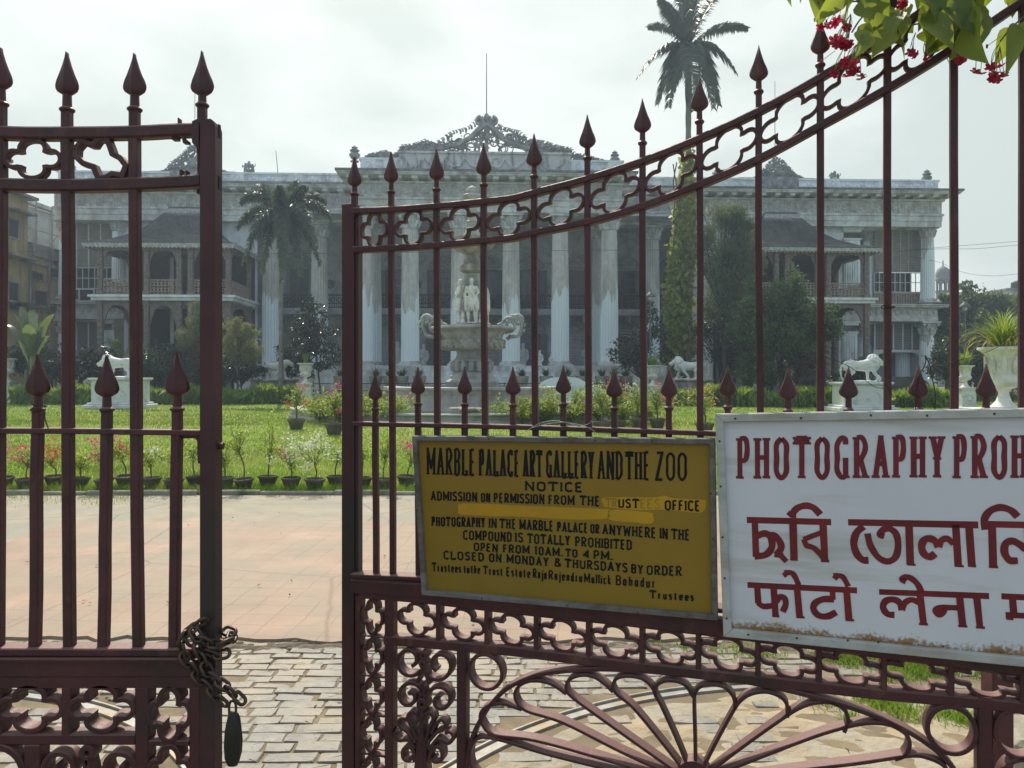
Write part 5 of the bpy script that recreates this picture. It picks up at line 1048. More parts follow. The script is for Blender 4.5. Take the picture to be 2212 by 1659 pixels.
# columns
NF = 20; flu = [1, .93, .91, .93]
def column(name, r, h, capm=stone):
    mb = MB(); prof = [(r*(1.0 if t < .3 else 1 - .14*((t-.3)/.7)**1.4), .32 + (h-.32-1.0)*t) for t in np.linspace(0, 1, 9)]
    mb.lathe(prof, NF*4, (0, 0, 0), lambda a, z: flu[int(round(a/(2*PI)*NF*4)) % 4])
    o = mb.build(name, colm, pal, False)
    mb = MB(); mb.box(-r*1.32, r*1.32, -r*1.32, r*1.32, 0, .12); mb.lathe([(r*1.28, .12), (r*1.32, .18), (r*1.22, .23), (r*1.1, .25), (r*1.16, .29), (r*1.06, .34)], 24); mb.build('base', stone, o, True, 50)
    mb = MB(); z0 = h - 1.02; q = r*.86
    mb.lathe([(q, z0-.04), (q*1.1, z0), (q*1.0, z0+.05), (q*1.02, z0+.4), (q*1.3, z0+.84)], 24)
    for row, (zz, hh, n_) in enumerate(((z0+.05, .42, 8), (z0+.3, .46, 8))):
        for k in range(n_):
            a = (k + .5*row)*2*PI/n_; rr = q*1.04
            mb.tube([(rr*math.cos(a)*f, rr*math.sin(a)*f, zz+hh*t) for f, t in ((1.0, 0), (1.06, .5), (1.2, .9), (1.36, .95), (1.4, .8))], [.10, .13, .11, .08, .05], 5)
    for k in range(4):
        a = PI/4 + k*PI/2; mb.ball((q*1.62*math.cos(a), q*1.62*math.sin(a), z0+.76), (.16, .16, .15), 8, 5)
    mb.box(-q*1.52, q*1.52, -q*1.52, q*1.52, z0+.86, z0+1.02); mb.build('capital', capm, o, True, 45)
    return o
c0 = column('column', .64, ZC-ZB); first = True
cols = [(u, -4) for u in (785, 886, 993, 1104, 1210, 1316)] + [(585, -.2), (690, -.2), (1407, -.2), (1476, -.2)] + [(806, -.6), (1296, -.6)]
for u, off in cols:
    o = c0 if first else copy_tree(c0, pal); first = False
    o.location = (X(u, off), off, ZB)
# wing order: smaller columns at the ends, two storeys
c1 = column('column', .5, 6.1); c1.location = (X(133, .2)+.3, .2, 7.25)
for u, off, z in ((257, .0, 7.25), (2004, .0, 7.25), (1877, 1.6, 7.25)): o = copy_tree(c1, pal); o.location = (X(u, off), off, z)
c2 = column('column', .56, 5.55)
c2.location = (X(133, .2)+.3, .2, .25)
for u, off in ((2002, .0), (1868, 1.6), (1950, 2.2)): o = copy_tree(c2, pal); o.location = (X(u, off), off, .25)
def pilaster(u0, u1, off, z0, z1, m=plaster):
    x0, x1 = X(u0, off), X(u1, off); mb = MB(); mb.box(x0, x1, off-.02, off+.3, z0, z1-.9); n = int((x1-x0)/.2)
    for i in range(n): a = x0+.08+i*(x1-x0-.16)/n; mb.box(a+.02, a+.12, off-.10, off-.02, z0+.5, z1-1.1)
    mb.box(x0-.06, x1+.06, off-.12, off+.3, z1-.9, z1-.78); mb.box(x0-.05, x1+.05, off-.16, off+.3, z1-.3, z1-.12); mb.box(x0-.18, x1+.18, off-.26, off+.3, z1-.12, z1)
    mb.box(x0-.08, x1+.08, off-.1, off+.3, z0, z0+.4)
    mb.build('pilaster', m, pal)
pilaster(1823, 1858, -.15, 7.25, 13.0); pilaster(1820, 1852, -.15, .3, 5.8); pilaster(225, 246, .3, .3, 5.8)
# mid cornice of the wings
for a, b in ((sL-.2, wb0+.2), (wb1-.3, sR)):
    mb = MB(); mb.box(a, b, -.45, 1.2, 5.8, 6.1); mb.box(a, b, -.4, 1.2, 6.1, 6.85); mb.box(a-.5, b+.5, -.95, 1.2, 6.85, 7.0); mb.box(a-.6, b+.6, -1.05, 1.2, 7.0, 7.08); n = int((b-a)/.5)
    for i in range(n): mb.ball((a+(i+.5)*(b-a)/n, -.42, 6.48), (.16, .1, .22), 6, 4)
    mb.build('string_course', friezem, pal)
# blinds, windows and panels in the end bays
def grid(name, x0, x1, z0, z1, y, nx, nz, w, m, parent, d=.06):
    mb = MB()
    for i in range(nx+1): c = x0+(x1-x0)*i/nx; mb.box(c-w/2, c+w/2, y-d, y, z0, z1)
    for k in range(nz+1): c = z0+(z1-z0)*k/nz; mb.box(x0-w/2, x1+w/2, y-d-.004, y-.004, c-w/2, c+w/2)
    return mb.build(name, m, parent)
def bay(u0, u1, off, nb, bl=blind):
    x0, x1 = X(u0, off), X(u1, off)
    mb = MB(); mb.box(x0, x1, off, off+.06, 9.75, 13.0); b = mb.build('blind', bl, pal)
    mb = MB()
    for i in range(nb+1): c = x0+(x1-x0)*i/nb; mb.box(c-.05, c+.05, off-.05, off-.002, 9.75, 13.0)
    mb.build('batten', whitewood, b)
    w = grid('window', x0, x1, 8.15, 9.7, off, nb*2, 2, .055, whitewood, pal); mb = MB(); mb.box(x0, x1, off+.08, off+.1, 8.15, 9.7); mb.build('pane', glass, w)
    return x0, x1
x0, x1 = bay(140, 244, .6, 4)
w = grid('window', x0, x0+(x1-x0)*.62, 7.2, 8.1, .55, 2, 1, .1, whitewood, pal); mb = MB(); mb.box(x0, x1, .62, .64, 7.2, 8.1); mb.build('pane', glass, w)
mb = MB(); mb.box(x0, x1, .6, .66, 2.6, 5.7); b = mb.build('blind', M('dim_blind', (.12, .12, .11), bump=.2), pal); grid('batten', x0, x1, 2.6, 5.7, .58, 4, 1, .1, whitewood, b)
x0, x1 = X(1889, .8), X(1990, .8)
mb = MB(); mb.box(x0, x1, .8, .86, 9.75, 13.0); b = mb.build('blind', blind, pal); mb = MB()
for i in range(1, 4): c = x0+(x1-x0)*(.38+.17*(i-1)); mb.box(c-.04, c+.04, .75, .798, 9.75, 13)
mb.build('batten', M('cane', (.36, .33, .28), bump=.1), b)
w = grid('window', x0, x1, 8.2, 9.7, .9, 9, 2, .05, whitewood, pal); mb = MB(); mb.box(x0, x0+(x1-x0)*.82, 1.0, 1.02, 8.2, 9.7); mb.build('pane', glass, w)
mb = MB(); mb.box(x0, x1, .95, 1.05, 7.1, 8.15)
for i in range(18): c = x0+(x1-x0)*(i+.5)/18; mb.box(c-.06, c+.06, .86, .95, 7.15, 8.05)
mb.box(x0, x1, .84, .95, 8.05, 8.2); mb.build('sill_panel', M('weathered_wood', (.30, .26, .21), rough=.9, var=.35, sc=5, st=(1, 1, .2), bump=.3), pal)
mb = MB(); mb.box(x0-.1, x1+.1, .8, .86, 3.65, 5.7); b = mb.build('blind', louvre('grey_cane_blind', (.2, .205, .2), 2.2), pal); mb = MB()
for i in range(6): c = x0+(x1-x0)*i/5; mb.box(c-.05, c+.05, .74, .798, 3.65, 5.7)
mb.build('batten', whitewood, b)
mb = MB(); zt = 3.65; mb.prism([(x0-.1, zt), (x0-.1, 2.3), (x0+.05, 2.3), (x0+.1, 2.9), (x0+.35, 3.3), (x0+.8, 3.45), (x1-.8, 3.45), (x1-.35, 3.3), (x1-.1, 2.9), (x1-.05, 2.3), (x1+.1, 2.3), (x1+.1, zt)], .76, .86); mb.build('arched_fascia', whitewood, pal)
# middle: balcony, railing, doors
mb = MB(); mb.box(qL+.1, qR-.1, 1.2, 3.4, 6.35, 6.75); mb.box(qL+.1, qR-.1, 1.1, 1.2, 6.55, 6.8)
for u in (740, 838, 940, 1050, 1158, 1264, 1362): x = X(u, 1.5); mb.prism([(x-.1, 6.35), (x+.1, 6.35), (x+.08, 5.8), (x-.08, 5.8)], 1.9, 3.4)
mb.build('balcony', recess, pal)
railm = M('black_ironwork', (.025, .025, .025), rough=.6, bump=0)
mb = MB(); a, b = qL+.1, qR-.1
for z in (6.85, 7.15, 7.75, 7.85): mb.box(a, b, 1.22, 1.27, z, z+.05)
n = int((b-a)/.17)
for i in range(n): x = a+(b-a)*(i+.5)/n; mb.box(x-.02, x+.02, 1.23, 1.26, 6.8, 7.85)
for i in range(int((b-a)/.5)):
    x = a+.25+i*.5; mb.tube([(x+.17*math.cos(t), 1.24, 7.45+.17*math.sin(t)) for t in np.arange(8)*2*PI/8], .03, 4, True)
mb.build('railing', railm, pal)
trimm = M('door_surround', (.34, .34, .31), rough=.9, var=.15, bump=.3)
def door(u, z0, z1, w, kind, ped=True, off=3.4):
    x = X(u, off); mb = MB()
    mb.box(x-w/2-.22, x-w/2, off-.12, off, z0, z1+.2); mb.box(x+w/2, x+w/2+.22, off-.12, off, z0, z1+.2); mb.box(x-w/2, x+w/2, off-.12, off, z1, z1+.2); mb.box(x-w/2-.4, x+w/2+.4, off-.3, off, z1+.2, z1+.34)
    d = mb.build('door', trimm, pal)
    if ped:
        mb = MB(); mb.tube([(x+t*(w/2+.35), off-.12, z1+.38+.75*(1-t*t)) for t in np.linspace(-1, 1, 14)], .09, 5)
        for sg in (-1, 1): mb.tube([(q[0], off-.1, q[1]) for q in spiral((x+sg*.4, z1+.62), .26, 1.1, PI/2, sg, 12, .3)], .07, 5)
        mb.ball((x, off-.1, z1+.75), (.2, .12, .26), 8, 5); mb.build('pediment', trimm, d)
    mb = MB()
    if kind == 'open':
        mb.box(x-w/2, x+w/2, off-.03, off-.01, z0, z1); mb.build('pane', glass, d)
        mb = MB()
        for sg in (-1, 1): mb.box(x+sg*(w/2+.25)-.28, x+sg*(w/2+.25)+.28, off-.22, off-.17, z0+.05, z1-.05)
        mb.build('shutter', shutter, d)
        grid('glazing', x-w*.2, x+w*.48, z0+.2, z1-.1, off-.04, 2, 5, .05, shutter, d, .03)
    else:
        mb.box(x-w/2, x-.02, off-.09, off-.03, z0, z1); mb.box(x+.02, x+w/2, off-.09, off-.03, z0, z1); mb.build('shutter', shut_l if kind == 'light' else shutter, d)
for u, k in ((648, 'dark'), (853, 'open'), (958, 'open'), (1050, 'open'), (1146, 'open'), (1245, 'dark'), (1352, 'open'), (1452, 'dark')): door(u, 6.8, 10.1, 1.5, k)
for u, k in ((648, 'dark'), (853, 'light'), (957, 'open'), (1050, 'light'), (1146, 'open'), (1245, 'light'), (1352, 'dark'), (1452, 'dark')): door(u, ZB+.02, 5.0, 1.6, k)
for u in (714, 818, 900, 1000, 1098, 1200, 1300):          # round plaques and wall busts between the doors
    x = X(u, 3.4); mb = MB(); mb.lathe([(.34, 0), (.38, .05), (.3, .1), (.2, .06), (.001, .1)], 16); mb.xf(Matrix.Translation((x, 3.4, 8.9)) @ Matrix.Rotation(PI/2, 4, 'X')); mb.build('plaque', dark_top, pal)
def bust(u, off, z, h):
    x = X(u, off); sculpt('statue', [[(x, off, z+.1*h, .14*h), (x, off, z+.4*h, .12*h), (x, off, z+.62*h, .15*h), (x, off, z+.78*h, .07*h), (x, off-.01, z+.9*h, .085*h)], [(x-.15*h, off, z+.66*h, .06*h), (x-.2*h, off-.03*h, z+.45*h, .05*h), (x-.08*h, off-.13*h, z+.4*h, .045*h)], [(x+.15*h, off, z+.66*h, .06*h), (x+.2*h, off, z+.42*h, .05*h), (x+.17*h, off-.05*h, z+.28*h, .045*h)]], [((x, off, z+.03), (.2*h, .2*h, .05*h))], .04, whitewood, pal, it=1)
for u, off, z, h in ((1130, 1.0, ZB, 1.9), (1166, -5.3, ZB, 1.1), (858, .5, ZB, 2.0), (915, -.5, ZB, 1.7), (1268, .8, ZB, 1.9), (1190, -5.2, ZB, .8)): bust(u, off, z, h)
# chinoiserie pavilions on the wings
tile_m = M('pavilion_roof_tin', (.085, .095, .095), rough=.75, var=.3, sc=4, col2=(.14, .145, .14), sc2=1.6, thr=.55, st=(1, 1, .3), bump=.3, bsc=10, dist=.02)
roof_patch = M('lichen_roof', (.36, .37, .36), rough=.9, var=.4, sc=6, bump=.4, bsc=20)
def pavilion(us, u_eave, wc, nm):
    off = -5.2; xs = [X(u, off) for u in us]; e0, e1 = X(u_eave[0], off-.6), X(u_eave[1], off-.6); cx = (e0+e1)/2; w2 = (e1-e0)/2; zs = 7.0
    sl = MB(); sl.box(xs[0]-.45, xs[-1]+.45, off-.4, -.02, zs-.32, zs); sl.box(xs[0]-.6, xs[-1]+.6, off-.55, -.02, zs-.10, zs+.06); slab = sl.build('balcony', plaster, pal)
    # roof: concave hipped sheet from the eave up to a short ridge against the wall
    prof = [(1, 10.55), (.8, 10.9), (.6, 11.5), (.45, 12.2), (.33, 13.0), (.26, 13.5), (.22, 13.9)]; V = []; r = MB(); tw_ = .24
    for t, z in prof: hw = w2*t; yf = -.03 + (off-.6)*t*.98; V += [(cx-hw, -.03, z), (cx-hw, yf, z), (cx+hw, yf, z), (cx+hw, -.03, z)]
    n = len(prof); F = [(i*4+k, i*4+k+1, (i+1)*4+k+1, (i+1)*4+k) for i in range(n-1) for k in range(3)] + [(4*n-4, 4*n-3, 4*n-2, 4*n-1)]
    r.add(V, F); r.add([(a, b, c-.12) for a, b, c in V[:4]], [(3, 2, 1, 0)])
    m_ = 46
    for i in range(m_):                            # standing seams
        s_ = (i+.5)/m_*2-1
        r.tube([(cx+s_*w2*t, -.03+(off-.6)*t*.98 - .02, z+.02) for t, z in prof], .03, 4)
    rf = r.build('roof', tile_m, pal, False)
    p = MB(); V = [(cx+sg*w2*t*k, -.03+(off-.6)*t*.98-.06, z+.03) for t, z in ((.235, 13.75), (.27, 13.4), (.30, 13.15)) for sg, k in ((-1, 1), (1, 1))]; p.add(V, [(0, 1, 3, 2), (2, 3, 5, 4)]); p.build('lichen_patch', roof_patch, rf)
    val = MB(); n = int((e1-e0)/.26)                # scalloped valance under the eave
    for i in range(n):
        a = e0+(e1-e0)*i/n; b = a+(e1-e0)/n; ym = off-.6
        val.add([(a, ym, 10.52), (b, ym, 10.52), (b, ym, 10.28), ((a+b)/2, ym, 10.16), (a, ym, 10.28), (a, ym+.04, 10.52), (b, ym+.04, 10.52), (b, ym+.04, 10.28), ((a+b)/2, ym+.04, 10.16), (a, ym+.04, 10.28)], [(0, 1, 2, 3, 4), (9, 8, 7, 6, 5), (4, 3, 8, 9), (3, 2, 7, 8)])
    for sx in (e0, e1):
        for i in range(20): a = off-.6+(-off+.5)*i/20; b = a+.28; val.box(sx-.02, sx+.02, a, b-.03, 10.22, 10.52)
    val.build('valance', M('pale_valance', (.38, .38, .35), rough=.9, var=.5, sc=8, bump=.3), rf)
    def pillar(x, y, z0, z1, w=.21):
        q = MB(); q.box(x-w, x+w, y-w, y+w, z0, z0+.35); q.box(x-w*.75, x+w*.75, y-w*.75, y+w*.75, z0+.35, z1-.3); q.box(x-w, x+w, y-w, y+w, z1-.3, z1)
        for k in range(int((z1-z0-.7)/.42)): q.ball((x, y-w*.8, z0+.55+k*.42), (w*.55, .07, .17), 6, 4)
        q.build('pillar', carved, pal)
    pos = []
    for i, x in enumerate(xs):
        pos += [x] if i in (0, len(xs)-1) else [x-.38, x+.38]
    for x in pos:
        pillar(x, off, zs, 10.4); pillar(x, off, .25, zs-.32)
    for x in (xs[0], xs[-1]): pillar(x, -.6, zs, 10.4); pillar(x, -.6, .25, zs-.32)
    def arch(xa, xb, y, zt, rise, name='arch_screen', along='x', pw=5.5):   # cusped arch panel between two pillars
        q = MB(); n = 36; V = []
        for i in range(n+1):
            t = i/n; x = xa+(xb-xa)*t; d = abs(2*t-1); c = 1-d**pw; cus = .13*abs(math.sin(t*PI*6)); z = zt-rise*(1-c)-.26-cus*(.3+.7*d)
            V += [(x, z), (x, zt)]
        for yy, flip in ((0, 0), (.1, 1)):
            P3 = [(a, y+yy, b) if along == 'x' else (y+yy, a, b) for a, b in V]; q.add(P3, [(2*i, 2*i+2, 2*i+3, 2*i+1) for i in range(n)])
        P3 = [(a, y+yy, b) if along == 'x' else (y+yy, a, b) for a, b in V[::2] for yy in (0, .1)]; q.add(P3, [(2*i, 2*i+1, 2*i+3, 2*i+2) for i in range(n)])
        q.build(name, carved, pal)
    gaps = []
    for i in range(len(xs)-1):
        a = xs[i] + (.2 if i == 0 else .6); b = xs[i+1] - (.2 if i == len(xs)-2 else .6); gaps.append((a, b))
    for a, b in gaps:
        arch(a, b, off-.02, 10.4, .75); arch(a, b, off-.02, zs-.32, 1.35, pw=3.2)
    for x in (xs[0], xs[-1]): arch(off+.3, -.85, x-.05, 10.4, .75, along='y'); arch(off+.3, -.85, x-.05, zs-.32, 1.35, along='y', pw=3.2)
    def lattice(a, b, y, along='x'):
        q = MB(); z0, z1 = zs+.08, zs+1.15; n = max(3, int((b-a)/.24))
        def bx(x0_, x1_, z0_, z1_, d=.05):
            if along == 'x': q.box(x0_, x1_, y, y+d, z0_, z1_)
            else: q.box(y, y+d, x0_, x1_, z0_, z1_)
        bx(a, b, z1-.08, z1); bx(a, b, z0, z0+.1)
        for i in range(n+1): c = a+(b-a)*i/n; bx(c-.025, c+.025, z0, z1)
        for i in range(n):
            c = a+(b-a)*(i+.5)/n
            for zc in (z0+.36, z0+.76):
                for k in range(6):
                    t = k*PI/3; p_ = [(c+.1*math.cos(t), y+.02, zc+.14*math.sin(t)), (c+.1*math.cos(t+PI/3), y+.02, zc+.14*math.sin(t+PI/3))]
                    if along != 'x': p_ = [(b_, a_, c_) for a_, b_, c_ in p_]
                    q.tube(p_, .032, 4, cap=False)
        q.build('lattice_railing', M('lattice_wood', (.32, .26, .2), rough=.9, var=.3, bump=0), pal)
    for a, b in gaps: lattice(a, b, off)
    for x in (xs[0], xs[-1]): lattice(off+.3, -.85, x, 'y')
    # dark sheets over the wall behind, painting in the deep gallery's shade
    for i, (a, b) in enumerate(gaps):
        q = MB(); q.box(a-.45, b+.45, -.06, -.02, zs+.06, 10.5); q.build('shade_sheet', dark, pal); q = MB(); q.box(a-.45, b+.45, -.06, -.02, .3, 6.6); q.build('shade_sheet', dark, pal)
pavilion((217, 305, 400, 494), (177, 506), 0, 'left'); pavilion((1597, 1688, 1777, 1871), (1577, 1906), 0, 'right')
# ================================================================== NEIGHBOURS
yw = M('yellow_plaster', (.46, .35, .17), rough=.9, var=.15, sc=.8, col2=(.22, .18, .12), sc2=.7, thr=.56, soft=.12, st=(1, 1, .35), bump=.3, bsc=8, col3=(.10, .09, .07), sc3=.8, thr3=.66, st3=(2, 2, .2))
oldc = M('mouldy_concrete', (.30, .28, .24), rough=.95, var=.3, sc=1.5, col2=(.1, .1, .09), sc2=.8, thr=.53, st=(1, 1, .4), bump=.4, bsc=10)
BX = -33.6
yb = thing('apartment_house', 'ochre yellow plastered house with barred windows and concrete sunshades behind the left gate leaf', 'house', (BX, 40, 0))
def by(u): return BX*FP/(u-CU) - 40                # along-wall distance for a picture column
def bz_(u, v): return EYE - (v-HZ)/FP*(BX*FP/(u-CU))
y1, y2, y3 = by(-120), by(60), by(129)
ztop, zlow = bz_(13, 415), bz_(100, 560)
mb = MB(); mb.box(-9, 0, y1, y2, 0, ztop); mb.box(-9, -.05, y2, y3, 0, zlow); mb.build('wall', yw, yb)
mb = MB(); mb.box(-9.2, .6, y1, y2+.3, ztop, ztop+.18); mb.box(-6, -.3, y1, y2-1.2, ztop+.18, ztop+1.1); mb.box(-9, .12, y2, y3+.2, zlow, zlow+.9); mb.build('parapet', oldc, yb)
mb = MB(); a, b = by(14), by(44); mb.box(-4, -.8, a, b, ztop+1.1, ztop+2.4); mb.box(-4.2, -.6, a-.2, b+.2, ztop+2.4, ztop+2.6); mb.build('roof_tank_room', oldc, yb)
for v in (462, 560, 660):
    mb = MB(); z = bz_(30, v-4); mb.box(0, .7, by(-60), by(60), z, z+.12); mb.build('sunshade', oldc, yb)
    mb = MB(); z = bz_(30, v+98); mb.box(0, .12, y1, y3, z, z+.25); mb.build('string_course', oldc, yb)
gr = M('green_shutter', (.08, .09, .08), rough=.8, var=.3, bump=.2)
for u0, u1, v0, v1 in ((17, 38, 474, 512), (-30, 0, 470, 512), (18, 38, 612, 668), (74, 100, 630, 668), (108, 130, 580, 600), (70, 92, 590, 604), (-20, 4, 610, 680), (112, 128, 560, 580)):
    a, b = by(u0), by(u1); z1_, z0_ = bz_((u0+u1)/2, v0), bz_((u0+u1)/2, v1)
    mb = MB(); mb.box(.0, .07, a-.1, b+.1, z0_-.1, z0_); mb.box(0, .07, a-.1, b+.1, z1_, z1_+.1); mb.box(0, .07, a-.1, a, z0_, z1_); mb.box(0, .07, b, b+.1, z0_, z1_); w = mb.build('window', oldc, yb)
    mb = MB(); mb.box(.005, .02, a, b, z0_, z1_); mb.build('pane', gr, w); mb = MB()
    for k in range(6): c = a+(b-a)*(k+.5)/6; mb.box(.03, .05, c-.02, c+.02, z0_, z1_)
    mb.build('bars', railm, w)
for u in (62, 103): mb = MB(); mb.tube([(.12, by(u), 0), (.12, by(u), zlow+.6)], .07, 6); mb.build('drainpipe', oldc, yb)
wbm = M('dirty_whitewash', (.50, .52, .52), rough=.9, var=.2, sc=1, col2=(.26, .26, .25), sc2=.7, thr=.55, st=(1, 1, .35), bump=.3, bsc=8)
wb = thing('apartment_house', 'dirty white house with bamboo scaffolding poles between the yellow house and the palace', 'house', (-39, 60, 0))
mb = MB(); mb.box(-10, 0, -4, 16, 0, 15.4); mb.box(-10.2, .5, -4.2, 16.2, 15.4, 15.7); mb.build('wall', wbm, wb)
mb = MB()
for k in range(9):
    y = -3+k*2.1; mb.tube([(.9, y, 9), (.9, y, 15.6)], .06, 5)
for z in (10, 11.6, 13.2, 14.9): mb.tube([(.9, -4, z), (.9, 16, z+.3)], .05, 5)
for k in range(6): mb.tube([(.95, -3+k*3, 9.5), (.95, k*3+1, 13.4)], .04, 5)
mb.build('scaffold_poles', M('bamboo', (.32, .29, .22), bump=0), wb)
for k in range(5):
    y = -2+k*3; mb = MB(); mb.box(.0, .05, y, y+1.3, 10.2, 12); mb.build('window', gr, wb)
fb = P(2198, 640, 120)
ob = thing('apartment_house', 'distant pale flat-roofed building with a water tank at the far right edge', 'house', (fb[0], 120, 0))
mb = MB(); mb.box(-1.5, 12, 0, 9, 0, EYE-(628-HZ)/FP*120); mb.build('wall', wbm, ob); mb = MB(); zt = EYE-(628-HZ)/FP*120; mb.box(-1.8, 12.3, -.3, 9.3, zt, zt+.4); mb.build('roof', oldc, ob)
mb = MB(); mb.lathe([(.8, 0), (.85, .1), (.8, 1.1), (.3, 1.4), (.01, 1.45)], 14, (1.2, 2, zt+.4)); mb.build('water_tank', railm, ob, True)
for k in range(3): mb = MB(); mb.box(1+k*3, 2.4+k*3, -.05, -.01, zt-3.4, zt-1.2); mb.build('window', gr, ob)
# minaret
mY = 110; mp_ = P(2037, 640, mY); k = mY/FP
mi = thing('minaret', 'grey minaret with an arcaded lantern and onion dome rising beyond the trees at right', 'minaret', (mp_[0], mY, 0))
mgrey = M('minaret_plaster', (.24, .25, .26), rough=.9, var=.2, sc=2, bump=.2)
zz = lambda v: EYE-(v-HZ)/FP*mY
mb = MB(); mb.lathe([(.95, 0), (.95, zz(632)), (1.05, zz(630)), (1.05, zz(628))], 10); mb.build('shaft', mgrey, mi)
mb = MB(); mb.lathe([(.9, zz(610)), (.95, zz(606)), (1.05, zz(604)), (.95, zz(600)), (.98, zz(596)), (.98, zz(592)), (.86, zz(584)), (.6, zz(579)), (.25, zz(576)), (.06, zz(573)), (.12, zz(571)), (.04, zz(569)), (.1, zz(566)), (.02, zz(562)), (.01, zz(556))], 16); mb.build('dome', mgrey, mi, True, 50)
mb = MB()
for q in range(8):
    a = q*PI/4; mb.tube([(.82*math.cos(a), .82*math.sin(a), zz(630)), (.82*math.cos(a), .82*math.sin(a), zz(608))], .13, 5)
mb.lathe([(.92, zz(611)), (.92, zz(608))], 10); mb.build('lantern_columns', mgrey, mi)
# ================================================================== FOUNTAIN
marble = M('old_marble', (.39, .40, .385), rough=.7, var=.14, sc=2.5, col2=(.25, .245, .22), sc2=1.8, thr=.53, soft=.13, st=(1, 1, .5), bump=.3, bsc=16, dist=.02, col3=(.16, .155, .14), sc3=2.6, thr3=.66, st3=(1.5, 1.5, .4))
marbled = M('stained_marble', (.34, .32, .27), rough=.8, var=.2, sc=3, col2=(.14, .13, .11), sc2=2, thr=.54, soft=.12, st=(1, 1, .4), bump=.5, bsc=14, dist=.03)
white = M('white_marble', (.62, .65, .65), rough=.55, var=.07, sc=3, col2=(.40, .41, .39), sc2=3, thr=.6, soft=.1, bump=.15, bsc=20, dist=.01)
FX, FY = (1020-CU)/FP*31.4, 31.4
ft = thing('fountain', 'tiered marble fountain with statues round its shaft standing in a low basin', 'fountain', (FX, FY, 0))
mb = MB(); mb.lathe([(6.5, .0), (7.25, .0), (7.25, .12), (7.1, .2), (7.1, .28), (7.22, .33), (7.22, .38), (6.75, .38), (6.55, .1)], 72); mb.build('outer_kerb', marble, ft, True, 35)
lob = lambda a, z: 1 + .045*abs(math.cos(4*a+.4)) - .02
mb = MB(); mb.lathe([(3.35, .05), (3.4, .3), (3.3, .38), (3.22, .5), (3.26, .85), (3.36, .95), (3.4, 1.02), (3.56, 1.08), (3.58, 1.16), (3.0, 1.18), (2.95, .8)], 96, rf=lob); mb.build('pool_wall', marble, ft, True, 35)
mb = MB(); mb.lathe([(3.0, .9), (.1, .9)], 40); mb.build('water', M('pool_water', (.05, .06, .05), rough=.08, bump=.1), ft)
k = .00619; z0 = lambda y: EYE + (HZ-(378+y*.3255))*31.4/FP
pr = lambda L: [(r*k, z0(y)) for r, y in L]
mb = MB(); mb.lathe([(1.1, .6)] + pr([(178, 1415), (178, 1372), (172, 1366), (150, 1352), (148, 1335), (134, 1325), (130, 1310), (122, 1300)]), 8); mb.lathe(pr([(126, 1302), (118, 1292), (114, 1270), (118, 1246), (128, 1238), (126, 1228), (108, 1214), (102, 1190), (106, 1166), (112, 1160)]), 40); mb.build('pedestal', marble, ft, True, 35)
mb = MB()
for i in range(16):
    a = i*PI/8; r = 120*k
    mb.tube([(r*math.cos(a)*f, r*math.sin(a)*f, z0(y)) for f, y in ((1.0, 1300), (1.04, 1276), (1.06, 1250), (1.16, 1240))], [.13, .16, .13, .07], 5)
mb.build('acanthus_collar', marble, ft, True)
glob = lambda a, z: 1 + .018*math.cos(28*a)*(1 if z0(1165) < z < z0(1092) else 0)
mb = MB(); mb.lathe(pr([(100, 1168), (190, 1164), (206, 1150), (214, 1128), (213, 1108), (200, 1094), (192, 1090), (196, 1084), (208, 1060), (226, 1044), (256, 1034), (276, 1028), (279, 1018), (274, 1010), (262, 1012), (200, 1026), (60, 1030)]), 112, rf=glob); mb.build('bowl', marble, ft, True, 40)
mb = MB(); n = 22
for i in range(n):
    a = i*2*PI/n; r = 212*k
    mb.tube([(r*math.cos(a+d), r*math.sin(a+d), z0(y)) for d, y in ((-.1, 1120), (-.05, 1104), (.02, 1112), (.08, 1132), (.13, 1118))], [.05, .08, .07, .06, .04], 5); mb.ball((r*1.02*math.cos(a+.14), r*1.02*math.sin(a+.14), z0(1142)), .06, 6, 4)
mb.build('carved_band', marbled, ft, True)
for sg in (-1, 1):                                 # big acanthus scrolls on the bowl
    mb = MB(); c = (sg*248*k, z0(1000)); 
    q = spiral(c, .36, 1.6, PI*.5, sg*1, 34, .12); mb.tube([(p[0], 0, p[1]) for p in q], np.linspace(.05, .075, len(q)), 7)
    for yy in (-.09, .09): mb.tube([(p[0], yy, p[1]) for p in q[:26]], .035, 5)
    q = spiral((sg*(248+58)*k, z0(965)), .24, 1.1, PI if sg > 0 else 0, -sg, 20, .3); mb.tube([(p[0], .04, p[1]) for p in q], .085, 6)
    mb.tube(cr([(sg*c_*k, 0, z0(y)) for c_, y in ((230, 1092), (255, 1075), (300, 1068), (322, 1030), (330, 990), (312, 958), (270, 946), (235, 962))], 4), np.linspace(.085, .05, 29), 7)
    mb.tube(cr([(sg*c_*k, 0, z0(y)) for c_, y in ((200, 1010), (190, 990), (170, 998))], 4), .07, 6)
    for t in range(12): a = t*PI/6; mb.tube([(sg*280*k+.40*math.cos(a+d)*f, 0, z0(1003)+.42*math.sin(a+d)*f) for f, d in ((.95, 0), (1.1, .1), (1.12, .3))], [.06, .05, .02], 5)
    mb.build('scroll_handle', marble, ft, True, 70)
mb = MB(); mb.box(-.74, .74, -.74, .74, z0(1012), z0(996)); mb.box(-.62, .62, -.62, .62, z0(996), z0(986)); mb.box(-.27, .27, -.27, .27, z0(986), z0(668)); mb.box(-.33, .33, -.33, .33, z0(986), z0(972))
for sx in (-1, 1):
    for sy in (-1, 1): mb.box(sx*.27-.05, sx*.27+.05, sy*.27-.05, sy*.27+.05, z0(972), z0(672))
mb.box(-.32, .32, -.32, .32, z0(672), z0(660)); mb.build('pillar', marble, ft)
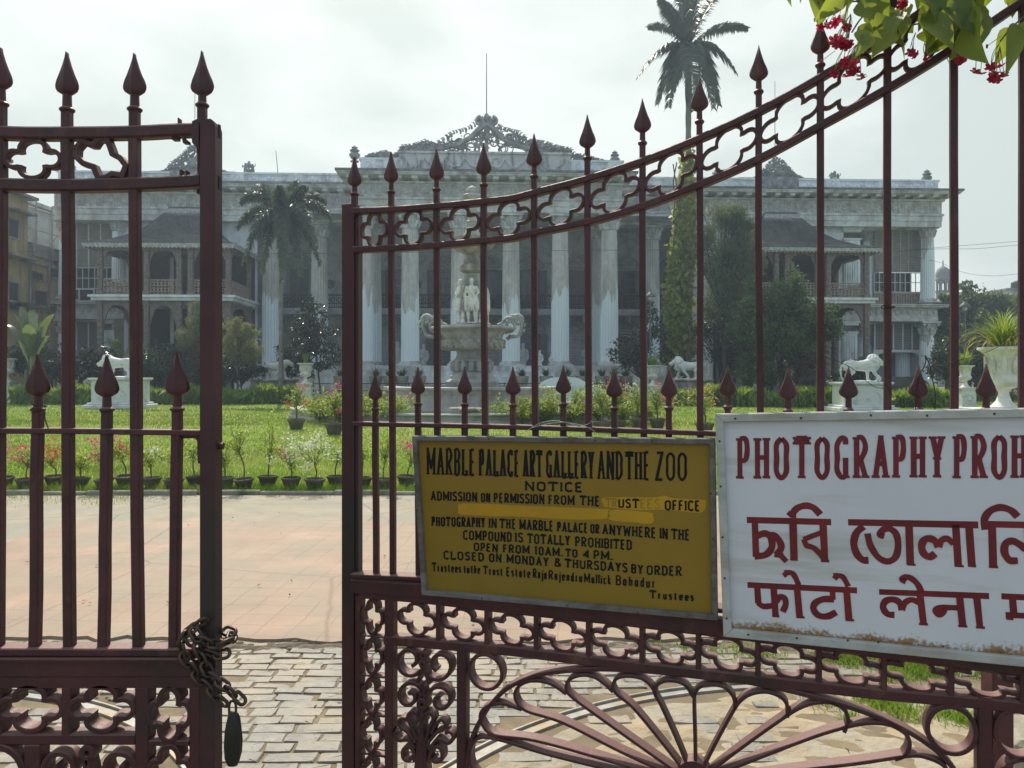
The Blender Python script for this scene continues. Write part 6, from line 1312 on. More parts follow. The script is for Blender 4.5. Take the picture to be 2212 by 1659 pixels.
mb = MB(); mb.lathe(pr([(52, 662), (60, 650), (80, 640), (84, 622), (84, 602), (70, 596), (56, 592)]), 8); mb.lathe(pr([(54, 594), (58, 580), (52, 560), (44, 545), (48, 532), (64, 522), (110, 500), (140, 478), (156, 452), (164, 440), (164, 430), (150, 428), (60, 436)]), 40); mb.build('upper_bowl', marbled, ft, True, 40)
mb = MB(); mb.lathe(pr([(62, 438), (66, 420), (60, 400), (46, 380), (40, 350), (40, 320), (46, 312), (34, 305), (26, 280), (30, 230), (40, 190), (58, 165), (66, 150), (66, 140), (56, 132), (40, 126), (44, 115), (40, 95), (22, 80), (1, 70)]), 32); mb.build('finial', marble, ft, True, 40)
def man(h=1.82, v=0):                              # standing figure in a knee-length tunic; faces -y, weight on one leg
    b = []
    b.append([(0, 0, .535, .082), (.005, -.004, .60, .078), (.0, -.006, .68, .088), (0, 0, .755, .092), (0, .006, .80, .06)])       # trunk
    b.append([(-.05, 0, .72, .07), (.05, 0, .72, .07)]); b.append([(0, .004, .80, .034), (0, -.002, .86, .032)])
    b.append([(0, -.006, .895, .044), (0, -.004, .935, .05), (0, .0, .955, .047)])                                              # head
    b.append([(0, -.05, .918, .011), (0, -.058, .9, .012)]); b.append([(-.014, -.046, .93, .008), (.014, -.046, .93, .008)])         # nose, brow
    b.append([(0, -.034, .872, .026), (0, -.036, .855, .018)])                                                                  # beard
    b.append([(-.105, .0, .785, .036), (-.135, .012, .66, .031), (-.14, -.005, .555, .024), (-.14, -.012, .52, .02)])               # right arm hanging
    b.append([(.105, .0, .785, .036), (.15, -.01, .675, .031), (.10, -.085, .60, .025), (.075, -.10, .60, .02)])                   # left arm across, holding a staff
    for i, (dx, dy) in enumerate(((-.02, -.004), (-.006, -.012), (.006, -.012), (.018, -.004))): b.append([(-.14+dx, -.016, .515, .009), (-.138+dx, -.024+dy, .485, .007), (-.136+dx, -.02+dy, .468, .006)])
    for i in range(4): b.append([(.07, -.105-.0, .615-.012*i, .009), (.05, -.118, .612-.012*i, .008), (.038, -.108, .608-.012*i, .007)])
    b.append([(-.075, -.03, .53, .07), (-.085, -.04, .44, .075), (-.095, -.04, .36, .072), (-.1, -.035, .31, .06)]); b.append([(.075, -.02, .53, .07), (.09, -.03, .44, .076), (.1, -.03, .36, .072), (.105, -.03, .315, .06)])   # skirt of the tunic
    b.append([(0, -.05, .5, .075), (0, -.055, .42, .075), (0, -.05, .33, .062)]); b.append([(0, .04, .52, .08), (0, .05, .42, .08), (0, .045, .32, .065)])
    for x in (-.10, -.05, .0, .05, .1): b.append([(x*.7, -.085, .5, .014), (x, -.115, .41, .016), (x*1.1, -.11, .29, .014)])         # folds
    b.append([(-.11, -.05, .80, .022), (-.05, -.085, .72, .022), (.03, -.095, .64, .026), (.10, -.07, .58, .026)])                  # sash
    b.append([(.07, -.08, .6, .03), (.085, -.1, .5, .03), (.09, -.095, .4, .024)])
    b.append([(-.065, -.01, .33, .05), (-.07, -.02, .27, .042), (-.07, -.005, .17, .042), (-.07, .006, .06, .027), (-.07, .004, .03, .028), (-.075, -.06, .018, .02)])
    b.append([(.065, -.02, .33, .05), (.075, -.05, .27, .042), (.08, -.02, .17, .041), (.08, .01, .06, .027), (.08, .008, .03, .028), (.095, -.05, .018, .02)])
    if v: b.append([(0, .03, .95, .05), (0, .05, .9, .04)])
    b.append([(.12, -.1, .66, .012), (.125, -.09, .3, .012), (.125, -.085, .02, .014)])
    return [[(x*h, y*h, z*h, r*h) for x, y, z, r in q] for q in b]
stat = M('statue_marble', (.66, .66, .62), rough=.6, var=.08, sc=5, col2=(.42, .40, .35), sc2=4, thr=.58, soft=.12, bump=.15, bsc=20, dist=.01)
for a, d, v in ((0, .44, 0), (-PI/2, .50, 1), (PI/2, .50, 0), (PI, .44, 1)):
    M_ = Matrix.Rotation(a, 4, 'Z') @ Vector((0, -d, 0))
    sculpt('statue', man(1.84, v), [((0, -.02, .0), (.26, .24, .05))], .0155, stat, ft, (M_.x, M_.y, z0(988)), a, 1, 2)
for sx in (-1, 1):
    for sy in (-1, 1):
        mb = MB(); mb.lathe([(.10, 0), (.10, .1), (.06, .18), (.09, .28), (.07, .36), (.03, .42), (.01, .44)], 10, (sx*.36, sy*.36, z0(988))); mb.build('corner_scroll', stat, ft, True)
# ================================================================== LIONS, PANTHER, URNS
def lion_body(ball=True, mane=True, stride=False, low=.0):   # length along +x, head at +x
    b = [[(-.62, 0, .76, .23), (-.40, 0, .77, .245), (-.1, 0, .74, .235), (.2, 0, .75, .275), (.42, 0, .79, .30), (.55, 0, .86, .26)],
         [(.55, 0, .9, .22), (.74, 0, .98-low, .19), (.86, -.02, .98-low, .16)], [(.86, -.02, .97-low, .15), (1.02, -.03, .90-low, .105), (1.09, -.04, .88-low, .08)], [(.98, -.03, .82-low, .06), (1.06, -.04, .80-low, .05)]]
    fx = .08 if stride else 0
    b.append([(.42, .17, .74, .14), (.42+fx, .18, .5, .095), (.44+fx*2, .18, .28, .07), (.44+fx*2.5, .18, .1, .062), (.52+fx*2.5, .18, .05, .07)])
    if ball: b.append([(.45, -.17, .74, .14), (.55, -.18, .52, .095), (.64, -.18, .34, .075), (.72, -.18, .27, .07), (.78, -.18, .25, .065)])
    else: b.append([(.42, -.17, .74, .14), (.36, -.18, .5, .095), (.32-fx*2, -.18, .28, .07), (.28-fx*3, -.18, .1, .062), (.36-fx*3, -.18, .05, .07)])
    b.append([(-.56, .14, .66, .19), (-.46-fx, .16, .46, .125), (-.60-fx*1.5, .16, .27, .07), (-.6-fx*1.5, .16, .1, .06), (-.52-fx*1.5, .16, .05, .07)])
    b.append([(-.56, -.14, .66, .19), (-.42+fx, -.16, .46, .125), (-.54+fx*2, -.16, .27, .07), (-.54+fx*2, -.16, .1, .06), (-.46+fx*2, -.16, .05, .07)])
    if stride: b.append([(-.78, 0, .82, .05), (-.95, 0, .86, .04), (-1.1, 0, .78, .035), (-1.15, 0, .55, .035), (-1.1, 0, .3, .04), (-1.05, 0, .2, .05)])
    else: b.append([(-.78, 0, .8, .055), (-.9, .02, .7, .045), (-.93, .03, .45, .04), (-.88, .05, .22, .045), (-.8, .08, .1, .06)])
    balls = []
    if mane:
        r_ = np.random.default_rng(4)
        for _ in range(150):                       # curls of the mane over neck and chest
            d_ = unit(r_.normal(size=3)); 
            if d_[0] > .62: continue
            q_ = np.array([.62, 0, .90-low*.6]) + d_*np.array([.29, .28, .36]); balls.append((tuple(q_), (r_.uniform(.045, .08), r_.uniform(.035, .06), r_.uniform(.06, .10))))
        balls += [((.62, 0, .95-low*.5), (.27, .28, .32)), ((.60, 0, .68), (.14, .16, .16))]
        balls += [((.84, s*.13, 1.12-low), (.04, .03, .05)) for s in (-1, 1)]
    else: balls += [((.82, s*.10, 1.1-low), (.04, .03, .06)) for s in (-1, 1)]
    balls += [((1.12, -.04, .93-low), (.035, .05, .03))] + [((.96, s*.075-.04, 1.0-low), (.03, .03, .025)) for s in (-1, 1)]
    if ball: balls.append(((.80, -.18, .13), (.13, .13, .13)))
    balls.append(((.05, 0, .0), (.95, .3, .06)))
    return b, balls
def lion(label, u, vb, Y, length, facing, **kw):
    p = P(u, vb, Y); o = sculpt('lion_statue', *lion_body(**kw), .020, white, None, it=1); s_ = length/1.95
    o.scale = (s_*facing, s_, s_); o.location = (p[0], Y, p[2]); return tag(o, label, 'statue')
def pedestal(label, u0, u1, Y, zt, name='pedestal', m=white, h=None):
    a, b = P(u0, 0, Y)[0], P(u1, 0, Y)[0]; w = (b-a)/2; t = thing(name, label, 'pedestal', ((a+b)/2, Y, .02)); d = .62*w
    mb = MB(); mb.bevbox(-w, w, -d, d, .3, zt-.14, .02); mb.box(-w+.3, w-.3, -d-.012, -d, .5, zt-.32) if w > 1 else None; mb.build('die', m, t)
    mb = MB(); mb.bevbox(-w-.28, w+.28, -d-.28, d+.28, 0, .2, .03); mb.bevbox(-w-.14, w+.14, -d-.14, d+.14, .2, .302, .03); mb.build('base', m, t)
    mb = MB(); mb.bevbox(-w-.06, w+.06, -d-.06, d+.06, zt-.142, zt-.1, .015); mb.bevbox(-w-.12, w+.12, -d-.12, d+.12, zt-.1, zt, .02); mb.build('cap', m, t); return t
pedestal('broad white marble pedestal under the left lion on the lawn', 213, 310, 37.2, EYE-(817-HZ)/FP*37.2); lion('white marble lion standing on the left pedestal, head lowered to the left', 258, 815, 37.2, 1.82, -1, ball=False, low=.20)
pedestal('broad white marble pedestal under the right lion behind the white sign', 1810, 1908, 34, EYE-(826-HZ)/FP*34); lion('white marble lion on the right pedestal with its paw on a ball, facing right', 1858, 824, 34, 1.82, 1, ball=True, low=.02)
for u, Y, f, lab, kw in ((592, 45, 1, 'pale stone panther striding to the right in the shade of the left shrubs', dict(ball=False, mane=False, stride=True)), (1488, 44, -1, 'white stone lion with curled tail walking left before the creeper covered palm', dict(ball=False, mane=True, stride=True))):
    zt = EYE-(820-HZ)/FP*Y; a, b = u-42, u+42
    pedestal('low dark stone plinth under the %s' % ('striding panther' if f > 0 else 'walking lion with curled tail'), a, b, Y, max(zt, .8), m=marbled); lion(lab, u, 0, Y, 1.95, f, **kw).location[2] = max(zt, .8)+.02
def urn(x, y, z, R_, label, hgt=None, m=stat, plant=1, flute=18):
    h = hgt or R_*2.3; t = thing('garden_urn', label, 'urn', (x, y, z)); fl_ = lambda a, zz: 1+(.045*math.cos(flute*a) if .16*h < zz < .45*h else 0)
    mb = MB(); s_ = R_
    mb.lathe([(.54*s_, 0), (.54*s_, .03*h), (.46*s_, .05*h), (.3*s_, .12*h), (.21*s_, .22*h), (.2*s_, .27*h), (.25*s_, .29*h), (.25*s_, .31*h), (.52*s_, .35*h), (.63*s_, .42*h), (.64*s_, .48*h), (.57*s_, .525*h), (.56*s_, .56*h), (.59*s_, .7*h), (.67*s_, .86*h), (.86*s_, .935*h), (1.0*s_, .96*h), (1.0*s_, 1.0*h), (.9*s_, 1.0*h), (.8*s_, .93*h), (.1*s_, .92*h)], 72, rf=lambda a, zz: 1+(.05*math.cos(flute*a) if .32*h < zz < .51*h else .012*math.cos(flute*a) if .54*h < zz < .9*h else 0)); mb.build('bowl', m, t, True, 45)
    if R_ > .4:
        mb = MB()
        for i in range(9):
            a = i*2*PI/9; r = s_*.58
            mb.tube([(r*f*math.cos(a), r*f*math.sin(a), h*q) for f, q in ((1.0, .57), (1.06, .66), (1.1, .77), (1.24, .86))], [.03, .07, .06, .02], 5)
        mb.build('leaf_relief', m, t, True)
    return t, z+h
strap = M('strap_leaf', (.09, .19, .03), rough=.45, var=.35, sc=3, col2=(.24, .27, .05), sc2=2.5, thr=.58, trans=.4, tcol=(.4, .5, .05), bump=0)
def straps(par, n, L, w, z, spread=1.0, m=strap, droop=1.0, seed=1, up=.75, name='leaves'):   # arching grass-like leaves
    r = np.random.default_rng(seed); V, Q = [], []
    for i in range(n):
        a = r.uniform(0, 2*PI); l = L*r.uniform(.55, 1.15); e = r.uniform(.25, 1.35)*up; ca, sa = math.cos(a), math.sin(a); k = 7; x = r.uniform(0, .12)*L; b = len(V); ww = w*r.uniform(.7, 1.2)
        px, pz, an = x, z, PI/2 - (1-e)*.9*spread
        for j in range(k+1):
            t = j/k; hw = ww/2*(.5+.5*math.sin(PI*min(1, t*1.6+.15)))*(1-t**3); V += [(px*ca - sa*hw, px*sa + ca*hw, pz), (px*ca + sa*hw, px*sa - ca*hw, pz)]
            an -= (2.5*t+.35)/k*droop*r.uniform(.7, 1.4); px += math.cos(an)*l/k*spread; pz += math.sin(an)*l/k
        Q += [(b+2*j, b+2*j+1, b+2*j+3, b+2*j+2) for j in range(k)]
    return mesh_np(name, V, Q, m, par)
def plinth(label, u, Y, w, zt, m=white, medal=True):
    p = P(u, 0, Y); t = thing('plinth', label, 'pedestal', (p[0], Y, .02)); mb = MB(); mb.bevbox(-w, w, -w, w, .16, zt-.12, .01); mb.build('die', m, t)
    mb = MB(); mb.bevbox(-w*1.25, w*1.25, -w*1.25, w*1.25, 0, .11, .015); mb.bevbox(-w*1.12, w*1.12, -w*1.12, w*1.12, .11, .162, .015); mb.build('base', m, t); mb = MB(); mb.bevbox(-w*1.1, w*1.1, -w*1.1, w*1.1, zt-.122, zt-.05, .01); mb.bevbox(-w*1.18, w*1.18, -w*1.18, w*1.18, zt-.05, zt, .01); mb.build('cap', m, t)
    if medal:
        mb = MB(); zc = (zt)*.48; mb.tube([(w*.62*math.cos(a), -w-.01, zc+w*.62*math.sin(a)) for a in np.arange(20)*2*PI/20], w*.09, 5, True); mb.ball((0, -w-.005, zc), (w*.38, .05, w*.42), 8, 6); mb.ball((0, -w-.03, zc-w*.1), (w*.2, .06, w*.2), 8, 6); mb.build('medallion', m, t, True)
    return p
for u, Y, vt, vp, R_, lab, pl_, medal in ((660, 43, 785, 829, .47, 'left of the fountain, planted with a small upright tuft', 'up', False), (1410, 43, 790, 833, .46, 'right of the fountain, planted with a round spray of leaves', 'sp', False), (14, 45, 775, 824, .62, 'at the far left edge beyond the closed gate leaf', 'sp', True), (2085, 36, 790, 838, .40, 'with a lion medallion at right, behind the tall bars', 'sp', True)):
    zt = EYE-(vp-HZ)/FP*Y; p = plinth('white plinth under the urn ' + lab.split(',')[0], u, Y, R_*.82, max(.35, zt), medal=medal)
    t, z = urn(p[0], Y, max(.35, zt)+.02, R_, 'pale fluted stone urn ' + lab, hgt=EYE-(vt-HZ)/FP*Y-max(.35, zt))
    h = z - t.location[2]
    straps(t, 60 if pl_ == 'up' else 130, .75 if pl_ == 'up' else .95, .05, h*.95, .55 if pl_ == 'up' else .9, seed=int(u), droop=.6 if pl_ == 'up' else 1.0)
p = plinth('stone plinth under the big spider plant urn, mostly hidden by the white sign', 2166, 17, .55, EYE-(884-HZ)/FP*17, m=stat, medal=False)
t, z = urn(p[0]+.02, 17, EYE-(884-HZ)/FP*17+.02, 50/FP*17, 'large carved stone urn at far right overflowing with a spider plant', hgt=(884-752)/FP*17)
h = z - t.location[2]; straps(t, 260, 1.15, .045, h*.94, .8, seed=3, droop=1.0, up=.95); straps(t, 50, 1.25, .04, h*.94, 1.0, M('yellowing_leaf', (.36, .33, .06), rough=.5, var=.3, trans=.45, tcol=(.6, .5, .08), bump=0), 1.7, seed=9, up=.5, name='dry_leaves')
# ================================================================== POTTED BOUGAINVILLEA along the kerb
potm = M('mossy_terracotta', (.10, .085, .065), rough=.95, var=.4, sc=7, col2=(.17, .15, .11), sc2=5, thr=.55, bump=.4, bsc=30, dist=.006, rnd=1)
soil = M('pot_soil', (.08, .06, .045), rough=1, var=.5, sc=20, bump=.6, bsc=40)
bark = M('thin_bark', (.13, .105, .075), rough=.9, var=.3, sc=10, bump=.3)
bleaf = M('bougainvillea_leaf', (.19, .29, .05), rough=.5, var=.35, sc=8, col2=(.26, .28, .06), sc2=5, thr=.55, trans=.45, tcol=(.45, .58, .08), bump=0)
fcol = {'pink': M('pink_bract', (.55, .03, .22), rough=.6, var=.3, sc=30, trans=.4, tcol=(.8, .06, .32), bump=0), 'white': M('white_bract', (.72, .74, .62), rough=.6, var=.1, sc=30, trans=.35, bump=0), 'red': M('coral_bract', (.5, .05, .05), rough=.6, var=.3, sc=30, trans=.4, tcol=(.8, .12, .1), bump=0), 'yellow': M('apricot_bract', (.7, .45, .16), rough=.6, var=.3, sc=30, trans=.35, bump=0)}
def bush(par, z, h, spread, nb, leaves_n, ls, seed, flower=None, fn=0, fs=.03, lean=0.0, top=False, thick=.010, lm=None, fcl=5, thr_=(.28, .4)):
    r = np.random.default_rng(seed); mb = MB(); tips = []
    th = h*r.uniform(*thr_); tp = np.array([lean*th*.5 + r.normal()*.02, r.normal()*.02, z+th]); mb.tube(cr([(0, 0, z-.02), (r.normal()*.015, r.normal()*.015, z+th*.5), tuple(tp)], 4), [thick*1.3]*8+[thick], 5)
    pts = []
    for i in range(nb):
        a = r.uniform(0, 2*PI); el = r.uniform(.5, 1.4); L_ = (h-th)*r.uniform(.6, 1.1); d = np.array([math.cos(a)*math.cos(el)*spread*1.6 + lean*.5, math.sin(a)*math.cos(el)*spread*1.6, math.sin(el)])
        q = cr([tuple(tp), tuple(tp + d*L_*.5 + r.normal(size=3)*.02), tuple(tp + d*L_*[1.1, 1.1, .95] + r.normal(size=3)*.03 - [0, 0, spread*L_*.15])], 6); mb.tube(q, np.linspace(thick*.7, thick*.2, len(q)), 4); pts.append(q); tips.append(q[-1])
        for _ in range(2):
            j = r.integers(3, len(q)-2); d2 = unit(r.normal(size=3) + [0, 0, .4]); q2 = np.array([q[j], q[j] + d2*L_*.22, q[j] + d2*L_*.42 - [0, 0, .03*L_]]); mb.tube(q2, [thick*.35, thick*.25, thick*.12], 4); pts.append(q2); tips.append(q2[-1])
    mb.build('stem', bark, par, True, 80); allp = np.vstack(pts[0:]); idx = r.integers(0, len(allp), leaves_n)
    C = allp[idx] + r.normal(size=(leaves_n, 3))*ls*.9; C = C[C[:, 2] > z + th*.35]; V, Q = leaves(C, ls, .62, .5, r=r); mesh_np('leaves', V, Q, lm or bleaf, par)
    if flower:
        T = np.array(tips); T = T[np.argsort(-T[:, 2])] if top else T[r.permutation(len(T))]; T = T[:max(1, fn)]
        for t_ in T: V, Q = leaves(t_ + r.normal(size=(fcl*4, 3))*fs*1.5, fs, .9, .2, r=r); mesh_np('flower_cluster', V, Q, fcol[flower], par)
pots = [(8, 'pink', 5, .50, 'pink flowers at the far left edge'), (57, 'pink', 4, .42, 'sprawling leafy growth and pink flowers, second from the left'), (118, 'red', 5, .55, 'coral and pink flowers just right of the first short spear'), (172, None, 0, .36, 'scrawny leafy growth half behind a tall bar at left'), (226, 'pink', 6, .58, 'pink flowers behind the second short spear'), (272, 'red', 5, .6, 'a forked bare stem and a few coral flowers'), (328, 'white', 2, .42, 'a tilted rim and one white flower'), (375, None, 0, .5, 'thin leafy twigs behind the third short spear'), (423, 'white', 1, .55, 'straggling shoots left of the chained stile'), (486, None, 0, .45, 'leaves half hidden by the chained stile'), (528, None, 0, .85, 'a tall thin lime green shoot in the gate opening'), (578, 'pink', 1, .78, 'a tall airy bush with one pink flower'), (629, 'white', 7, .46, 'a leaning stem and a low spray of white flowers'), (679, 'white', 14, .62, 'a broad flat head of white flowers'), (726, None, 0, .5, 'an arching shoot left of the open stile'), (783, None, 0, .62, 'an upright shoot right of the open stile'), (828, None, 0, .75, 'a bright lime green bush between two bars'), (878, 'pink', 3, .42, 'one round head of bright pink flowers beside the yellow sign')]
for i, (u, fc, fn, h, lab) in enumerate(pots):
    g = G(u, 1054 + 4*math.sin(i*2.1), .03); R_ = .135*rng.uniform(.94, 1.08)
    t = thing('potted_plant', 'clay pot of bougainvillea with ' + lab, 'potted plant', (g[0], g[1], .03), rng.uniform(0, 6), 'potted bougainvillea along the kerb')
    t.rotation_euler[0] = rng.normal()*.05
    mb = MB(); mb.lathe([(.6*R_, 0), (.66*R_, .01), (.88*R_, .105), (.96*R_, .12), (1.02*R_, .128), (1.02*R_, .15), (.93*R_, .153), (.87*R_, .14), (.82*R_, .12)], 22); mb.build('pot', potm, t, True, 40)
    mb = MB(); mb.lathe([(.84*R_, .118), (.5*R_, .128), (.01, .132)], 14); mb.build('soil', soil, t, True)
    bush(t, .125, h*1.2, .62 if h < .7 else .28, 7, 330 if h < .7 else 480, .040, 100+i, fc, int(fn*1.5), .033, lean=[.6, -.4, .2, 0, -.3][i % 5]*(1 if h < .6 else .2), top=(lab.startswith(('a broad', 'one round'))), fcl=9 if fn < 4 else 5, thick=.008)
# flowering bushes round the fountain basin
bl = M('sunlit_leaf', (.15, .22, .04), rough=.5, var=.35, sc=2, col2=(.26, .27, .05), sc2=1.5, thr=.55, trans=.45, tcol=(.36, .46, .06), bump=0)
fb_ = [(690, 25.6, 1.3, 'pink', 12, 'big bush with deep pink sprays at the left end of the fountain basin'), (735, 24.6, 1.5, 'pink', 14, 'bush covered in magenta flowers beside the open gate stile'), (790, 25.5, 1.5, 'red', 7, 'lime green bush with coral flowers before the pool wall'), (845, 24.9, 1.35, 'pink', 6, 'low pink flowered bush spilling over the left of the basin kerb'), (1130, 24.2, 1.3, 'red', 4, 'light green bush low in front of the pool wall, right of the shaft'), (1180, 24.6, 1.25, 'red', 3, 'sprawling green bush over the basin kerb with few red flowers'), (1235, 25.0, 1.9, 'pink', 6, 'tall bush with a pale pink crown in front of the parked car'), (1290, 25, 1.6, 'pink', 5, 'dense green bush with pink flowers at the right of the basin'), (1345, 24.6, 1.5, 'white', 9, 'bush flecked with white flowers at the right end of the basin'), (1385, 25.2, 1.35, 'pink', 4, 'loose green bush beside the urn right of the fountain')]
for i, (u, Y, h, fc, fn, lab) in enumerate(fb_):
    p = P(u, 0, Y); t = thing('flowering_bush', lab, 'bush', (p[0], Y, .1), 0, 'bougainvillea round the fountain')
    bush(t, 0, h*.78, 1.1, 24, 2300, .085, 300+i, fc, max(1, int(fn*.35)), .045, thick=.018, lm=bl, fcl=6, thr_=(.08, .16))
for u, Y, fc, lab in ((640, 22.4, 'red', 'coral flowered shrub in a shallow pot on the lawn left of the basin'), (722, 20.3, 'pink', 'pink flowered shrub in a brown pot near the basin kerb'), (1378, 22.6, 'white', 'dark pot with a white flowered shrub right of the basin'), (1420, 22.8, 'pink', 'pot with a pink flowered shrub farthest right of the basin'), (1335, 21.6, 'pink', 'magenta flowered potted shrub in front of the right end of the basin'), (1300, 21.2, 'white', 'white flowered potted shrub just above the yellow sign'), (1522, 20.4, 'yellow', 'apricot flowered potted shrub left of the white sign')):
    p = P(u, 0, Y); t = thing('potted_plant', lab, 'potted plant', (p[0], Y, .03), rng.uniform(0, 6), 'potted shrubs on the lawn'); R_ = .25
    mb = MB(); mb.lathe([(.6*R_, 0), (.68*R_, .02), (.9*R_, .22), (1.02*R_, .26), (1.02*R_, .31), (.93*R_, .315), (.84*R_, .24)], 20); mb.build('pot', potm, t, True, 40); mb = MB(); mb.lathe([(.84*R_, .25), (.01, .27)], 14); mb.build('soil', soil, t)
    bush(t, .27, 1.15, .6, 9, 420, .07, int(u)+7, fc, 5, .05, thick=.02, lm=bl, fcl=5)
# pale rocks and a reclining figure on the kerb
mb = MB()
for i in range(9): mb.ball((rng.uniform(-.7, .7), rng.normal()*.1, rng.uniform(.0, .12)), (rng.uniform(.15, .3), .14, rng.uniform(.05, .1)), 7, 5)
o = mb.build('rock_ornament', marbled, None, True); o.location = (P(1005, 0, 24.4)[0], 24.6, .46); tag(o, 'dark flat stones piled on the fountain kerb below the shaft', 'rock')
# ================================================================== HEDGES, SHRUBS, TREES
def leafm(name, c, tc, tr=.35, rough=.5, spec=.4, c2=None, sc=.9, c3=None): return M(name, c, rough=rough, var=.35, sc=sc, col2=c2 or [q*1.7 for q in c], sc2=.7, thr=.58, trans=tr, tcol=tc, spec=spec, bump=0, col3=c3, sc3=.5)
lime = leafm('ginger_leaf', (.12, .20, .03), (.34, .46, .05), .45, .45)
deep = leafm('deep_leaf', (.022, .042, .02), (.06, .1, .03), .2, .4, .5)
mid = leafm('mid_leaf', (.06, .10, .04), (.12, .2, .04), .3, .5)
pale_ = leafm('feathery_leaf', (.085, .115, .055), (.24, .3, .09), .4, .6)
gloss = leafm('glossy_leaf', (.02, .035, .02), (.05, .08, .02), .15, .22, .7)
grey_g = leafm('grey_green_needle', (.105, .135, .085), (.2, .25, .1), .4, .6)
def hedge(label, u0, u1, v0, v1, Y0, Y1, n, m=lime, L=.62):
    a, b = P(u0, 0, Y0), P(u1, 0, Y1); t = thing('hedge', label, 'hedge', ((a[0]+b[0])/2, (Y0+Y1)/2, 0)); r = rng
    s_ = r.random(n); x = a[0]+(b[0]-a[0])*s_; y = Y0+(Y1-Y0)*s_ + r.uniform(-.7, .7, n); H_ = EYE-(v0-HZ)/FP*(Y0+Y1)/2
    H_ = H_*(.86+.12*np.sin(x*1.3)+.10*np.sin(x*3.1+1)); z = .1 + (r.random(n)**.75)*np.maximum(.1, H_-.3)
    C = np.c_[x, y, z] - np.array(t.location); D = np.c_[r.normal(size=n)*.35, r.normal(size=n)*.35, np.ones(n)]*1.4
    V, Q = leaves(C, L, .2, .1, D=D, fold=.2, jit=.55); mesh_np('foliage', V, Q, m, t)
    mb = MB()
    for i in range(int(n/60)): k = r.random(); mb.tube([(a[0]+(b[0]-a[0])*k-t.location[0], Y0+(Y1-Y0)*k-t.location[1]+r.normal()*.4, 0), (a[0]+(b[0]-a[0])*k-t.location[0]+r.normal()*.1, Y0+(Y1-Y0)*k-t.location[1]+r.normal()*.4, .8)], .03, 4)
    mb.build('stem', bark, t)
hedge('row of bright green ginger leaves between the left urn and the left lion', 36, 205, 826, 872, 42, 42, 3600)
hedge('row of bright green ginger leaves between the left lion pedestal and the fountain urn', 318, 645, 830, 872, 42, 43, 6500)
hedge('row of bright green ginger leaves right of the fountain urn up to the right lion', 1425, 1800, 832, 878, 40, 38, 8000)
hedge('row of bright green ginger leaves between the right lion and the medallion plinth', 1922, 2070, 835, 880, 38, 38, 3200)
hedge('clipped sunlit hedge behind the large urn at the far right', 2104, 2290, 840, 868, 48, 48, 3600, leafm('clipped_leaf', (.11, .17, .04), (.3, .4, .06)), .22)
def tree(name, label, cat, u, Y, crown, n, ls, m, asp=.5, sub=14, tight=.26, trunk=.12, up=.4, D=None, group=None, bm=bark, limbs=True, jit=1.0, tv=None, seed=None, sat=True):
    r = np.random.default_rng(seed if seed is not None else int(u*7+Y)); p = P(u, 0, Y); t = thing(name, label, cat, (p[0], Y, 0), 0, group); spec = []
    for (cu, cv, ru, rv, dy) in crown:
        c = P(cu, cv, Y+dy) - t.location; k = (Y+dy)/FP; spec.append((tuple(c), (ru*k*.85, ru*k*.7, rv*k*.85)))
        for _ in range(4 if sat else 0): d_ = unit(r.normal(size=3)); spec.append((tuple(np.array(c) + d_*np.array([ru, ru*.8, rv])*k*r.uniform(.75, 1.1)), (ru*k*.34, ru*k*.3, rv*k*.34)))
    C = clumps(spec, n, sub, tight, r); C = C[C[:, 2] > .1]
    V, Q = leaves(C, ls, asp, up, D=D, jit=jit, r=r); mesh_np('crown' if trunk > .05 else 'foliage', V, Q, m, t)
    mb = MB(); zt = max(c[2] for c, _ in spec); zm = min(c[2] for c, _ in spec); top = np.array(spec[0][0])
    mb.tube(cr([(0, 0, -.1), (r.normal()*.1*trunk*5, 0, zm*.45), tuple(top*[.5, .5, .75])], 5), np.linspace(trunk, trunk*.55, 11), 7)
    if limbs:
        for c, rr in spec:
            for q in range(2):
                e = np.array(c) + r.normal(size=3)*np.array(rr)*.55; s_ = top*[.2, .2, .5] if q else top*[.4, .4, .7]
                mb.tube(cr([tuple(s_), tuple((s_+e)/2 + r.normal(size=3)*.15 + [0, 0, .2]), tuple(e)], 5), np.linspace(trunk*.5, trunk*.1, 11), 5)
    mb.build('trunk', bm, t, True, 80); return t
dbark = M('dark_bark', (.06, .05, .04), rough=.95, var=.4, sc=6, bump=.5, bsc=14, dist=.03)
tree('shrub', 'tall dark glossy shrub in front of the portico left of the open stile', 'shrub', 690, 44, [(664, 655, 20, 25, 0), (655, 700, 30, 28, 0), (680, 690, 34, 30, .3), (700, 735, 40, 32, 0), (650, 755, 36, 30, -.3), (720, 770, 38, 30, 0), (665, 790, 40, 26, 0)], 5200, .17, gloss, .5, 16, .2, .07, bm=dbark)
tree('shrub', 'small dark bush beside the striding panther', 'shrub', 624, 46, [(612, 765, 22, 18, 0), (632, 790, 26, 22, 0)], 1500, .16, gloss, bm=dbark, trunk=.05)
tree('tree', 'dark spreading small tree left of the round grass urn and the palm', 'tree', 1392, 45.5, [(1350, 765, 36, 18, -.5), (1375, 735, 36, 26, 0), (1405, 700, 26, 34, 0), (1400, 660, 14, 30, 0), (1420, 745, 32, 34, .5), (1385, 780, 40, 20, 0)], 4200, .17, gloss, .45, 15, .22, .09, bm=dbark)
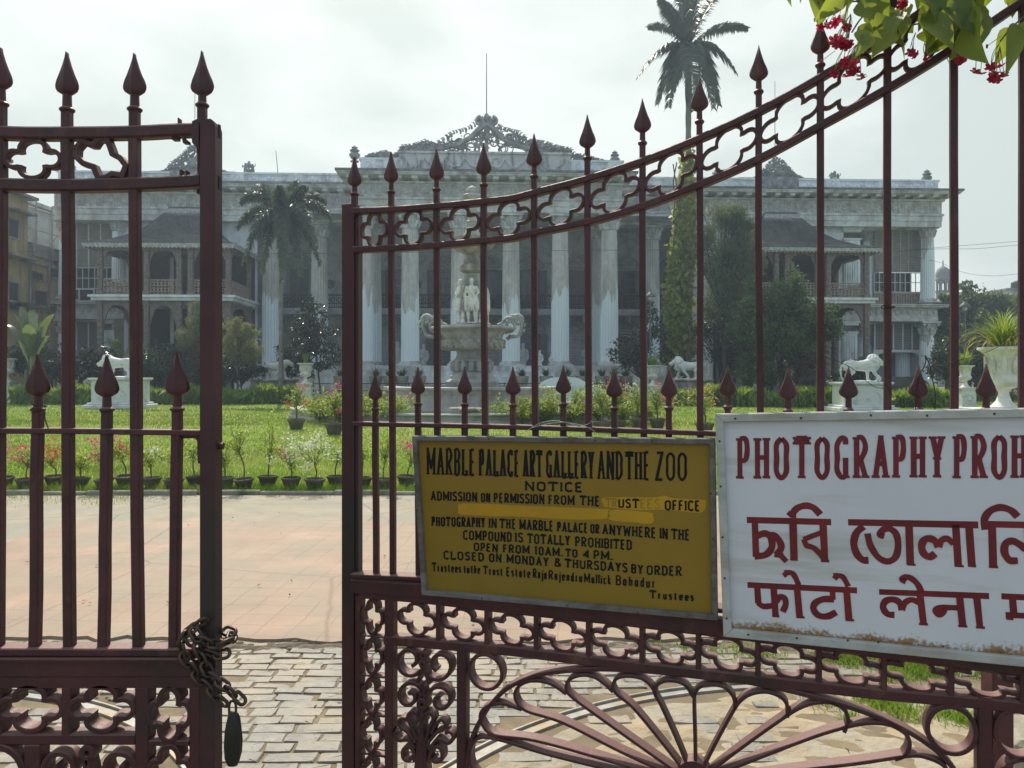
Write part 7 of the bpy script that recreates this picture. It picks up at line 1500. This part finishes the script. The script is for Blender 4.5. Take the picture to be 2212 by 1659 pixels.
tree('tree', 'grey green tree with weeping feathery branches right of the creeper covered palm', 'tree', 1560, 46, [(1560, 470, 46, 32, 1), (1600, 510, 40, 40, 1), (1540, 540, 34, 56, 0), (1590, 580, 44, 60, 0), (1625, 560, 26, 60, 1), (1555, 640, 40, 60, 0)], 17000, .32, grey_g, .13, 30, .3, .16, up=.0, D=np.array([0, 0, -1.1]), jit=.8, bm=dbark)
tree('tree', 'broad dark bushy tree in front of the right pavilion', 'tree', 1690, 43, [(1650, 660, 55, 46, 0), (1700, 640, 50, 50, 0), (1745, 690, 60, 50, 0), (1680, 730, 70, 50, -.5), (1780, 700, 40, 40, 0), (1620, 720, 50, 60, .5), (1735, 770, 56, 40, 0), (1640, 790, 60, 40, 0)], 30000, .19, mid, .45, 24, .24, .16, bm=dbark)
tree('shrub', 'dark tangle of shrubs under the weeping tree behind the walking lion', 'shrub', 1560, 47, [(1540, 740, 50, 50, 0), (1590, 770, 50, 44, 0), (1560, 690, 46, 50, 0), (1620, 770, 40, 40, 0)], 8000, .17, deep, .45, 16, .26, .08, bm=dbark)
tree('shrub', 'pale speckled shrub between the weeping tree and the broad dark tree', 'shrub', 1625, 44.5, [(1600, 700, 26, 36, 0), (1612, 745, 26, 30, 0)], 1600, .10, pale_, .5, 12, .25, .05)
tree('shrub', 'purplish dark shrub at the foot of the broad dark tree', 'shrub', 1722, 41.5, [(1716, 805, 24, 26, 0), (1755, 800, 26, 28, 0)], 1400, .22, leafm('purple_leaf', (.06, .03, .03), (.1, .05, .04), .25), .22, 10, .3, .04)
tree('shrub', 'feathery pale green tree just left of the chained stile', 'tree', 425, 45, [(420, 690, 24, 36, 0), (405, 735, 30, 30, 0), (438, 730, 30, 40, 0), (440, 665, 16, 22, 0)], 5200, .2, pale_, .16, 22, .24, .08)
tree('shrub', 'feathery yellow green tree just right of the chained stile', 'tree', 515, 44, [(510, 715, 26, 28, 0), (535, 730, 26, 30, 0), (520, 760, 36, 28, 0), (495, 750, 26, 30, 0), (545, 765, 22, 24, 0)], 6500, .2, leafm('yellow_feathery_leaf', (.12, .15, .055), (.32, .36, .10), .4, .6), .16, 22, .24, .08)
for i, (u, cv, ru, rv, Y, m, ls, lab) in enumerate(((60, 770, 50, 36, 46, deep, .3, 'dark broad leaved shrubbery under the banana plant'), (130, 785, 50, 36, 45, deep, .26, 'dark shrubbery below the yellow house and the palace corner'), (205, 790, 44, 34, 44.5, gloss, .3, 'purple black cordyline bushes left of the left lion'), (330, 790, 40, 30, 44, deep, .2, 'round dark bush right of the left lion'), (380, 775, 50, 44, 46, deep, .22, 'dark bushes in front of the left pavilion arches'), (455, 790, 50, 40, 45, deep, .2, 'dark bushes behind the chained stile'), (520, 800, 50, 26, 44.5, deep, .2, 'low dark bushes left of the striding panther'), (300, 770, 24, 24, 43.8, mid, .12, 'small clipped mid green bush behind the left lion'), (2045, 780, 36, 50, 44, deep, .2, 'dark shrub between the palace corner column and the medallion plinth'), (2120, 790, 50, 44, 50, deep, .2, 'dark bushes behind the medallion urn'), (1840, 800, 40, 26, 43, deep, .2, 'dark bushes behind the right lion pedestal'))):
    tree('shrub', lab, 'shrub', u, Y, [(u, cv, ru, rv, 0), (u-ru*.5, cv+12, ru*.7, rv*.7, 0), (u+ru*.55, cv+8, ru*.7, rv*.8, .3)], 2600 if ls > .15 else 2400, ls, m, .4, 14, .27, .05, bm=dbark, seed=40+i)
# palms
frond_m = leafm('palm_frond', (.035, .06, .032), (.1, .15, .05), .25, .42, .45)
frond_f = leafm('foxtail_frond', (.045, .075, .045), (.14, .2, .09), .3, .4, .5)
def frond(V, Q, base, tip, sag, n, ll, w, r, plume=False, sharp=.6):
    base, tip = np.array(base, float), np.array(tip, float); L = np.linalg.norm(tip-base); midp = (base+tip)/2 + np.array([0, 0, sag*L])
    pts = []
    for i in range(n):
        t = (i+.5)/n; p = (1-t)**2*base + 2*t*(1-t)*midp + t*t*tip; d = unit(2*(1-t)*(midp-base) + 2*t*(tip-midp)); s_ = unit(np.cross(d, [0, 0, 1.])); u_ = np.cross(s_, d)
        l = ll*(.35+.65*math.sin(PI*min(1, .12+t*.92)))*r.uniform(.8, 1.1) if t > .06 else 0
        for sg in (-1, 1):
            for q in range(3 if plume else 1):
                a = r.uniform(-1.2, 1.0) if plume else r.uniform(.05, .35)
                o_ = unit(s_*sg*math.cos(a) + u_*math.sin(a) + d*sharp); m1 = p + o_*l*.5; e = p + o_*l*.9 + np.array([0, 0, -l*(.38 if not plume else .28)]); m1 = m1 + [0, 0, l*.02]
                ws = unit(np.cross(o_, u_ + r.normal(size=3)*.3))*w/2; b = len(V); V += [p-ws*.6, p+ws*.6, m1+ws, m1-ws, e, e]; Q += [(b, b+1, b+2, b+3), (b+3, b+2, b+4, b+5)]
    return [tuple((1-t)**2*base + 2*t*(1-t)*midp + t*t*tip) for t in np.linspace(0, 1, 9)]
def palm(name, label, u, Y, vtop, vcrown, tips, r0, r1, ll, w, n, m, plume=False, shaft=None, group=None):
    r = np.random.default_rng(int(u)); p = P(u, 0, Y); t = thing(name, label, 'palm', (p[0], Y, 0), 0, group); zt = EYE-(vcrown-HZ)/FP*Y
    mb = MB(); zs = np.linspace(-.1, zt*.86, 12); mb.lathe([(r0*(1.15-.2*min(1, z/3))+(r1-r0)*z/zt + .015*math.sin(z*9), z) for z in np.linspace(-.1, zt*.84, 40)], 12); mb.build('trunk', M('palm_trunk', (.20, .19, .17), rough=.95, var=.3, sc=3, st=(1, 1, 4), bump=.4, bsc=8), t, True, 60)
    mb = MB(); mb.lathe([(r1*.95, zt*.83), (r1*1.25, zt*.86), (r1*1.1, zt*.93), (r1*.6, zt*1.0), (r1*.2, zt*1.03)], 12); mb.build('crownshaft', m, t, True, 60)
    mr = MB()
    for (tu, tv, dy, sag) in tips:
        V, Q = [], []; e = P(tu, tv, Y+dy) - t.location; rp = frond(V, Q, (0, 0, zt*.985), tuple(e), sag, n, ll, w, r, plume)
        f = mesh_np('frond', V, Q, m, t); mr = MB(); mr.tube(rp, np.linspace(r1*.28, r1*.06, 9), 5); mr.build('rachis', m, f)
    return t
palm('royal_palm', 'tall royal palm whose crown rises high above the palace roof', 1487, 47, 0, 95, [(1426, 0, -1, .12), (1380, 165, -.5, .42), (1420, 225, 1.2, .55), (1444, 232, -1.2, .6), (1614, 62, .4, .30), (1590, 158, -1, .45), (1552, 228, .6, .6), (1540, 236, -1.5, .62), (1516, -70, .5, .1), (1462, -75, -.5, .1), (1452, 190, 2.5, .6), (1560, -20, 1.5, .2), (1500, 240, -2.6, .6), (1400, 60, 1.8, .3)], .24, .17, 1.15, .12, 100, frond_m)
palm('foxtail_palm', 'foxtail palm with drooping bushy fronds in front of the left portico columns', 607, 44, 0, 478, [(512, 492, -.5, .75), (718, 476, .3, .75), (692, 572, -.8, .85), (526, 572, -1.0, .85), (604, 402, -1.6, .2), (640, 392, .8, .2), (650, 596, -1.7, .9), (566, 590, -1.2, .9), (560, 400, .8, .35), (662, 404, -.5, .35), (520, 440, 1.5, .6), (705, 440, 1.8, .6), (540, 520, -2, .8), (680, 520, -2.2, .8), (610, 610, -2.4, 1.0)], .15, .11, .72, .07, 100, frond_f, True)
# understorey palms
up_ = [(175, 745, 46, 'dark arching palm fronds left of the left lion', 6), (255, 735, 46, 'palm clump in shade behind the left lion', 7), (330, 740, 46.5, 'palm clump between the left lion and the pavilion arches', 7), (395, 745, 46, 'palm clump in front of the pavilion arch by the stile', 6), (110, 760, 45, 'drooping palm under the banana leaves at left', 6)]
for i, (u, v, Y, lab, n) in enumerate(up_):
    r = np.random.default_rng(70+i); p = P(u, 0, Y); t = thing('palm_clump', lab, 'palm', (p[0], Y, 0), 0, 'young palms before the left wing'); zt = EYE-(v-HZ)/FP*Y
    mb = MB(); mb.tube([(0, 0, 0), (0, 0, zt*.5)], .1, 6); mb.build('trunk', dbark, t)
    for k in range(n):
        a = k*2*PI/n + r.uniform(-.3, .3); V, Q = [], []; L_ = r.uniform(1.2, 2.0); frond(V, Q, (0, 0, zt*.5), (L_*math.cos(a), L_*math.sin(a), zt*r.uniform(.6, 1.1)), .35, 26, .55, .06, r); mesh_np('frond', V, Q, mid if k % 3 == 0 else deep, t)
# banana / travellers palm
bp = P(66, 0, 43); t = thing('banana_plant', 'banana plant with torn pale paddle leaves in front of the yellow house', 'banana plant', (bp[0], 43, 0)); banana = leafm('banana_leaf', (.05, .085, .04), (.2, .28, .08), .35, .3, .6, c2=(.22, .25, .18))
mb = MB()
for k in range(3): mb.tube([(k*.3-.3, 0, 0), (k*.25-.25, 0, 1.9)], [.14, .09], 7)
mb.build('stem', M('banana_stem', (.12, .13, .06), rough=.8, bump=.2), t, True)
for tu, tv, ru_, dy in ((98, 690, 34, 0), (30, 678, 30, -.3), (46, 662, 30, .2), (118, 678, 32, -.5), (60, 700, 26, -.8), (84, 715, 26, -.6), (16, 700, 28, .3), (105, 725, 26, -.2), (40, 735, 24, -.5), (70, 668, 26, .6)):
    e = np.array(P(tu, tv, 43+dy) - t.location); b = np.array([0, 0, 1.7]); r = rng; V, Q = [], []; L_ = np.linalg.norm(e-b); wd = .26+.05*r.random(); mp2 = (b+e)/2 + [0, 0, .45*L_]; n = 12
    for j in range(n+1):
        tt_ = j/n; p = (1-tt_)**2*b + 2*tt_*(1-tt_)*mp2 + tt_*tt_*e; d = unit(2*(1-tt_)*(mp2-b)+2*tt_*(e-mp2)); s_ = unit(np.cross(d, [0, 0, 1.])); hw = wd*(0.06 if tt_ < .25 else math.sin(PI*min(1, (tt_-.25)/.75*.92+.08))**.6)*(1+.15*r.normal()); V += [p-s_*hw - [0, 0, hw*.25], p, p+s_*hw - [0, 0, hw*.25]]
        if j: q = 3*j; Q += [(q-3, q-2, q+1, q), (q-2, q-1, q+2, q+1)]
    mesh_np('leaf', V, Q, banana, t)
# creeper on the royal palm's trunk
vp = P(1474, 0, 46.2); t = thing('climbing_vine', 'yellow green pothos vine wrapping the royal palm trunk up to the roofline', 'vine', (vp[0], 46.6, 0)); n = 6500; k = 46/FP
z = rng.random(n)**.9; zt = EYE-(308-HZ)/FP*46; th = rng.uniform(0, 2*PI, n); R_ = (.34+.42*np.clip((1-z)*1.6, 0, 1))*(1+.3*np.sin(z*19)+.2*np.sin(z*47+th*2)); cxs = (.38-.30*np.clip((1-z)*2.0, 0, 1) - .18*np.sin(z*6))
C = np.c_[cxs + R_*np.cos(th)*rng.uniform(.75, 1.05, n), .35+R_*np.sin(th)*rng.uniform(.75, 1.05, n), .3 + z*(zt-.3)]
D = np.c_[np.cos(th)*.5, np.sin(th)*.5, -np.ones(n)]*1.1; K = rng.integers(0, n, 170); C = C[K][rng.integers(0, 170, n)]*.75 + C*.25 + rng.normal(size=(n, 3))*[.13, .13, .3]; C = C[C[:, 2] > .1]; D = D[:len(C)]; V, Q = leaves(C, .36, .75, .2, D=D*.5+[-.2, -.3, -.5], jit=1.0, fold=.15)
mesh_np('foliage', V, Q, leafm('pothos_leaf', (.17, .23, .05), (.48, .52, .08), .45, .4, .5, c2=(.26, .27, .05), c3=(.05, .085, .025)), t)
mb = MB()
for i in range(5): mb.tube([(.1+.5*math.cos(i*1.3+z_*.7), .35+.4*math.sin(i*1.3+z_*.7), z_) for z_ in np.linspace(0, zt-1, 14)], .04, 5)
mb.build('stem', bark, t)
# trees beyond the right end
fartree = leafm('far_tree_leaf', (.05, .085, .035), (.14, .2, .05), .3, .55)
for i, (u, Y, cl_, n, lab) in enumerate(((2110, 78, [(2100, 655, 56, 34, 0), (2070, 680, 40, 40, 0), (2150, 665, 50, 36, 1), (2120, 710, 60, 50, 0)], 9000, 'broad domed tree beyond the palace at right, below the minaret'), (2200, 86, [(2200, 680, 50, 40, 0), (2240, 660, 40, 50, 0), (2180, 720, 50, 50, 0)], 6000, 'far tree in front of the pale building at the right edge'), (2045, 70, [(2040, 655, 24, 20, 0), (2030, 690, 26, 30, 0), (2050, 740, 34, 50, 0)], 4200, 'lower tree right beside the palace corner, at the minaret foot'), (2090, 62, [(2075, 750, 40, 50, 0), (2120, 740, 46, 56, 0), (2165, 770, 50, 50, 0), (2210, 780, 50, 50, 0)], 7000, 'dark green trees behind the medallion urn and lamp post'))):
    tree('tree', lab, 'tree', u, Y, cl_, n, .42 if Y > 65 else .3, fartree, .55, 22, .22, .3, bm=dbark, seed=90+i)
# pots of ferns and cycads standing along the palace plinth
for i, (u, Y, v0) in enumerate(((735, 50.2, 800), (812, 50.4, 786), (842, 50, 792), (868, 50.2, 796), (906, 50, 788), (1128, 50.2, 796), (1180, 50.4, 792), (1224, 50, 798), (1258, 50.2, 795), (1300, 50, 790), (1326, 49.5, 800), (1352, 50.2, 792))):
    p = P(u, 0, Y); zt = EYE-(812-HZ)/FP*Y; lab = ['squat stone planter with a dark cycad, first from the left along the palace plinth', 'stone planter with drooping fern below the first portico column', 'stone planter with a low fern, left of the second portico column', 'stone planter of bushy fern at the foot of the second portico column', 'stone planter with spiky cycad between the second column and the fountain', 'stone planter with cycad just right of the fountain shaft', 'stone planter with fern left of the fifth portico column', 'stone planter with fern right of the fifth portico column', 'stone planter with dark cycad above the parked car', 'stone planter with spiky plant at the foot of the sixth portico column', 'stone planter with fern right of the sixth portico column', 'stone planter with cycad farthest right along the plinth'][i]
    R_ = .42; t = thing('stone_planter', lab, 'planter', (p[0], Y, 0), 0, 'planters along the palace plinth'); mb = MB(); mb.lathe([(R_*.7, 0), (R_*.75, .2), (R_*.45, .3), (R_*.4, .7), (R_*.7, .9), (R_*.95, 1.25), (R_*1.05, 1.5), (R_*1.05, 1.6), (R_*.9, 1.58), (.05, 1.5)], 20); mb.build('planter', marbled, t, True, 45)
    straps(t, 70, 1.0, .06, 1.5, .95, deep if i % 2 else mid, .95, 500+i, name='foliage')
# low iron fence behind the fountain
t = thing('iron_fence', 'low dark iron fence along the drive behind the fountain', 'fence', (P(1050, 0, 42)[0], 42, 0)); mb = MB()
for z_ in (.35, .75, 1.15): mb.box(-9.5, 8, -.02, .02, z_, z_+.05)
mb.build('rail', railm, t); mb = MB(); mb.box(-.03, .03, -.03, .03, 0, 1.25); o = mb.build('post', railm, t); o.location = (-9.5, 0, 0)
for i in range(1, 11): q = o.copy(); COL.objects.link(q); q.location = (-9.5+1.75*i, 0, 0)
# ================================================================== CARS
tyre = M('tyre', (.015, .015, .015), rough=.9, bump=0); lampg = M('lamp_glass', (.5, .5, .5), rough=.1, bump=0)
def car(label, u, Y, col, facing, name, Lc=4.1):
    pm = M(name, col, rough=.3, var=.05, bump=0, spec=.6); p = P(u, 0, Y); t = thing('parked_car', label, 'car', (p[0], Y, 0)); s_ = facing
    low_ = [(-2.05, .3), (-2.08, .62), (-1.98, .86), (-1.2, .98), (1.0, 1.0), (1.75, .9), (2.02, .76), (2.08, .5), (2.02, .3)]
    cab = [(-1.95, .86), (-1.55, 1.30), (-1.1, 1.50), (-.4, 1.56), (.25, 1.50), (1.15, .98)]
    V, F = [], []
    def ringx(pts, ys): return
    mb = MB(); n = len(low_); lay = [(-.80, .94), (-.86, 1.0), (.86, 1.0), (.80, .94)]
    Vv = []
    for y, sc_ in lay: Vv += [(x*s_*(.985 if sc_ < 1 else 1), y, .62+(z-.62)*sc_) for x, z in low_]
    mb.add(Vv, [(i*n+k, i*n+(k+1) % n, (i+1)*n+(k+1) % n, (i+1)*n+k) for i in range(3) for k in range(n)] + [list(range(n-1, -1, -1)), [3*n+k for k in range(n)]]); bd = mb.build('body', pm, t, True, 35)
    mb = MB(); n = len(cab); Vv = []
    for y, f in ((-.82, 0), (-.60, 1), (.60, 1), (.82, 0)): Vv += [(x*s_, (y if z > 1.1 else (-.82 if y < 0 else .82)), z) for x, z in cab]
    mb.add(Vv, [(i*n+k, i*n+(k+1) % n, (i+1)*n+(k+1) % n, (i+1)*n+k) for i in range(3) for k in range(n)] + [list(range(n-1, -1, -1)), [3*n+k for k in range(n)]]); mb.build('cabin', pm, t, True, 30)
    for sy in (-1, 1):
        mb = MB(); yb_, yt_ = .835*sy, .63*sy
        for pts in ([(-1.55, 1.04), (-.42, 1.04), (-.42, 1.45), (-1.1, 1.42), (-1.4, 1.22)], [(-.34, 1.04), (.9, 1.04), (.28, 1.42), (-.34, 1.47)]):
            f = lambda z: yb_+(yt_-yb_)*(max(z, 1.0)-1.0)/.5
            mb.add([(x*s_, f(z)+.006*sy, z) for x, z in pts], [list(range(len(pts)))])
        mb.build('side_window', glass, t)
    mb = MB(); mb.add([(1.12*s_, -.74, 1.03), (1.12*s_, .74, 1.03), (.33*s_, .60, 1.475), (.33*s_, -.60, 1.475)], [(0, 1, 2, 3)]); mb.v[-1] = mb.v[-1] + [.02*s_, 0, .02]; mb.build('windscreen', glass, t)
    for x in (-1.3, 1.3):
        for sy in (-1, 1):
            mb = MB(); mb.lathe([(.2, -.1), (.31, -.1), (.325, -.06), (.325, .06), (.31, .1), (.2, .1)], 20); mb.xf(Matrix.Translation((x*s_, .80*sy, .325)) @ Matrix.Rotation(PI/2, 4, 'X')); w = mb.build('wheel', tyre, t, True, 40)
            mb = MB(); mb.lathe([(.2, -.08), (.2, .08), (.05, .09)], 14); mb.xf(Matrix.Translation((x*s_, .81*sy, .325)) @ Matrix.Rotation(PI/2, 4, 'X')); mb.build('rim', lampg, w)
    for sy in (-1, 1): mb = MB(); mb.ball((1.98*s_, .62*sy, .76), (.1, .16, .09), 8, 5); mb.build('headlight', lampg, t, True); mb = MB(); mb.bevbox(.85*s_-.1, .85*s_+.1, .9*sy-.06, .9*sy+.06, 1.0, 1.12, .02); mb.build('mirror', pm, t)
    return t
car('pale blue white hatchback parked behind the fountain bushes', 1236, 40, (.56, .66, .74), 1, 'pale_car_paint')
car('dark grey car half hidden behind the right lion pedestal', 1930, 46, (.03, .033, .04), -1, 'dark_car_paint')
# ================================================================== LAMPS, CABLES
def lamp(label, u, Y, vt):
    p = P(u, 0, Y); zt = EYE-(vt-HZ)/FP*Y; gm = M('green_lamp_iron', (.07, .12, .11), rough=.6, var=.2, bump=0); t = thing('street_lamp', label, 'lamp', (p[0], Y, 0), 0, 'green garden lamps')
    mb = MB(); mb.lathe([(.18, 0), (.18, .3), (.1, .5), (.06, .8), (.05, zt*.9), (.05, zt)], 10); mb.build('post', gm, t, True, 50)
    mb = MB(); mb.lathe([(.30, zt-.02), (.28, zt+.05), (.14, zt+.18), (.05, zt+.26), (.03, zt+.45), (.005, zt+.55)], 14); mb.build('shade', gm, t, True); mb = MB(); mb.ball((0, 0, zt-.1), (.14, .14, .16), 10, 6); mb.build('globe', lampg, t, True)
lamp('slim green lamp post with a hat shaped shade left of the creeper covered palm', 1405, 44.5, 640); lamp('slim green lamp post above the medallion urn at right', 2084, 44, 662)
cable = M('black_cable', (.03, .03, .03), rough=.7, bump=0)
for pts, Y0, Y1, lab in (([(1960, 540), (2060, 532), (2212, 520), (2400, 500)], 60, 50, 'upper overhead cable crossing the sky right of the palace'), ([(1940, 543), (2020, 538), (2110, 537), (2212, 528), (2400, 512)], 60, 50, 'lower overhead cable crossing the sky right of the palace'), ([(1960, 553), (2030, 567), (2080, 588), (2140, 596), (2212, 590), (2400, 570)], 60, 52, 'slack overhead cable drooping past the minaret'), ([(-60, 548), (200, 540), (520, 548), (900, 545), (1400, 540), (1900, 544)], 42, 42, 'long thin cable strung across the garden before the palace front'), ([(1990, 665), (2040, 672), (2090, 700), (2140, 720), (2240, 735)], 54, 46, 'cable sagging from the palace corner to the lamp post')):
    mb = MB(); n = len(pts); mb.tube(cr([tuple(P(u, v, Y0+(Y1-Y0)*i/(n-1))) for i, (u, v) in enumerate(pts)], 8), .012, 4); tag(mb.build('cable', cable), lab, 'cable')
# ================================================================== HAZE
hz = bpy.data.materials.new('haze'); hz.use_nodes = True; t = hz.node_tree; t.nodes.clear(); o_ = t.nodes.new('ShaderNodeOutputMaterial'); pv = t.nodes.new('ShaderNodeVolumePrincipled'); pv.inputs['Color'].default_value = (.66, .80, 1, 1); pv.inputs['Density'].default_value = HAZE; pv.inputs['Anisotropy'].default_value = .5; t.links.new(pv.outputs[0], o_.inputs['Volume'])
if HAZE > 0:
    mb = MB(); mb.box(-1600, 1600, -30, 2600, -1, 30); tag(mb.build('haze', hz), kind='stuff')
